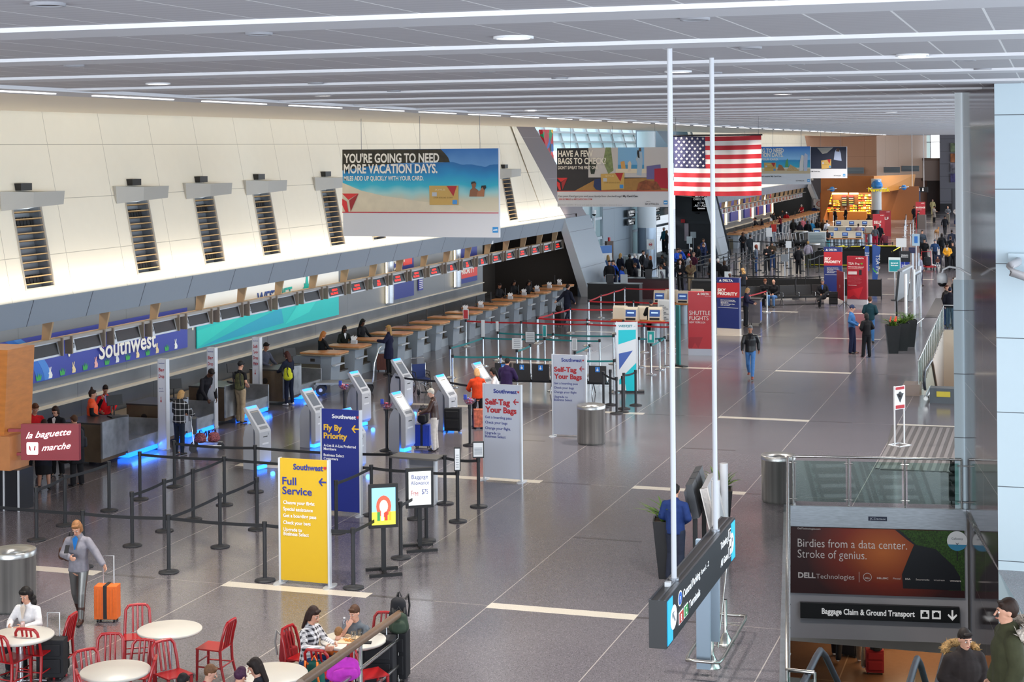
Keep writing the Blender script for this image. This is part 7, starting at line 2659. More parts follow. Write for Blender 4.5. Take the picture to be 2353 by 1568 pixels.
suitcase(floor(972, 1028), .1, '#1c3ea8', 'royal blue ribbed suitcase beside the person in the brown jacket', .42, .26, .60, .0, stripe='#101014')
backpack((P(972, 1028).x, P(972, 1028).y, .62), .1, '#17171a', 'black backpack on top of the royal blue suitcase')
suitcase(floor(1041, 993), .15, '#17171b', 'large black soft suitcase with its handle up beside the right-hand kiosks', .44, .28, .66, .34, hard=False)
suitcase(floor(1103, 985), .5, M('#c86a50', .7, noise=.5, scale=9), 'striped multicoloured suitcase by the woman in orange', .36, .22, .55, .3)
suitcase(floor(878, 853), .3, '#6a3424', 'brown leather-look suitcase by the woman in navy at the wooden counters', .36, .24, .60, .3)
suitcase(floor(1284, 750), -.4, '#141418', 'black suitcase behind the person in the long navy coat', .42, .26, .62, .42, hard=False)
backpack((P(1284, 750).x, P(1284, 750).y, .64), .2, '#15120f', 'dark brown duffel bag on the suitcase by the long navy coat', .30, name='duffel_bag', kind='bag')
suitcase(floor(1915, 702), .1, '#1a1a1d', 'black suitcase beside the seated man at the end of the seats', .42, .28, .66, .0, hard=False)
suitcase(floor(905, 1562), .15, '#17171b', 'tall black suitcase behind the stair railing post, right one', .44, .28, .72, .2, hard=False)
suitcase(floor(872, 1582), .2, '#1b1b20', 'large black suitcase behind the stair rails, left one', .46, .3, .74, .1, hard=False)
backpack((P(915, 1555).x + .0, P(915, 1555).y, .75), -.2, '#14141a', 'black travel pillow and rucksack on top of the tall black suitcase', .46)
o = backpack((P(915, 1555).x + .12, P(915, 1555).y - .25, .72), .4, '#2b3a2c', 'dark green jacket draped over the tall black suitcase', .34, name='draped_jacket', kind='jacket')
backpack((t4.x - 1.02, t4.y - .02, .32), PI / 2 - .3, '#8d1b22', 'red and grey backpack hanging on the chair of the woman in the checked shirt', .5, col2='#8d8a88')
backpack((t4.x - .12, t4.y - 1.02, .30), PI, '#0f5a50', 'green and orange child coat with a blue pack hanging on a red chair', .48, col2='#e8742a', name='hanging_coat', kind='coat')
backpack(tuple(PY(790, 1566, 19.5)), .6, '#b02aa8', 'bright purple bag at the bottom edge below the stair railing', .34, name='travel_bag', kind='bag', w=.46)
backpack((P(137, 1545).x, P(137, 1545).y, .02), .4, '#141417', 'black rucksack beside the side-on red chair', .5)
suitcase(floor(120, 1560), .3, '#1b1b1f', 'black suitcase with raised handle by the left-edge table', .4, .26, .6, .35, hard=False)
suitcase(floor(2197, 1155), .1, '#151518', 'black suitcase standing behind the near glass railing at the pier', .3, .26, .62, .0, hard=False)
backpack((P(2197, 1155).x, P(2197, 1155).y, .64), .1, '#131316', 'black bag on the suitcase behind the near glass railing', .3, name='shoulder_bag', kind='bag')
B0 = P(912, 1562)
o = thing('stair_railing', 'steel stair railing with a slanting wooden handrail at the bottom of the photo', 'railing', (B0.x, B0.y, 0))
e1 = PY(918, 1411, B0.y + .0) - Vector((B0.x, B0.y, 0))
e2 = PY(690, 1572, 17.0) - Vector((B0.x, B0.y, 0))
d_ = e2 - e1
g = MB()
g.tube([e1, e1 + d_], .055, M('#6b5440', 0.4, noise=.2, scale=20), 10)
g.build('handrail', o)
for k, (lo, m_) in enumerate(((.36, STN), (.74, STN))):
 g = MB()
 g.tube([e1 + Vector((0, 0, -lo)), e1 + d_ + Vector((0, 0, -lo))], .026, STN, 8)
 g.build('rail_bar', o)
for t in (0.02, .46):
 c = e1 + d_ * t
 g = MB()
 g.cyl((c.x, c.y, c.z - (1.1 if t > .1 else e1.z)), c, .028, STN, n=12)
 g.build('post', o)
 g = MB()
 g.cyl((c.x - .1, c.y + .02, c.z - .95), (c.x - .1, c.y + .02, c.z - .08), .012, STN, n=8)
 g.ell((c.x - .1, c.y + .02, c.z - .06), (.024, .024, .024), STN, 8, 6)
 g.build('baluster', o)
SEAT = M('#1d1a1a', 0.45)
def seats(p0, p1, n, label, flip=0, badges=True):
 L, R = P(*p0), P(*p1)
 rz_ = math.atan2(R.y - L.y, R.x - L.x)
 w = (R - L).length / n
 o = thing('beam_seating', label, 'seating', (L.x, L.y, 0), rz_)
 for k in range(n):
  x = k * w
  g = MB()
  if flip:   # back towards the camera
   g.prof([(0, .42), (.02, .95), (.06, .95), (.05, .42)], x + .03, x + w - .03, SEAT)
  else:
   g.prof([(.50, .42), (.58, .95), (.62, .95), (.55, .42)], x + .03, x + w - .03, SEAT)
  g.build('backrest', o, bevel=.01)
  g = MB()
  g.bx((x + .03, .04, .40), (x + w - .03, .52, .46), SEAT)
  g.build('seat', o)
  if badges:
   g = MB()
   g.bx((x + w * .4, -.012, .76), (x + w * .4 + .14, .01, .92), M('#2a7ad0', 0.4))
   g.flat([(x + w * .4 + .07 + .035 * math.cos(t), .82 + .035 * math.sin(t)) for t in [i * PI / 5 for i in range(10)]], -.016, WHITE)
   g.bx((x + w * .4 + .06, -.017, .84), (x + w * .4 + .075, -.014, .90), WHITE)
   g.build('wheelchair_badge', o)
 for k in range(n + 1):
  g = MB()
  g.tube([(k * w, .08, .44), (k * w, .06, .62), (k * w, .46, .62), (k * w, .48, .44)], .014, CHROME, 6)
  g.build('armrest', o)
 g = MB()
 g.bx((0, .22, .34), (n * w, .30, .40), BLACK)
 g.build('beam', o)
 for k in (0.8, n / 2, n - .8):
  g = MB()
  x = k * w
  for s in (0.02, .5):
   g.tube([(x, .26, .36), (x, s, .02)], .018, CHROME, 6)
  g.build('leg', o)
 return o
seats((1135, 903), (1395, 912), 6, 'row of black seats with blue wheelchair badges behind the kiosks', 1)
seats((1688, 707), (1912, 700), 6, 'row of black seats with three men on it beside the red TSA sign', 0, False)
q = P(1735, 748)
o = thing('lectern', 'grey wheeled lectern with a blue side panel beside the woman in navy', 'lectern', (q.x, q.y, 0), .0)
g = MB()
g.bx((-.28, 0, .10), (.22, .5, 1.12), M('#6a6468', 0.5))
g.build('cabinet', o)
g = MB()
g.bx((-.33, -.05, 1.12), (.28, .55, 1.16), M('#3a3434', 0.5))
g.build('top', o)
g = MB()
g.bx((.22, .06, .2), (.235, .44, 1.0), M('#2a56b0', 0.4))
g.build('blue_panel', o)
g = MB()
for x in (-.24, .18):
 for y in (.05, .45):
  g.cyl((x - .015, y, .04), (x + .015, y, .04), .04, BLACK, n=8)
g.build('castor', o)
q = P(2112, 524)
o = thing('lectern', 'small grey lectern in front of the far BAGGAGE sign', 'lectern', (q.x - .0, q.y - 2, 0))
g = MB()
g.bx((-.0, 0, 0), (.75, .6, 1.3), M('#5c5452', 0.5))
g.build('cabinet', o)
for i, (tx, ty, w, lab) in enumerate(((1350, 652, 2.6, 'long black screening desk where the bald officer in blue sits'), (1440, 640, 2.4, 'tall maroon-sided screening podium behind the officers'), (1590, 645, 2.2, 'black screening desk between the hanging sign poles'))):
 q = P(tx, ty, 1.05)
 o = thing('screening_desk', lab, 'desk', (q.x, q.y, 0), .05)
 g = MB()
 g.bx((0, 0, 0), (w, .8, 1.02), M('#141416' if i != 1 else '#3a2228', 0.5))
 g.build('cabinet', o)
 g = MB()
 g.bx((-.03, -.03, 1.02), (w + .03, .85, 1.06), M('#26262a', 0.35))
 g.build('top', o)
 for k in range(2):
  g = MB()
  g.bx((.9 + k * .7, .3, 1.06), (1.25 + k * .7, .34, 1.5), M('#b9c4cc' if k else '#2c2e33', 0.3))
  g.build('monitor', o)
CRM = M('#cfc4b2', 0.4)
def air_kiosk(q, lab, rz_=0.0, front=True, grp='cream airline kiosks'):
 o = thing('airline_kiosk', lab, 'kiosk', (q.x, q.y, 0), rz_, grp)
 g = MB()
 g.cyl((0, .1, 0), (0, .1, .85), .17, M('#98a2ac', 0.35, .5), n=14)
 g.build('pedestal', o)
 g = MB()
 g.bx((-.33, -.18, .85), (.33, .35, .91), M('#b8743c', 0.4))
 g.build('shelf', o)
 g = MB()
 g.prof([(-.10, .91), (-.02, 1.38), (.08, 1.46), (.28, 1.40), (.32, .91)], -.27, .27, CRM)
 g.build('housing', o, bevel=.02)
 if front:
  g = MB()
  g.add([(-.21, -.078, 1.08), (.21, -.078, 1.08), (.21, -.036, 1.34), (-.21, -.036, 1.34)], [(0, 1, 2, 3)], M('#26447c', 0.3, emit=.5))
  g.add([(-.14, -.08, 1.20), (.14, -.08, 1.20), (.14, -.07, 1.26), (-.14, -.07, 1.26)], [(0, 1, 2, 3)], M('#aecbe8', 0.3, emit=.4))
  g.build('screen', o)
  g = MB()
  g.bx((-.2, -.105, .95), (.2, -.09, 1.03), BLACK)
  g.build('card_slot', o)
 else:
  g = MB()
  g.tube([(-.08, .1, 1.44), (-.08, .1, 1.49), (.08, .1, 1.49), (.08, .1, 1.44)], .012, BLACK, 6)
  g.build('handle', o)
 return o
near = [(1424, 703, 0, 'left'), (1450, 706, 1, ''), (1480, 704, 0, ''), (1505, 706, 1, ''), (1516, 668, 1, ''), (1542, 666, 0, ''), (1569, 669, 1, ''), (1601, 665, 0, '')]
for i, (x, y, f, _) in enumerate(near):
 air_kiosk(P(x, y, 1.45), 'cream %s %s, %s in the %s shelf of kiosks by the red belts' % (('kiosk with a lit screen', 'facing us') if f else ('kiosk', 'turned away') + () if False else (('kiosk', 'with a lit blue screen') if f else ('kiosk', 'seen from behind')), ) if False else
              ('cream kiosk %s, %s on the %s shelf by the red belts' % ('with a lit screen' if f else 'seen from behind', ORD[i % 4], 'front' if i < 4 else 'rear')), 0, bool(f), 'cream kiosks by the red belts')
for r_i, (y, xs, st) in enumerate(((506, (1927, 1942, 1957, 1972, 1987, 2001), 1), (520, (1909, 1919, 1934, 1950, 1965, 1980, 1998), 0), (531, (1894, 1909, 1926, 1942, 1957, 1973), 0))):
 for k, x in enumerate(xs):
  f = (k + st) % 2 == 1 if r_i != 0 else k % 2 == 0
  air_kiosk(P(x, y, 1.45), 'distant cream kiosk %s, %s from the left in the %s far row' % ('with a lit screen' if f else 'seen from behind', ORD[k], ('rear', 'middle', 'front')[r_i]), 0, f, 'distant cream kiosks before the shop')
air_kiosk(P(1877, 524, 1.5), 'distant single kiosk with a dark screen above the information board', 0, True, 'distant cream kiosks before the shop')
for x, y0, y1, b, w, lab, c1_, c2_ in ((1502, 688, 740, (1528, 782), .0, 'white tilted information board on a post right of the capped traveller', '#c9ced2', '#7d848c'),
                                       (1862, 533, 571, (1878, 590), .0, 'pale information board in the queue maze below the single kiosk', '#aebabc', '#7b8688')):
 q = P(*b)
 o = thing('information_board', lab, 'sign', (q.x, q.y, 0), -.3 if x < 1600 else 0)
 zt3, zb3 = PY(x, y0, q.y).z, PY(x, y1, q.y).z
 ww = .30 if x < 1600 else .62
 g = MB()
 g.bx((-ww, -.04, zb3), (ww, .04, zt3), M('#d9dde0', 0.4))
 g.build('frame', o)
 g = MB()
 g.bx((-ww + .05, -.05, zb3 + .06), (ww - .05, -.04, zt3 - .06), M(c1_, 0.4))
 for k in range(9):
  z = zb3 + .12 + k * (zt3 - zb3 - .3) / 9
  g.bx((-ww + .1, -.055, z), (ww - .1 - .1 * (k % 3), -.05, z + .03), M(c2_, 0.5))
 g.build('sheet', o)
 g = MB()
 g.bx((-.05, -.03, 0), (.05, .03, zb3), ALU)
 g.bx((-.3, -.2, 0), (.3, .2, .03), CHARC)
 g.build('post', o)
NT = [(1738, 566, '#e9eaec', '#c03038', 'white notice with a red ring beside the woman with long red hair', .5, .6), (1812, 562, '#dfe3e8', None, 'plain white notice on a post behind the man in brown', .45, .55), (1803, 593, '#9aa0a6', None, 'grey notice sheet in the queue maze near the yellow belts', .5, .5),
      (1882, 459 + 10, '#e4e4e6', '#c8502e', 'white notice with an orange-red disc left of the shop', 1.4, 1.2), (2071, 558, '#f2f3f4', None, 'white notice on the black belt line above the teal board', .8, .7), (1584, 552, '#b8c4c8', None, 'grey notice before the dark checkpoint wall', .45, .6),
      (1593, 540, '#c9d2d6', None, 'small white notice on the dark checkpoint wall', .5, .55), (1495, 562, '#e0e4e6', '#b84850', 'white notice with red lettering above the recess queue', .6, .8), (1778, 524, '#d8392e', None, 'small red notice in front of the far counters', .5, .7), (1767, 534, '#f0f2f4', None, 'small white notice in front of the far counters', .5, .8)]
for x, y, c1_, c2_, lab, w, h in NT:
 w, h = w * .8, h * .8
 q = P(x, y, 1.3 + h / 2)
 o = thing('post_notice', lab, 'sign', (q.x, q.y, 0))
 g = MB()
 g.bx((-w / 2, -.02, 1.3), (w / 2, .02, 1.3 + h), M(c1_, 0.4))
 if c2_:
  for k_, m_ in ((.24, M(c2_, 0.4)), (.17, M(c1_, .4))):
   g.flat([(k_ * w * math.cos(t), 1.3 + h / 2 + k_ * w * math.sin(t)) for t in [i * PI / 8 for i in range(16)]], -.02 - .3 / (k_ * 200) - (.01 if k_ < .2 else 0), m_)
  g.bx((-.2 * w, -.045, 1.3 + h / 2 - .03), (.2 * w, -.035, 1.3 + h / 2 + .03), M(c2_, .4))
 g.build('sheet', o)
 g = MB()
 g.cyl((0, 0, 0), (0, 0, 1.3), .025, ALU, n=8)
 g.cyl((0, 0, 0), (0, 0, .02), .18, CHARC, n=12)
 g.build('post', o)
for x, y0, y1, wpx, col, t, lab in ((2042, 592, 625, 27, '#1a8a92', ('Board early with', 'Plus fare quarters'), 'teal board sign left of the steel screen rack'), (2066, 577, 602, 26, '#1c2026', ('Checkpoint', 'Entrance'), 'black Checkpoint Entrance board above the blue one'),
         (2068, 600, 625, 22, '#2238a0', ('Southwest', 'Fly By'), 'blue board sign below the Checkpoint Entrance board'), (2088, 569, 582, 15, '#1d2450', ('', ''), 'small red and navy board at the head of the steel posts'),
         (2096, 538, 565, 17, '#b8d4e4', ('', ''), 'tall pale blue board with a wheelchair symbol on the walkway')):
 Y = P(x, 690 if 'teal' in lab else 672).y
 a, b = PY(x, y1, Y), PY(x + wpx, y0, Y)
 o = thing('board_sign', lab, 'sign', (a.x, Y, 0))
 w = b.x - a.x
 g = MB()
 g.bx((0, -.03, a.z), (w, .03, b.z), M('#c9d4d6', 0.4) if 'teal' in lab else M(col, 0.4))
 g.build('frame', o)
 g = MB()
 g.bx((.03, -.035, a.z + .03), (w - .03, -.03, b.z - (.12 if 'teal' in lab else .03)), M(col, 0.4))
 if t[0]:
  g.text(t[0], w * .2, a.z + (b.z - a.z) * .58, .06, WL, y=-.045, bold=.02, w=w * .6)
  g.text(t[1], w * .2, a.z + (b.z - a.z) * .42, .06, WL, y=-.045, bold=.02, w=w * .6)
 elif 'red' in lab:
  g.bx((0, -.04, a.z + .2), (w, -.034, b.z - .1), SRED)
 else:
  g.bx((w * .3, -.045, a.z + .15), (w * .75, -.04, a.z + .5), M('#2a7ad0', 0.4))
 g.build('sheet', o)
 g = MB()
 g.cyl((w / 2, 0, 0), (w / 2, 0, a.z), .03, ALU, n=8)
 g.cyl((w / 2, 0, 0), (w / 2, 0, .03), .2, CHARC, n=12)
 g.build('post', o)
for k, (x, y) in enumerate(((2098, 668), (2106, 662), (2100, 671))):
 q = P(x, y)
 o = thing('steel_post', 'white steel barrier post at the walkway edge behind the screen racks', 'post', (q.x + .12 * k, q.y, 0), 0, 'walkway barrier posts')
 g = MB()
 g.cyl((0, 0, 0), (0, 0, 2.2 - .3 * k), .05, M('#c4d0da', 0.4), n=10)
 g.cyl((0, 0, 0), (0, 0, .03), .22, CHARC, n=12)
 g.build('post', o)
GM = 'black stanchions of the checkpoint maze'
random.seed(5)
maze = [((-20.4, 89), (-19.8, 105), 6), ((-18.8, 92), (-18.0, 108), 6), ((-17.2, 95), (-16.4, 111), 6), ((-21.3, 88), (-20.6, 104), 6), ((-19.6, 90), (-18.9, 107), 6), ((-18.0, 93), (-17.2, 110), 6), ((-16.6, 96), (-15.6, 112), 6), ((-15.2, 96), (-14.2, 114), 6), ((-13.9, 99), (-12.9, 116), 6)]
for i, (a, b, n) in enumerate(maze):
 pts = [Vector((a[0] + (b[0] - a[0]) * k / (n - 1), a[1] + (b[1] - a[1]) * k / (n - 1), 0)) for k in range(n)]
 line_of(pts, 'black', 'the %s lane of the checkpoint maze counted from the left' % ORD[i], GM, BELT, .05)
for i, (y, x0, x1) in enumerate(((84.5, -21.5, -12.5), (117.0, -22.0, -10.6), (86.2, -16.2, -11.5))):
 n = max(3, int((x1 - x0) / 1.9))
 pts = [Vector((x0 + (x1 - x0) * k / (n - 1), y, 0)) for k in range(n)]
 line_of(pts, 'black', 'the %s cross line of the checkpoint maze' % ORD[i], GM, BELT, .03)
o = thing('fabric_barrier', 'long low black fabric barrier behind the row of seats', 'barrier', (-15.9, 85.2, 0))
g = MB()
g.bx((0, 0, .15), (7.6, .03, 1.0), M('#131315', 0.8))
g.build('fabric', o)
g = MB()
for x in (0, 1.9, 3.8, 5.7, 7.6):
 g.cyl((x, .02, 0), (x, .02, 1.05), .03, BLACK, n=8)
g.build('post', o)
a, b = P(1850, 612), P(1960, 612)
o = thing('yellow_belt_barrier', 'black barrier outlined with bright yellow belts behind the navy sign', 'barrier', (a.x, a.y, 0))
w = (b - a).length * 1.35
YEL = M('#e2d22a', 0.5)
g = MB()
g.bx((0, 0, .02), (w, .03, 1.0), M('#121214', 0.8))
g.bx((.4, 3, .02), (w + 1.2, 3.03, 1.0), M('#121214', 0.8))
g.bx((1.2, 6, .02), (w + 1.5, 6.03, 1.0), M('#121214', 0.8))
g.build('fabric', o)
g = MB()
g.tube([(w, -.05, .1), (0, -.05, .1), (.9, 2.9, .9), (1.8, 5.8, 1.0)], .035, YEL, 6)
g.tube([(1.2, 5.9, .9), (w * .7, 5.9, .95)], .035, YEL, 6)
g.tube([(w * .55, -.05, .9), (w * .75, 2.9, .7), (w * .8, 5.9, 1.0), (w + 1.5, 5.9, 1.0), (w + 1.1, 3, .8)], .035, YEL, 6)
g.build('yellow_belt', o)
GF = 'chrome stanchions near the far kiosks'
line_of([P(2092, 541), P(2098, 530), P(2106, 520), P(2112, 512)], 'steel', 'the line by the far BAGGAGE sign', GF, M('#20304c', .6), .02)
line_of([P(2078, 545), P(2080, 530), P(2082, 518)], 'steel', 'the line right of the far red signs', GF, M('#20304c', .6), .02)
line_of([P(1915, 510), P(1928, 500), P(1943, 499), P(1970, 499), P(1984, 499)], 'steel', 'the line before the shop', GF, M('#20304c', .6), .02)
random.seed(3)
for k in range(9):
 q = P(1772 + 9 * k, 566 - 2 * (k % 2))
 o = thing('luggage_trolley', 'black and chrome luggage trolley, %s from the left in the far nested row' % ORD[k], 'trolley', (q.x, q.y, 0), PI / 2 - .3, 'nested luggage trolleys')
 g = MB()
 g.tube([(-.3, .0, .1), (-.3, .1, 1.0), (.3, .1, 1.0), (.3, 0, .1)], .02, CHROME, 6)
 g.build('handle', o)
 g = MB()
 g.bx((-.3, -.8, .2), (.3, .0, .26), BLACK)
 g.bx((-.3, -.85, .26), (.3, -.8, .5), BLACK)
 g.build('deck', o)
 for x, y in ((-.28, 0), (.28, 0), (0, -.75)):
  g = MB()
  g.cyl((x - .02, y, .1), (x + .02, y, .1), .1, BLACK, n=10)
  g.build('wheel', o)
q = P(800, 905)
o = thing('platform_truck', 'grey platform truck with a tall hoop handle behind the kiosks', 'cart', (q.x, q.y, 0), .35)
g = MB()
g.bx((-1.0, -.35, .34), (.8, .35, .40), M('#8e9296', 0.35, .6))
g.build('deck', o)
g = MB()
g.text('CSA', .1, .345, .05, BLACK, y=-.355)
g.build('lettering', o)
g = MB()
g.tube([(.8, -.25, .4), (.86, -.25, 1.0), (1.0, -.15, 1.45), (1.08, 0, 1.5), (1.0, .15, 1.45), (.86, .25, 1.0), (.8, .25, .4)], .022, CHROME, 8)
g.build('handle', o)
for x, y in ((-.85, -.25), (-.85, .25), (.65, -.25), (.65, .25)):
 g = MB()
 g.cyl((x, y - .03, .16), (x, y + .03, .16), .16, BLACK, n=16)
 g.cyl((x, y - .035, .16), (x, y + .035, .16), .06, ALU, n=10)
 g.build('wheel', o)
q = P(470, 1035)
o = thing('luggage_trolley', 'chrome luggage trolley with floral bags beside the woman in plaid', 'trolley', (q.x, q.y, 0), 2.0)
g = MB()
g.tube([(-.28, .25, .2), (-.28, .35, 1.05), (.28, .35, 1.05), (.28, .25, .2)], .016, CHROME, 8)
g.tube([(-.28, -.45, .15), (-.28, .3, .18), (.28, .3, .18), (.28, -.45, .15)], .016, CHROME, 8)
g.build('frame', o)
g = MB()
g.bx((-.22, .2, .45), (.22, .3, .85), M('#3a3d42', 0.5))
g.build('basket_panel', o)
g = MB()
for k in range(5):
 g.cyl((-.26, .32, .8 + .05 * k), (.26, .32, .8 + .05 * k), .006, CHROME, n=6)
g.build('basket_wires', o)
for x, y in ((-.27, .28), (.27, .28), (0, -.42)):
 g = MB()
 g.cyl((x - .02, y, .10), (x + .02, y, .10), .10, M('#3a3a3e', .5), n=16)
 g.build('wheel', o)
for k in range(2):
 backpack((q.x - .1 + .3 * k, q.y - .05 + .2 * k, .2), .8 * k, M('#8a4a52', .7, noise=.9, scale=30), ('floral bag lying low on the chrome trolley, left one', 'floral bag lying low on the chrome trolley, right one')[k], .3, name='travel_bag', kind='bag', w=.36)
q = P(968, 905)
o = thing('wheelchair', 'empty folding wheelchair with a blue seat behind the kiosks', 'wheelchair', (q.x, q.y, 0), .75)
WB_ = M('#1c2f66', 0.7)
for s in (-1, 1):
 g = MB()
 pts = [(s * .27, .12 + .30 * math.cos(t), .31 + .30 * math.sin(t)) for t in [i * PI / 14 for i in range(28)]]
 g.tube(pts, .016, BLACK, 6, closed=True)
 g.tube([(p[0] + s * .03, .12 + (p[1] - .12) * .88, .31 + (p[2] - .31) * .88) for p in pts], .007, CHROME, 5, closed=True)
 for k in range(7):
  a = k * 2 * PI / 7
  g.cyl((s * .27, .12, .31), (s * .27, .12 + .29 * math.cos(a), .31 + .29 * math.sin(a)), .009, CHARC, n=5)
 g.build('wheel', o)
 g = MB()
 g.cyl((s * .22 - .015, -.32, .1), (s * .22 + .015, -.32, .1), .1, BLACK, n=12)
 g.build('castor', o)
 g = MB()
 g.tube([(s * .23, .22, .95), (s * .23, .2, .3), (s * .23, -.3, .3), (s * .23, -.34, .15)], .012, CHROME, 6)
 g.tube([(s * .24, .2, .70), (s * .24, -.12, .70), (s * .24, -.2, .5)], .014, BLACK, 6)
 g.build('side_frame', o)
 g = MB()
 g.tube([(s * .2, -.3, .45), (s * .2, -.5, .14)], .012, CHROME, 6)
 g.bx((s * .12 - .07, -.6, .10), (s * .12 + .07, -.46, .13), CHARC)
 g.build('footrest', o)
g = MB()
g.bx((-.22, -.25, .47), (.22, .2, .50), WB_)
g.build('seat', o)
g = MB()
g.bx((-.22, .19, .5), (.22, .22, .92), WB_)
g.build('backrest', o)
g = MB()
g.tube([(-.23, .3, 1.08), (-.2, .33, 1.1), (.2, .33, 1.1), (.23, .3, 1.08)], .011, CHROME, 6)
g.cyl((-.22, .1, .2), (.22, -.1, .45), .011, CHROME, n=6)
g.cyl((.22, .1, .2), (-.22, -.1, .45), .011, CHROME, n=6)
g.build('push_bar', o)
Yb = 31.0
a, b = PY(48, 1000, Yb), PY(160, 1000, Yb)
zt4, zb4 = PY(48, 989, Yb).z, PY(48, 1058, Yb).z
zt4 = PY(160, 981, Yb).z
o = thing('lit_sign', 'dark red lit sign reading la baguette marche in white script', 'sign', (a.x, Yb, 0), .25)
w = (b.x - a.x) * 1.05
g = MB()
g.bx((0, 0, zb4), (w, .14, zt4), M('#8e2430', 0.4))
g.build('box', o)
g = MB()
NEO = M('#ffffff', 0.4, emit=1.6)
h = zt4 - zb4
sg = MB()
for t, x, z, ww in (('la baguette', .09, .60, .76), ('marche', .36, .26, .48)):
 vs, fs, wd = glyphs(t, .004)
 kx = ww * w / wd
 g.add([(x * w + v[0] * kx + v[1] * h * .12, -.012, zb4 + z * h + v[1] * h * .26 + v[0] * kx * .09) for v in vs], fs, NEO)
g.flat([(x, z) for x, z in ((.11 * w, zb4 + .16 * h), (.29 * w, zb4 + .16 * h), (.30 * w, zb4 + .20 * h), (.30 * w, zb4 + .46 * h), (.29 * w, zb4 + .50 * h), (.11 * w, zb4 + .50 * h), (.10 * w, zb4 + .46 * h), (.10 * w, zb4 + .20 * h))], -.012, NEO)
for s in (-1, 1):
 g.flat([(.20 * w + s * .035 * w, zb4 + .40 * h), (.20 * w + s * .06 * w, zb4 + .40 * h), (.20 * w + s * .055 * w, zb4 + .30 * h), (.20 * w + s * .02 * w, zb4 + .24 * h)], -.016, M('#c0303c', 0.4))
g.build('lettering', o)
for z in (.12, .78):
 g = MB()
 g.bx((-.3, .03, zb4 + z * h), (0, .10, zb4 + (z + .08) * h), M('#8e2430', 0.4))
 g.build('bracket', o)
o = thing('bakery_stand', 'orange wood-faced food stand cut by the left edge', 'stand', (a.x, Yb - .15, 0))
OR_ = M('#c47a38', 0.4, noise=.12, scale=3, stretch=(1, 1, 4))
x1_ = PY(17, 900, Yb).x - a.x
x2_ = PY(38, 1030, Yb).x - a.x
g = MB()
g.add([(-2.2, 0, .9), (x1_ - .03, 0, .9), (x1_ + .12, 0, PY(25, 803, Yb).z), (-2.2, 0, PY(25, 803, Yb).z), (-2.2, 1, .9), (x1_ - .03, 1, .9), (x1_ + .12, 1, PY(25, 803, Yb).z), (-2.2, 1, PY(25, 803, Yb).z)],
      [(0, 1, 2, 3), (1, 5, 6, 2), (3, 2, 6, 7)], OR_)
g.build('tall_panel', o)
g = MB()
g.bx((-2.2, -.1, PY(38, 1078, Yb).z), (x2_, .6, PY(38, 1000, Yb).z), M('#c08050', 0.4, noise=.1, scale=3))
g.build('fascia_box', o)
g = MB()
g.bx((-2.2, .0, 0), (x2_ + .15, .55, PY(38, 1078, Yb).z), M('#1b1b20', 0.3))
for x in (x2_ - .22, x2_ + .15, x2_ - .6):
 g.bx((x - .02, -.02, .0), (x + .02, .0, PY(38, 1078, Yb).z), AL2)
g.build('counter', o)
YS = 170.0
def SY(px, py, Y=YS):
 v = PY(px, py, Y)
 return (v.x, v.z)
o = thing('news_shop', 'orange timber shop front with bright yellow shelves at the far end of the hall', 'shop', (0, YS, 0))
OT = M('#a8642a', 0.45, noise=.06, scale=1)
g = MB()
pts = [SY(1886, 428), SY(1886, 405), SY(2013, 405), SY(2013, 445), SY(1898, 443)]
x0, z1 = SY(1886, 405)
x1, _ = SY(2008, 405)
zl = SY(1886, 443)[1]
g.bx((x0, 0, zl), (x1, .5, z1), OT)
g.add([(x0, -.05, 0), (x0 + .15, -.05, 0), (x0 + 1.15, -.05, zl), (x0, -.05, zl)], [(0, 1, 2, 3)], OT)
g.add([(x1, 0, zl - .1), (x1 + 3.2, 9, zl + .3), (x1 + 3.4, 9, z1), (x1, 0, z1)], [(0, 1, 2, 3)], M('#c08038', 0.45))
g.build('fascia', o)
g = MB()
g.bx((x0, 5.5, 0), (x1 + 4, 5.7, zl + .5), M('#6a4020', 0.5))
g.bx((x0, .5, zl), (x1, 5.5, zl + .1), M('#8a6a4a', 0.5))
g.bx((x0 - .1, .1, 0), (x0, 5.5, zl), M('#7a4a28', 0.5))
g.bx((x1 + 1.5, 7.0, 0), (x1 + 4, 7.2, zl), M('#17345c', 0.5))
g.build('interior_wall', o)
random.seed(11)
for (xa, xb, za, zb5, n) in ((1899, 1911, 446, 470, 4), (1914, 1929, 460, 474, 4), (1972, 2004, 446, 492, 8), (1898, 1930, 476, 488, 3), (1952, 1970, 470, 492, 4)):
 A_, B2 = SY(xa, zb5, YS + 5), SY(xb, za, YS + 5)
 g = MB()
 g.bx((A_[0], 5.2, A_[1]), (B2[0], 5.45, B2[1]), M('#2c1c12', 0.6))
 dz = (B2[1] - A_[1]) / n
 for k in range(n):
  g.bx((A_[0], 4.9, A_[1] + k * dz), (B2[0], 5.2, A_[1] + k * dz + .04), M('#a06a30', 0.5))
  x = A_[0] + .05
  while x < B2[0] - .15:
   ww = random.uniform(.12, .3)
   g.bx((x, 4.92, A_[1] + k * dz + .05), (x + ww, 5.1, A_[1] + (k + random.uniform(.6, .85)) * dz), M(random.choice(['#f0b828', '#e89a20', '#f6d860', '#c8341e', '#f2e6b0', '#e8b840', '#5a7a3a']), 0.5))
   x += ww + .05
 g.build('stocked_shelf', o, kind='stuff')
g = MB()
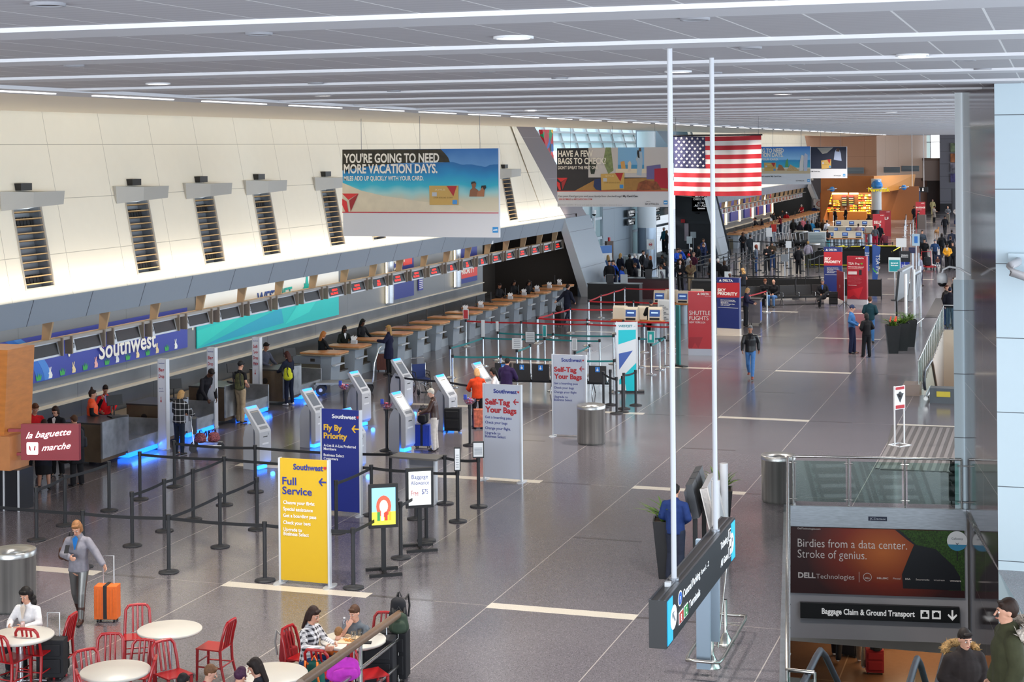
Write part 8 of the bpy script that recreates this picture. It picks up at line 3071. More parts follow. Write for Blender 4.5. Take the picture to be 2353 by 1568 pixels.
for xa, xb in ((1934, 1946), (1950, 1962)):
 A_, B2 = SY(xa, 474, YS + 5), SY(xb, 451, YS + 5)
 g.bx((A_[0], 5.0, A_[1]), (B2[0], 5.4, B2[1]), M('#20242a', 0.3))
 for k in range(5):
  z = A_[1] + k * (B2[1] - A_[1]) / 5 + .05
  g.bx((A_[0] + .05, 4.95, z), (B2[0] - .05, 5.0, z + .28), M(['#3c4a50', '#58683a', '#7a5a3a', '#5a6a80', '#b02030'][k], 0.4))
g.build('drinks_cooler', o)
g = MB()
A_, B2 = SY(1905, 494, YS + 1), SY(1990, 482, YS + 1)
g.bx((A_[0], 1.2, 0), (B2[0], 2.0, 1.0), M('#b87838', 0.5))
g.build('sales_counter', o)
g = MB()
for x in (1905, 1925, 1950):
 A_ = SY(x, 444)
 g.bx((A_[0], .6, A_[1] - .15), (A_[0] + .9, .7, A_[1] + .05), M('#ffdf90', 0.5, emit=5))
g.build('shop_lamp', o)
l = bpy.data.lights.new('shop_light', 'AREA')
l.size, l.energy, l.color = 5, 900, (1, .72, .38)
k = bpy.data.objects.new('shop_light', l)
COL.objects.link(k)
k.location = ((x0 + x1) / 2, YS + 2.8, zl - .05)
c = PY(2014, 480, YS - 1)
o = thing('round_column', 'white round column with a dark foot at the corner of the shop', 'column', (c.x, c.y, 0))
g = MB()
g.cyl((0, 0, 1.3), (0, 0, 4.4), .5, M('#cdd0d2', 0.4), n=20)
g.build('shaft', o)
g = MB()
g.cyl((0, 0, 0), (0, 0, 1.3), .52, M('#3a3c42', 0.3, .4), n=20)
g.build('cladding', o)
for px, py, r, lab in ((2015, 427, .52, 'large blue globe above the yellow shop lettering'), (1912, 435, .24, 'small blue globe with a ring at the left of the shop front'), (2077, 431, .24, 'small blue globe at the right corner of the shop front')):
 c = PY(px, py, YS - 1.5)
 o = thing('shop_globe', lab, 'sign', tuple(c))
 g = MB()
 g.ell((0, 0, 0), (r * 1.1, r * 1.1, r * 1.1), M('#2f86d8', 0.35, noise=.5, scale=2), 20, 12)
 g.build('globe', o)
 g = MB()
 pts = [(1.9 * r * math.cos(t), 1.9 * r * math.sin(t), (-.55 if r > .5 else .3 * math.cos(t)) * r) for t in [i * PI / 12 for i in range(24)]]
 g.tube(pts, .05, ALU, 6, closed=True)
 g.build('ring', o)
 g = MB()
 g.cyl((0, 0, 0), (0, 1.6, 0), .06, ALU, n=8)
 g.build('bracket', o)
 if r > .5:
  g = MB()
  g.text('Newslink', -.75, -.55, .42, M('#e8d020', 0.4, emit=.4), y=-.9, bold=.03, w=2.1)
  g.build('lettering', o)
c = PY(1955, 470, YS - .3)
A_, B2 = PY(2087, 442, 178), PY(2132, 430, 178)
o = thing('restroom_sign', 'black hanging sign with white restroom symbols', 'sign', (A_.x, 178, 0))
w = B2.x - A_.x
g = MB()
g.bx((0, 0, A_.z), (w, .2, B2.z), M('#17171a', 0.4))
g.build('panel', o)
g = MB()
zc = (A_.z + B2.z) / 2
for x in (.15, .35, .55, .75):
 g.ell((w * x, -.02, zc + .13), (.06, .01, .06), WL, 8, 6)
 g.flat([(w * x - .09, zc - .15), (w * x + .09, zc - .15), (w * x + .05, zc + .06), (w * x - .05, zc + .06)], -.02, WL)
g.build('symbols', o)
g = MB()
for x in (.2, .8):
 g.cyl((w * x, .1, B2.z), (w * x, .1, 8.9), .03, WHITE, n=8)
g.build('pole', o)
for k, (y0, y1, c1_) in enumerate(((329, 350, '#7a8868'), (353, 373, '#a0623a'), (375, 396, '#8a8490'), (399, 419, '#5a5288'))):
 A_, B2 = PY(2184, y1, 198.8), PY(2206, y0, 198.8)
 o = thing('wall_picture', 'framed picture on the far grey wall, %s from the top' % ORD[k], 'picture', (A_.x, 198.8, 0), 0, 'pictures on the far grey wall')
 g = MB()
 g.bx((0, 0, A_.z), (B2.x - A_.x, .08, B2.z), M(c1_, 0.5, noise=.7, scale=1.5))
 g.build('canvas', o)
# ================================================================ THE PEOPLE IN THE PHOTO
K_, BRW, DKB, BLD, GRY, NVY, GIN = '#17171b', '#3b2618', '#20150f', '#b08a58', '#a8a29a', '#1c2440', '#8a4a22'
DNM = '#34527c'
def plaid(name, a, b, sc, wdt=.3):
 m, nt, bs = node_mat(name, 0.85)
 tc = nt.nodes.new('ShaderNodeTexCoord')
 sp = nt.nodes.new('ShaderNodeSeparateXYZ')
 nt.links.new(tc.outputs['Object'], sp.inputs[0])
 k1 = line_mask(nt, mnode(nt, 'ADD', sp.outputs[0], sp.outputs[1]), sc, sc * wdt, 5)
 k2 = line_mask(nt, sp.outputs[2], sc, sc * wdt, 5)
 s = mnode(nt, 'MULTIPLY', mnode(nt, 'ADD', k1, k2), .5)
 nt.links.new(mixc(nt, s, lin(a), lin(b)), bs.inputs['Base Color'])
 return m
def pp(lab, px, py, rz=0, pose='stand', top='jacket', tc_=K_, bot='trousers', bc=K_, hair='short', hc=DKB, h=1.72, z=0.0, **kw):
 ht = h * (1.34 / 1.76 if POSES[pose].get('sit') else 1.0)
 q = P(px, py, z + ht)
 q.x = max(q.x, -25.9 if q.y < 118 else -24.5)
 if 84 < q.y < 88.6:
  q.x = max(q.x, -22.5)
 return person(lab, (q.x, q.y, z), math.radians(rz), pose, (top, tc_), (bot, bc), (hair, hc), h=h, **kw)
N = dict(vox=.009, eyes=True)
o = pp('person in a grey jacket and shiny leggings looking at a phone, pulling the orange suitcase', 180, 1192, 12, 'walkphone', 'jacket', '#7f7c84', 'leggings', M('#6b6a68', .3, .5), 'bob', '#8a5f3c', 1.72, fem=1, boots=True, shoe='#3a2018', inner='#1f6ab0', **N)
backpack((o.location.x - .30, o.location.y + .12, .98), -.6, '#4a2a1c', 'brown leather bag hanging behind the person with the orange suitcase', .42, name='shoulder_bag', kind='bag')
q = bpy.data.objects.new('x', None)
o2 = thing('phone', 'dark phone in the hand of the person with the orange suitcase', 'phone', (o.location.x - .02, o.location.y - .34, 1.22), .2)
g = MB().at(rx=-.6)
g.bx((-.035, -.005, 0), (.035, .005, .14), BLACK)
g.build('case', o2)
pp('person in a white top with curly black hair seated at the left-edge table', 66, 1342, 4, 'sittable', 'shirt', '#dcd8d8', 'jeans', K_, 'curly', '#15100e', 1.68, fem=1, inner='#c9b8a8', **N)
pp('person in a black and white checked shirt seated at the family table, facing right', 708, 1388, 76, 'sittable', 'shirt', plaid('checked_shirt', '#24222a', '#e4e2e4', .075, .5), 'jeans', '#28406c', 'long', '#2a1812', 1.70, fem=1, **N)
pp('boy in a grey shirt eating with one hand at his mouth, family table', 824, 1384, -14, 'siteat', 'tee', '#5f666e', 'trousers', K_, 'short', '#4a3020', 1.58, skin='p', **N)
pp('small child with light brown hair and orange collar seen from behind at the family table', 776, 1441, 176, 'sit', 'shirt', '#d86a2a', 'jeans', DNM, 'short', '#7a5634', 1.22, skin='p', **N)
pp('dark-haired person in profile at the bottom edge, facing left', 592, 1509, -70, 'sit', 'shirt', '#2b2c33', 'jeans', K_, 'long', '#1f1512', 1.66, fem=1, skin='p', **N)
pp('person in a maroon hood at the bottom edge', 548, 1533, 160, 'sit', 'jacket', '#3a1c34', 'jeans', K_, 'beanie', '#3c1c36', 1.6, **N)
pp('boy with short light brown hair at the bottom edge facing right', 478, 1525, 110, 'sit', 'shirt', '#a03040', 'jeans', K_, 'short', '#6a4830', 1.5, skin='p', **N)
pp('dark-haired head just showing at the bottom edge left of the boy', 417, 1547, 170, 'sit', 'shirt', K_, 'jeans', K_, 'short', '#141012', 1.5, **N)
pp('person in a blue hooded jacket seen from behind the hanging sign', 1551, 1112, 172, 'wait', 'jacket', '#1a2f62', 'trousers', '#232838', 'short', '#15100e', 1.76, **N)
o = pp('bearded person in a dark brown coat with a fur-edged hood near the escalators', 2216, 1444, 30, 'wait', 'puffer', '#241c1a', 'trousers', K_, 'short', '#1c1310', 1.80, **N)
FUR = M('#a07c4c', .95, noise=.5, scale=60, bump=1.0)
def fur(o, m_, s=1.0):
 g = MB()
 random.seed(2)
 pts = [(.20 * math.cos(t), .10 + .13 * math.sin(t), 1.47 + .05 * math.sin(t)) for t in [i * PI / 9 - .3 for i in range(11)]]
 g.tube(pts, [.05 * s] * 11, m_, 8)
 for p in pts:
  for k in range(14):
   d = Vector((random.uniform(-1, 1), random.uniform(-1, 1), random.uniform(-1, 1))).normalized() * .085 * s
   g.cyl(p, Vector(p) + d, .012, m_, r1=.001, n=4, caps=False)
 g.build('fur_trim', o)
fur(o, FUR)
st = thing('escalator', 'escalator rising at the right edge under the couple', 'escalator', (0, 0, 0))
g = MB()
for k in range(14):
 g.bx((-.72, 18.9 - .36 * k, 0), (.7, 19.26 - .36 * k, .205 * (k + 1)), M('#4a4b4e', 0.4, 0.5))
g.build('steps', st)
q = P(2314, 1384, 1.64 + 1.80)
o = person('young person in an olive parka with a grey fur hood at the right edge', (q.x, 16.6, 1.64), -1.3, 'stand', ('puffer', '#3a3a26'), ('jeans', '#2a3040'), ('short', '#2a1a12'), h=1.80, **N)
o.location.x = PY(2314, 1384, 16.6).x
fur(o, M('#b0a498', .95, noise=.5, scale=60), 1.2)
ox = o.location.x
person('person with long brown hair behind the olive parka at the right edge', (ox + .22, 17.2, 1.435), 2.9, 'stand', ('jacket', '#77757a'), ('jeans', K_), ('long', '#5a4230'), h=1.74, fem=1, vox=.012)
o = thing('shopping_bag', 'pale pink plastic bag held by the person in the olive parka', 'bag', (ox - .32, 16.7, 2.0))
me = fuse([((0, 0, .12), (0, 0, .42), (.16, .10), (.05, .04))], .014, 'bag')
c = bpy.data.objects.new('bag', me)
COL.objects.link(c)
c.parent = o
c.material_slots[0].link = 'OBJECT'
c.material_slots[0].material = M('#c89a8c', .5, noise=.3, scale=8)
Nm = dict(vox=.012, eyes=True)
pp('bearded agent in a red polo shirt behind the bakery sign', 76, 925, 62, 'counter', 'tee', '#c4141c', 'trousers', K_, 'short', '#5a3420', 1.80, **Nm)
pp('person with long dark brown hair and a quilted navy coat behind the bakery sign', 100, 964, 205, 'counter', 'coat', '#1b1d28', 'skirt', K_, 'long', '#2a1712', 1.62, fem=1, vox=.012)
pp('agent with glasses, black jacket and white collar, facing the camera by the bakery sign', 131, 931, 8, 'counter', 'jacket', '#14151c', 'trousers', K_, 'bob', '#2c1a12', 1.70, fem=1, inner='#e8e8ea', **Nm)
o = pp('person with short brown hair, cream scarf and black coat by the bakery sign', 176, 954, -110, 'counter', 'coat', '#15151a', 'trousers', K_, 'short', '#4a3020', 1.66, fem=1, inner='#d8ccb8', vox=.012)
backpack((o.location.x + .22, o.location.y - .16, .92), 2.2, '#1e1f28', 'black backpack on the person with the cream scarf', .5)
o = thing('handbag', 'black leather handbag on the arm of the person with the cream scarf', 'bag', (o.location.x - .08, o.location.y - .38, .62))
me = fuse([((0, 0, .06), (0, 0, .2), (.17, .09), (.08, .05))], .014, 'bag')
c = bpy.data.objects.new('bag', me)
COL.objects.link(c)
c.parent = o
c.material_slots[0].link = 'OBJECT'
c.material_slots[0].material = M('#141416', .3)
g = MB()
g.tube([(-.08, 0, .22), (-.03, 0, .5), (.03, 0, .5), (.08, 0, .22)], .012, BLACK, 6)
g.build('handle', o)
o = pp('worker in an orange safety vest with a hair bun near the red cardigan', 212, 895, 118, 'arm_up', 'shirt', K_, 'trousers', '#2a2c34', 'topbun', '#2c1c16', 1.74, fem=1, shoe='#77787c', **Nm)
me = pmesh('top', 'arm_up', 1, 'vest', .012)
c = bpy.data.objects.new('vest', me)
COL.objects.link(c)
c.parent = o
c.scale = (1.04, 1.05, 1.0)
c.material_slots[0].link = 'OBJECT'
c.material_slots[0].material = M('#f0521a', .6)
g = MB()
for z in (1.02, 1.22):
 g.lathe([(.0, z), (.0, z)], WHITE, 4)
g.lathe([(1, 1.05), (1, 1.10)], M('#d8d8cc', .4), 24)
g.v = [(x * .205, y * .168, z) for x, y, z in g.v]
g.build('reflective_band', o)
pp('agent in a bright red cardigan and lilac shirt at the steel counter', 241, 883, 40, 'counter', 'shirt', '#d01820', 'trousers', K_, 'bun', '#1e120e', 1.66, fem=1, inner='#8a86b0', skin='m', **Nm)
pp('person with blonde hair and a black and white plaid coat seen from behind', 411, 897, 168, 'counter', 'puffer', plaid('plaid_coat', '#16161a', '#d8d8dc', .16, .14), 'jeans', '#1e2634', 'bob', BLD, 1.66, fem=1, vox=.012)
pp('agent in a dark vest leaning over the second steel counter', 464, 836, 70, 'bend', 'shirt', '#1b1a20', 'trousers', K_, 'short', '#1a1210', 1.80, skin='d', vox=.012)
o = pp('person in a black cap and khaki trousers wearing a camouflage backpack', 552, 829, 160, 'wait', 'tee', '#15151a', 'trousers', '#a89478', 'cap', '#15161a', 1.78, vox=.012)
backpack((o.location.x + .10, o.location.y - .24, .98), 2.75 + PI / 8, M('#4a4a2c', .85, noise=.6, scale=12), 'green camouflage backpack worn by the person in khaki trousers', .52)
pp('agent with glasses and a grey-blue shirt at the third steel counter', 606, 786, 74, 'counter', 'shirt', '#4c5060', 'trousers', K_, 'short', '#15100e', 1.78, skin='m', **Nm)
o = pp('person with long auburn hair and a navy hooded jacket at the farthest steel counter', 664, 807, -110, 'counter', 'jacket', '#161c30', 'jeans', '#141a30', 'long', '#3a1812', 1.66, fem=1, shoe='#d8d8dc', vox=.012)
backpack((o.location.x + .10, o.location.y - .28, .82), 2.9, '#c8cc28', 'bright yellow bag on the back of the person with auburn hair', .42)
pp('agent with long ginger hair behind the first wooden counters', 738, 761, 150, 'counter', 'shirt', K_, 'trousers', K_, 'long', '#a8662e', 1.66, fem=1)
pp('agent in a dark headscarf behind the second wooden counter', 790, 747, 40, 'counter', 'shirt', '#1c1f1a', 'trousers', K_, 'long', '#17110f', 1.64, fem=1, skin='d', inner='#e6e6e8')
pp('agent in black with dark hair behind the third wooden counter', 829, 732, 70, 'counter', 'shirt', K_, 'trousers', K_, 'long', '#120e0d', 1.70, fem=1, skin='d')
pp('person with blonde hair and a navy coat at the wooden counters, brown suitcase beside', 893, 747, -85, 'reach', 'coat', '#1a1c38', 'leggings', K_, 'long', '#a8824e', 1.72, fem=1)
for x, y, lab in ((1145, 650, 'agent in black behind the far end of the wooden counters, first of three'), (1178, 643, 'agent with long black hair behind the far end of the wooden counters, second of three'), (1212, 643, 'agent leaning behind the far end of the wooden counters, third of three')):
 pp(lab, x, y, 60, 'counter', 'jacket', K_, 'trousers', K_, 'long' if x != 1145 else 'bun', '#15100e', 1.68, fem=1, skin='m')
pp('person in black in the doorway of the service alcove', 1231, 596, 10, 'stand', 'jacket', K_, 'trousers', '#1c1c20', 'short', DKB, 1.78)
pp('person in a long navy coat pulling a black suitcase by the last wooden counters', 1303, 653, 150, 'pull', 'coat', '#181c2e', 'jeans', '#1c2438', 'short', DKB, 1.80)
pp('person with white hair, brown leather jacket and white trousers at a kiosk', 998, 892, -80, 'counter', 'jacket', M('#3c2018', .35, noise=.2), 'trousers', '#e0d8d0', 'short', '#cfc8bc', 1.62, fem=1, skin='p', vox=.012)
pp('person with blonde hair, orange jacket and black leggings at a kiosk', 1097, 847, -150, 'counter', 'jacket', '#cc3e18', 'leggings', K_, 'bob', '#c89a6a', 1.66, fem=1, boots=True, vox=.012)
pp('person with long black hair and a white top beside the purple coat', 1140, 844, -70, 'counter', 'shirt', '#d8d6d8', 'jeans', K_, 'long', '#15100f', 1.62, fem=1)
pp('person in a purple quilted coat seen from behind at the kiosks', 1163, 823, 175, 'counter', 'puffer', '#2c1c44', 'trousers', K_, 'short', '#1a1212', 1.68)
pp('traveller in a dark cap and long brown hair at the cream kiosks', 1496, 690, 180, 'wait', 'puffer', '#121216', 'jeans', K_, 'cap', '#1a1c2c', 1.70, fem=1)
pp('person in a black leather jacket and blue jeans walking towards the camera', 1724, 747, 4, 'walk', 'jacket', M('#131317', .4), 'jeans', '#4a78b0', 'short', '#6a6a6a', 1.80, skin='m', shoe='#8a3a22', vox=.012, eyes=True, inner='#15161c')
pp('attendant in navy with blonde hair standing at the grey lectern', 1713, 661, 88, 'counter', 'jacket', '#1a1a34', 'trousers', K_, 'bob', '#b08a5c', 1.68, fem=1)
pp('police officer in a blue shirt, navy cap and dark trousers', 1957, 700, 84, 'wait', 'shirt', '#2f5a8a', 'trousers', '#171c38', 'cap', '#1b2848', 1.84, boots=True, shoe='#0f0f12')
pp('person in a black suit with dark hair talking to the officer', 1991, 719, -150, 'wait', 'jacket', '#141316', 'trousers', K_, 'bob', '#120e0d', 1.64, fem=1)
pp('person in a dark teal jacket and jeans seen from behind near the officer', 1999, 682, 176, 'wait', 'jacket', '#12333c', 'jeans', '#3a6aa0', 'short', '#4a2a1a', 1.82)
pp('seated person in black with reddish hair, left end of the far seats', 1758, 640, 15, 'sit', 'jacket', K_, 'trousers', K_, 'short', '#6a3a20', 1.78)
pp('seated bald person in a black jacket and light jeans looking at a phone', 1778, 641, -10, 'sit', 'jacket', '#15151a', 'jeans', '#5a82b4', 'short', '#8a5a48', 1.78, bald=True)
pp('seated person in a dark suit and blue shirt beside the black suitcase', 1890, 641, 4, 'sitcross', 'jacket', '#16161a', 'trousers', K_, 'short', '#6a6460', 1.80, inner='#3a5a9a')
pp('person with curly blonde hair and a dark vest behind the near navy sign', 1707, 616, -120, 'wait', 'vest', '#1c2028', 'trousers', K_, 'curly', '#b8905c', 1.68, fem=1)
CR = '''white-haired person in a black suit and pale tie between the poles|1563,598,5,w,jacket,#15151a,#15151a,N,#8a5a48,B|#e4e0e4
bald person in a tan blazer over a maroon sweater between the poles|1587,597,10,w,jacket,#6a5a44,#a09078,N,#8a5a48,B|#4a1420
person in a maroon sweater behind the tan blazer|1594,580,-30,s,shirt,#4a1c30,#1c2438,s,#8a6a58|
person in a bright red knit hat and white jacket|1582,583,-60,s,jacket,#c8c8d0,#1c1c24,e,#c8141c|
white-haired person in black behind the red knit hat|1587,569,-70,s,jacket,#15151a,#1c1c24,s,#c8c4c0|
officer in a royal blue shirt beside the left pole|1554,570,60,c,shirt,#1a48b0,#141a30,s,#4a3420|
second officer in royal blue bending near the white-haired person|1574,566,-60,b,shirt,#1a48b0,#141a30,s,#20140f|
person with light brown hair below the two officers|1563,584,-20,s,jacket,#241a18,#1c1c24,l,#8a6440|
person in black with a large dark shoulder bag near the dark wall|1606,563,-60,s,jacket,#17181e,#1c1c24,s,#15100e|
person in navy with light brown hair near the dark wall|1618,559,-70,p,jacket,#1a2444,#1c2438,s,#6a4a30|
person in a blue suit and white collar near the dark wall|1616,548,60,s,jacket,#1c2c58,#1c2438,s,#3a2418|#e8e8ec
person with sandy hair just left of the right pole|1632,594,-70,s,jacket,#1a1a20,#1c1c24,s,#8a5a3a|
white-haired person in a long black coat right of the right pole|1650,594,160,s,coat,#121216,#15151a,s,#d8d4d0|
person with brown hair and a black backpack beside the long black coat|1665,599,150,s,puffer,#17171c,#15151a,b,#3a2618|
bald head with grey sides just above the near navy sign|1677,627,150,s,shirt,#c8c8cc,#3a3a40,N,#8a5a48,B|
person in a black coat at the left end of the recess queue|1314,578,60,s,puffer,#15161a,#15151a,s,#15100e|
person in a black jacket second in the recess queue|1350,580,150,s,jacket,#15161c,#15151a,s,#20140f|
person in a salmon pink top in the recess queue|1368,584,100,s,shirt,#b85868,#1c2438,s,#15100e|
dark-haired person in black behind the bald officer|1376,591,150,s,jacket,#15151a,#15151a,b,#15100e|
person in a dark suit directly behind the bald officer|1370,597,170,s,jacket,#17181e,#15151a,s,#20140f|
bald officer in a blue shirt seated at the black screening desk|1372,609,80,T,shirt,#1a4cb8,#141a30,N,#8a5a48,B|
person in a white shirt with ginger hair in the recess queue|1399,575,150,s,shirt,#c8d0dc,#2c3a58,s,#7a4a30|
person with blonde hair and a denim jacket in the recess queue|1397,586,-150,s,jacket,#4a6a94,#2c3a58,l,#a08050|
officer in royal blue raising a blue-gloved hand at the podium|1404,598,30,a,shirt,#1a4cb8,#141a30,s,#20140f|
person with very long blonde hair and navy coat in the recess queue|1426,582,150,s,coat,#181c2e,#15151a,l,#a8824e|
person in black with dark hair near the steel bins of the recess|1447,584,160,s,jacket,#15161a,#15151a,s,#15100e|
person with a pale hat and navy backpack in the recess queue|1458,583,165,s,puffer,#1c2a48,#15151a,e,#b8b4b0|
tall person in a dark suit with dark hair in the recess queue|1478,575,60,s,jacket,#17181e,#15151a,s,#15100e|#d8dce4
person with a grey shaved head in the recess queue|1487,582,-40,s,jacket,#4a4c54,#15151a,s,#6a6460|
person with short red hair in black in the recess queue|1494,588,-60,s,jacket,#15161a,#15151a,b,#9a4a20|
person in a dark suit striding left in front of the screening desks|1461,604,-85,W,jacket,#14161f,#14161f,s,#3a2a20|
person in a black puffer with a backpack at the right end of the recess queue|1522,585,-70,s,puffer,#15161c,#15151a,s,#15100e|
person in a grey hooded jacket hurrying left beside the left pole|1521,608,-85,W,jacket,#5a5c68,#2a2a32,s,#20140f|
white-haired person in a teal jacket near the round white column|1516,522,-40,s,jacket,#1c5a6c,#15151a,s,#c8c4c0|
person in black beside the teal jacket near the round white column|1532,529,100,s,jacket,#15161a,#15151a,b,#6a4a30|
person with long curly brown hair in black in the queue maze|1707,534,10,w,shirt,#15151a,#15151a,c,#4a2a1a|
person in a grey suit seen from behind in the queue maze|1724,539,165,s,jacket,#3c4046,#3c4046,s,#20140f|
person with long red hair and a grey sweater facing left in the maze|1737,562,-75,s,shirt,#5a6474,#28406c,l,#6a2a1c|
person in a black leather jacket looking at a phone in the maze|1763,562,-5,p,jacket,#15161c,#15151a,s,#15100e|
person in a brown sweater and cap looking down in the maze|1774,554,5,p,shirt,#3c3024,#28406c,k,#1a1a1e|
person in black with a backpack near the far steel bins|1835,565,165,s,jacket,#15161c,#15151a,s,#15100e|
person in a pale lilac hooded top seen from behind in the maze|1857,554,170,s,jacket,#9a94a4,#3a3c34,u,#a8824e|
bald agent in a white shirt behind the far counters|1714,500,70,c,shirt,#d8d0c8,#1c1c24,N,#8a5a48,B|
agent in black with dark hair behind the far counters|1734,500,70,c,jacket,#15151a,#15151a,u,#15100e|
person in a navy suit leaning on the far counters|1752,502,-60,c,jacket,#161a28,#161a28,s,#20140f|
agent in black behind the far counters, right of the white shirt|1765,488,60,c,jacket,#15151a,#15151a,l,#3a2418|
person with long black hair and a white top at the far counters|1771,493,-100,s,shirt,#c8c8cc,#3a1c28,l,#15100e|
person in a denim jacket with blonde hair at the far counters|1776,509,170,s,jacket,#3c5a84,#2c3a58,l,#b08a58|
person in a dark red shirt holding up a phone at the far counters|1793,494,-60,a,shirt,#6a1824,#1c2438,s,#20140f|
person in a bright red jacket with a red backpack and white cap|1807,487,170,s,jacket,#a81820,#5a7ca8,k,#e0e0e4|
agent in black and white behind the bright red jacket|1797,484,30,c,jacket,#15151a,#15151a,s,#8a5a3a|
person with long brown hair and dark coat in the far crowd|1823,503,175,s,puffer,#1a1c1e,#15151a,l,#3a2618|
person with curly dark hair in the far crowd|1838,509,170,s,jacket,#2a2630,#15151a,c,#20140f|
person in a dusty pink shirt in the far crowd|1844,500,-160,s,shirt,#b0606c,#1c2438,s,#6a4a3a|
person with long light brown hair in the far crowd|1851,500,165,s,jacket,#3a4a68,#15151a,l,#8a6440|
person in a black coat, largest in the middle of the far crowd|1856,507,178,s,puffer,#121318,#15151a,s,#20140f|
person in a teal jacket at the right of the far crowd|1865,506,-150,s,jacket,#14608c,#15151a,b,#4a3020|
agent in a red vest with white hair behind the last far counters|1843,470,-30,c,vest,#b81824,#15151a,s,#c8bcb0|
person in a navy jacket and pale trousers beside the white round notice|1871,472,175,s,jacket,#1c2c58,#8a94a4,s,#15100e|
person with long dark hair at the left of the seated travellers before the shop|1878,503,150,s,jacket,#1c1a1c,#15151a,l,#20140f|
person in brown beside the white-shirted traveller before the shop|1892,503,160,s,jacket,#3a2a1c,#15151a,l,#6a4a30|
person in a white shirt before the shop kiosks|1900,506,-150,s,shirt,#c8ccd8,#15151a,s,#20140f|
person in a black vest resting on the front far shelf|1901,526,30,w,vest,#15151a,#4a8a94,s,#20140f|
person in a pink shirt and khaki trousers at the far kiosks|1972,514,180,c,shirt,#b89a9c,#a09478,s,#20140f|
person in black standing left before the lit shop|1919,479,120,s,coat,#15151a,#15151a,s,#15100e|
person in a dark suit standing right before the lit shop|1943,476,-60,s,jacket,#15151a,#15151a,N,#8a5a48,B|
person with dark curly hair behind the far red sign|1997,494,170,s,puffer,#2a1c1c,#15151a,c,#20140f|
person with a grey top and crimson skirt by the far red signs|2011,518,170,s,shirt,#5a6068,#a01838,b,#20140f|
white-haired person in a dark jacket by the far red signs|2022,515,160,s,jacket,#1a1e28,#1a1e28,s,#d8d4d0|
stooping person in a maroon coat by the far red signs|2035,532,-150,b,puffer,#4a1020,#1c1c24,s,#20140f|
person partly behind the tall pale blue board on the walkway|2119,529,20,s,jacket,#2a3440,#15151a,s,#15100e|
person in a black coat pushing the red trolley|2124,549,8,P,coat,#121216,#15151a,s,#15100e|
person in a flat cap and blue sweater on the walkway|2148,550,6,P,shirt,#2f4a74,#1c2438,k,#4a5264|
person in yellow sleeves carrying a baby on the walkway|2177,559,-8,w,shirt,#d89a2c,#15151a,s,#15100e|#c8ccd0
person in black beside the one in yellow sleeves|2189,556,-10,s,jacket,#1a1a1e,#15151a,l,#20140f|
person in a fur-hooded dark coat walking away on the walkway|2164,536,175,W,puffer,#17181e,#15151a,b,#20140f|
person in a navy jacket walking away at the right of the walkway|2187,528,180,W,jacket,#181e30,#15151a,s,#15100e|
shorter person in dark clothes walking away, middle of the walkway|2184,543,178,W,jacket,#1c1e26,#15151a,s,#3a2418|
person in black walking away with a light brown dog|2171,496,178,W,jacket,#15171e,#15171e,k,#15171e|
person in navy walking away next to the pier edge|2201,493,178,W,jacket,#20284c,#1c2038,s,#20140f|
person in a grey hooded top facing us at the far end|2178,474,0,w,jacket,#6a6e76,#8a8478,N,#8a5a48,B|
person in a red vest over white sleeves at the far end|2197,475,5,w,shirt,#d8d4d4,#2a2c34,s,#15100e|#b81824
person in a long beige coat at the far end|2146,473,60,p,coat,#8a8078,#15151a,s,#15100e|
person in pale yellow at the very far end by the dark doorway|2143,458,170,s,coat,#c8b884,#c8b884,N,#8a5a48,B|
attendant in black and white at the far lectern|2109,484,80,c,vest,#15151a,#15151a,u,#15100e|
person in black behind the far BAGGAGE sign|2101,473,30,s,jacket,#15151a,#15151a,s,#15100e|
person in a pale grey hooded top standing left on the walkway|2114,585,70,s,jacket,#8a8898,#1c2038,l,#3a2618|
person in a brown jacket behind the far railing|2175,654,60,s,jacket,#2a2420,#28406c,s,#5a3020|
person in a dark hooded jacket with a yellow bag at the far railing|2183,660,170,s,puffer,#1a1c26,#2c4468,e,#1a1e30|
person in black at the pier edge behind the far railing|2193,637,-60,s,jacket,#15151a,#15151a,s,#3a2418|
short traveller with dark hair at the security exit|1529,600,-60,s,jacket,#1c2230,#15151a,b,#15100e|'''
PS = dict(s='stand', w='wait', p='phone', c='counter', b='bend', a='arm_up', W='walk', T='sittable', P='pushcart')
HS = dict(s='short', l='long', b='bob', c='curly', k='cap', e='beanie', u='bun', N='short')
for ln in CR.split('\n'):
 lab, d, inn = ln.split('|')
 f = d.split(',')
 pp(lab, float(f[0]), float(f[1]), float(f[2]), PS[f[3]], f[4], f[5], 'trousers' if f[3] != 'W' else 'jeans', f[6], HS[f[7]], f[8],
       1.72 + .06 * math.sin(float(f[0])), fem=1 if f[7] in 'lbcu' else 0, z=.4 if 'round white column' in lab else 0, bald=len(f) > 9, inner=inn or None, skin='lmdpl'[int(float(f[0])) % 5])
q = P(2183, 660, 1.7)
o = backpack((q.x + .35, q.y - .3, .45), .2, '#e0c01c', 'yellow plastic bag at the far railing', .4, name='shopping_bag', kind='bag')
q = P(2153, 545)
o = thing('dog', 'light brown dog standing beside the person in black on the walkway', 'dog', (q.x, q.y, 0), 2.9)
pr = [((0, .28, .52), (0, -.22, .50), (.10, .13), (.12, .16)), ((0, -.25, .56), (0, -.42, .72), (.07, .08), (.055, .06)), ((0, -.44, .76), (0, -.62, .72), (.065, .065), (.03, .03))]
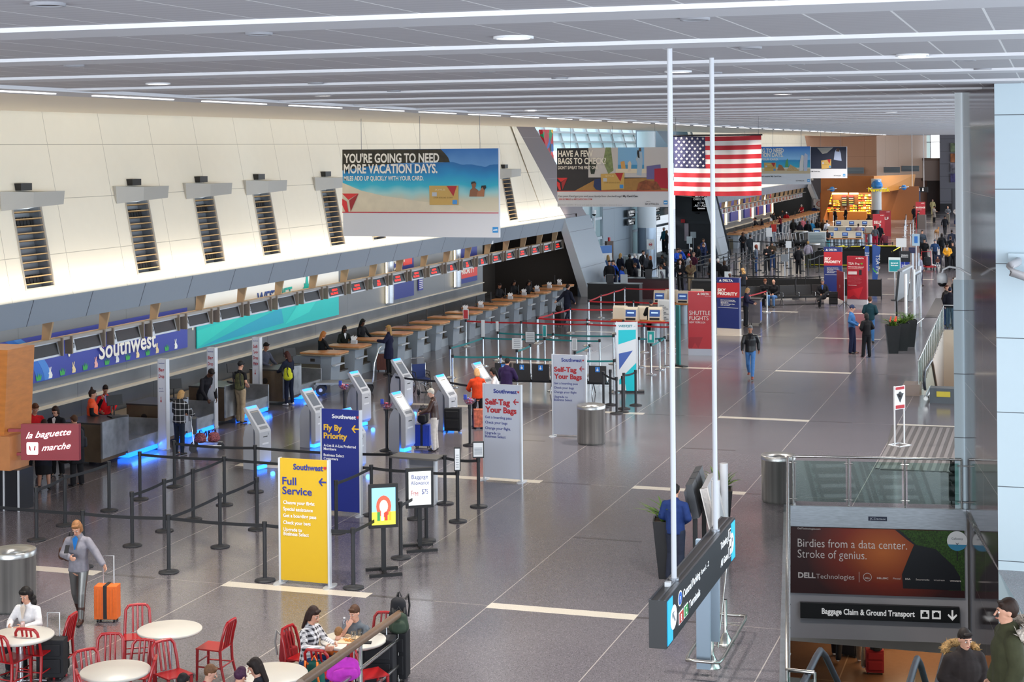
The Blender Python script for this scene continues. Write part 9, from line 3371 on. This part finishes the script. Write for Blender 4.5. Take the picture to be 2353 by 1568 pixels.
for s in (-1, 1):
 pr += [((s * .08, -.22, .45), (s * .08, -.20, .24), (.05, .05), (.03, .03)), ((s * .08, -.20, .24), (s * .08, -.24, .03), (.028, .028), (.03, .03)),
           ((s * .08, .26, .46), (s * .09, .20, .28), (.07, .08), (.035, .04)), ((s * .09, .20, .28), (s * .09, .32, .18), (.03, .03), (.024, .024)), ((s * .09, .32, .18), (s * .09, .28, .03), (.024, .024), (.03, .03)),
           ((s * .05, -.42, .82), (s * .07, -.40, .88), (.02, .02), (.012, .012))]
pr.append(((0, .36, .56), (0, .52, .40), (.025, .025), (.012, .012)))
c = bpy.data.objects.new('body', fuse(pr, .02, 'body'))
COL.objects.link(c)
c.parent = o
c.material_slots[0].link = 'OBJECT'
c.material_slots[0].material = M('#9a6c3c', .8, noise=.2)
q = P(2155, 622)
o = thing('pushchair', 'pushchair with a small child on the walkway', 'pushchair', (q.x, q.y, 0))
g = MB()
for s in (-1, 1):
 g.tube([(s * .22, .35, 1.0), (s * .22, .1, .5), (s * .22, -.3, .12)], .015, BLACK, 6)
 g.tube([(s * .22, -.2, .5), (s * .22, .3, .12)], .015, BLACK, 6)
g.build('frame', o)
g = MB()
g.bx((-.2, -.15, .38), (.2, .15, .46), NVY and M('#1c2440', .8))
g.bx((-.2, .12, .4), (.2, .18, .95), M('#1c2440', .8))
g.build('seat', o)
for s in (-1, 1):
 for y in (-.3, .3):
  g = MB()
  g.cyl((s * .22 - .02, y, .1), (s * .22 + .02, y, .1), .1, BLACK, n=12)
  g.build('wheel', o)
person('small bald child sitting in the pushchair', (q.x, q.y - .02, .22), 0, 'sit', ('shirt', '#5a3a34'), ('trousers', '#8a8e94'), ('short', '#c8a080'), h=.86, skin='p', bald=True)
q = P(2133, 618)
o = thing('luggage_trolley', 'bright red luggage trolley loaded with a dark bag on the walkway', 'trolley', (q.x, q.y, 0), .4)
g = MB()
g.tube([(-.3, .3, .15), (-.3, .35, 1.05), (.3, .35, 1.05), (.3, .3, .15)], .03, M('#b81822', .4), 6)
g.bx((-.3, -.6, .12), (.3, .3, .2), M('#b81822', .4))
g.build('frame', o)
for x, y in ((-.28, .25), (.28, .25), (0, -.5)):
 g = MB()
 g.cyl((x - .02, y, .08), (x + .02, y, .08), .08, BLACK, n=10)
 g.build('wheel', o)
backpack((q.x - .02, q.y - .1, .2), .4, '#1c1e24', 'dark duffel bag piled on the bright red trolley', .6, w=.5, name='duffel_bag', kind='bag')
suitcase(floor(2184, 618), .2, K_, 'black suitcase beside the person in yellow sleeves', .42, .26, .6, .3, hard=False)
for x, y, tc2, bc2, lab in ((1922, 1518, K_, K_, 'person in black walking away on the lower floor, legs showing'), (1980, 1533, '#1c1c20', '#8a7c68', 'person in tan trousers walking away on the lower floor'), (2035, 1482, '#17171c', K_, 'person in dark clothes at the far back of the lower floor')):
 q = P(x, y, -5)
 person(lab, (q.x, q.y, -5), PI, 'walk', ('jacket', tc2), ('trousers', bc2), ('short', DKB), h=1.78, shoe='#c8c8c8')
q = P(1955, 1508, -5)
suitcase((q.x, q.y, -5), -.3, '#17171b', 'black wheeled suitcase on the lower floor', .42, .26, .62, .5, hard=False)
q = P(2010, 1548, -5)
suitcase((q.x, q.y, -5), .2, '#8a1418', 'red suitcase with a black bag over it on the lower floor', .42, .26, .6, .6, hard=False)
backpack((q.x + .05, q.y - .05, -4.45), .2, '#141416', 'black bag over the red suitcase on the lower floor', .36)
for i, (x0, x1, y0, y1, Y, lab) in enumerate(((1947, 1985, 385, 399, 185.7, 'grey louvre on the far timber wall right of the last banner'), (2022, 2068, 384, 397, 188, 'steel louvre with panels on the angled far wall, left one'), (2072, 2112, 381, 394, 193, 'steel louvre with panels on the angled far wall, right one'))):
 a, b = PY(x0, y1, Y), PY(x1, y0, Y)
 o = thing('wall_louvre', lab, 'vent', (a.x, Y, 0))
 g = MB()
 g.bx((0, -.05, a.z), (b.x - a.x, .05, b.z), M('#7c8488', .4, .3))
 g.build('frame', o)
 for k in range(4):
  g = MB()
  z = a.z + .06 + k * (b.z - a.z) / 4
  g.bx((.05, -.08, z), (b.x - a.x - .05, -.05, z + .04), M('#4c5256', .5))
  g.build('slat', o)
for lab, px, py, w, h, c1_ in (('tall advertising board showing two people in the security recess', 1388, 598, 1.0, 2.0, '#d8dce0'), ('narrow brown cabinet with a red lamp in the security recess', 1400, 600, .5, 2.2, '#4a3428')):
 q = PX(px, py, -25.2)
 o = thing('recess_board' if w > .9 else 'cabinet', lab, 'board' if w > .9 else 'cabinet', (q.x, q.y, 0), .9)
 g = MB()
 g.bx((-w / 2, -.1, 0), (w / 2, .1, h), M(c1_, .5))
 g.build('body', o)
 g = MB()
 if w > .9:
  g.bx((-w / 2, -.11, h - .45), (w / 2, -.1, h), M('#2a6ab4', .4))
  for x in (-.22, .22):
   g.flat([(x - .15, .1), (x + .15, .1), (x + .13, 1.2), (x + .05, 1.45), (x - .05, 1.45), (x - .13, 1.2)], -.112, M('#3c3a40', .5))
  g.build('picture', o)
 else:
  g.cyl((0, 0, h), (0, 0, h + .22), .08, M('#c02028', .4), n=10)
  g.build('lamp', o)
for k, (x, y) in enumerate(((1447, 566), (1464, 566))):
 q = P(x, y, 1.0)
 q = PX(x, y, -25.0)
 o = thing('waste_bin', ('wide steel bin in the recess, left one', 'wide steel bin in the recess, right one')[k], 'bin', (q.x, q.y, 0), 0, 'recess steel bins')
 g = MB()
 g.cyl((0, 0, 0), (0, 0, 1.0), .42, BINM, n=20)
 g.build('body', o)
 g = MB()
 g.cyl((0, 0, 1.0), (0, 0, 1.05), .44, ALU, n=20)
 g.build('lid', o)
for lab, px, py in (('white dome camera on a thin pole in the security recess', 1365, 492), ('white dome camera under the fascia above the wooden counters', 1127, 561)):
 q = PX(px, py, -25.3 if px > 1300 else -24.3)
 o = thing('dome_camera', lab, 'camera', tuple(q))
 g = MB()
 g.cyl((0, 0, 0), (0, 0, .22), .13, WHITE, n=12)
 g.build('housing', o)
 g = MB()
 g.ell((0, 0, 0), (.12, .12, .12), BLACK, 10, 8)
 g.build('dome', o)
 g = MB()
 if px > 1300:
  g.cyl((0, .1, -q.z), (0, .1, .2), .04, WHITE, n=8)
 else:
  g.cyl((0, 0, .2), (-.2, 0, .5), .03, WHITE, n=8)
 g.build('pole', o)
o = thing('fire_bell', 'red alarm light on the dark checkpoint wall', 'alarm', tuple(PY(1570, 512, 117.9)))
g = MB()
g.bx((-.15, -.12, 0), (.15, 0, .25), M('#c02028', .4))
g.build('lamp', o)
g = MB()
g.bx((.1, -.08, -1.3), (.4, 0, -.05), M('#b8a8b0', .5))
g.build('box', o)
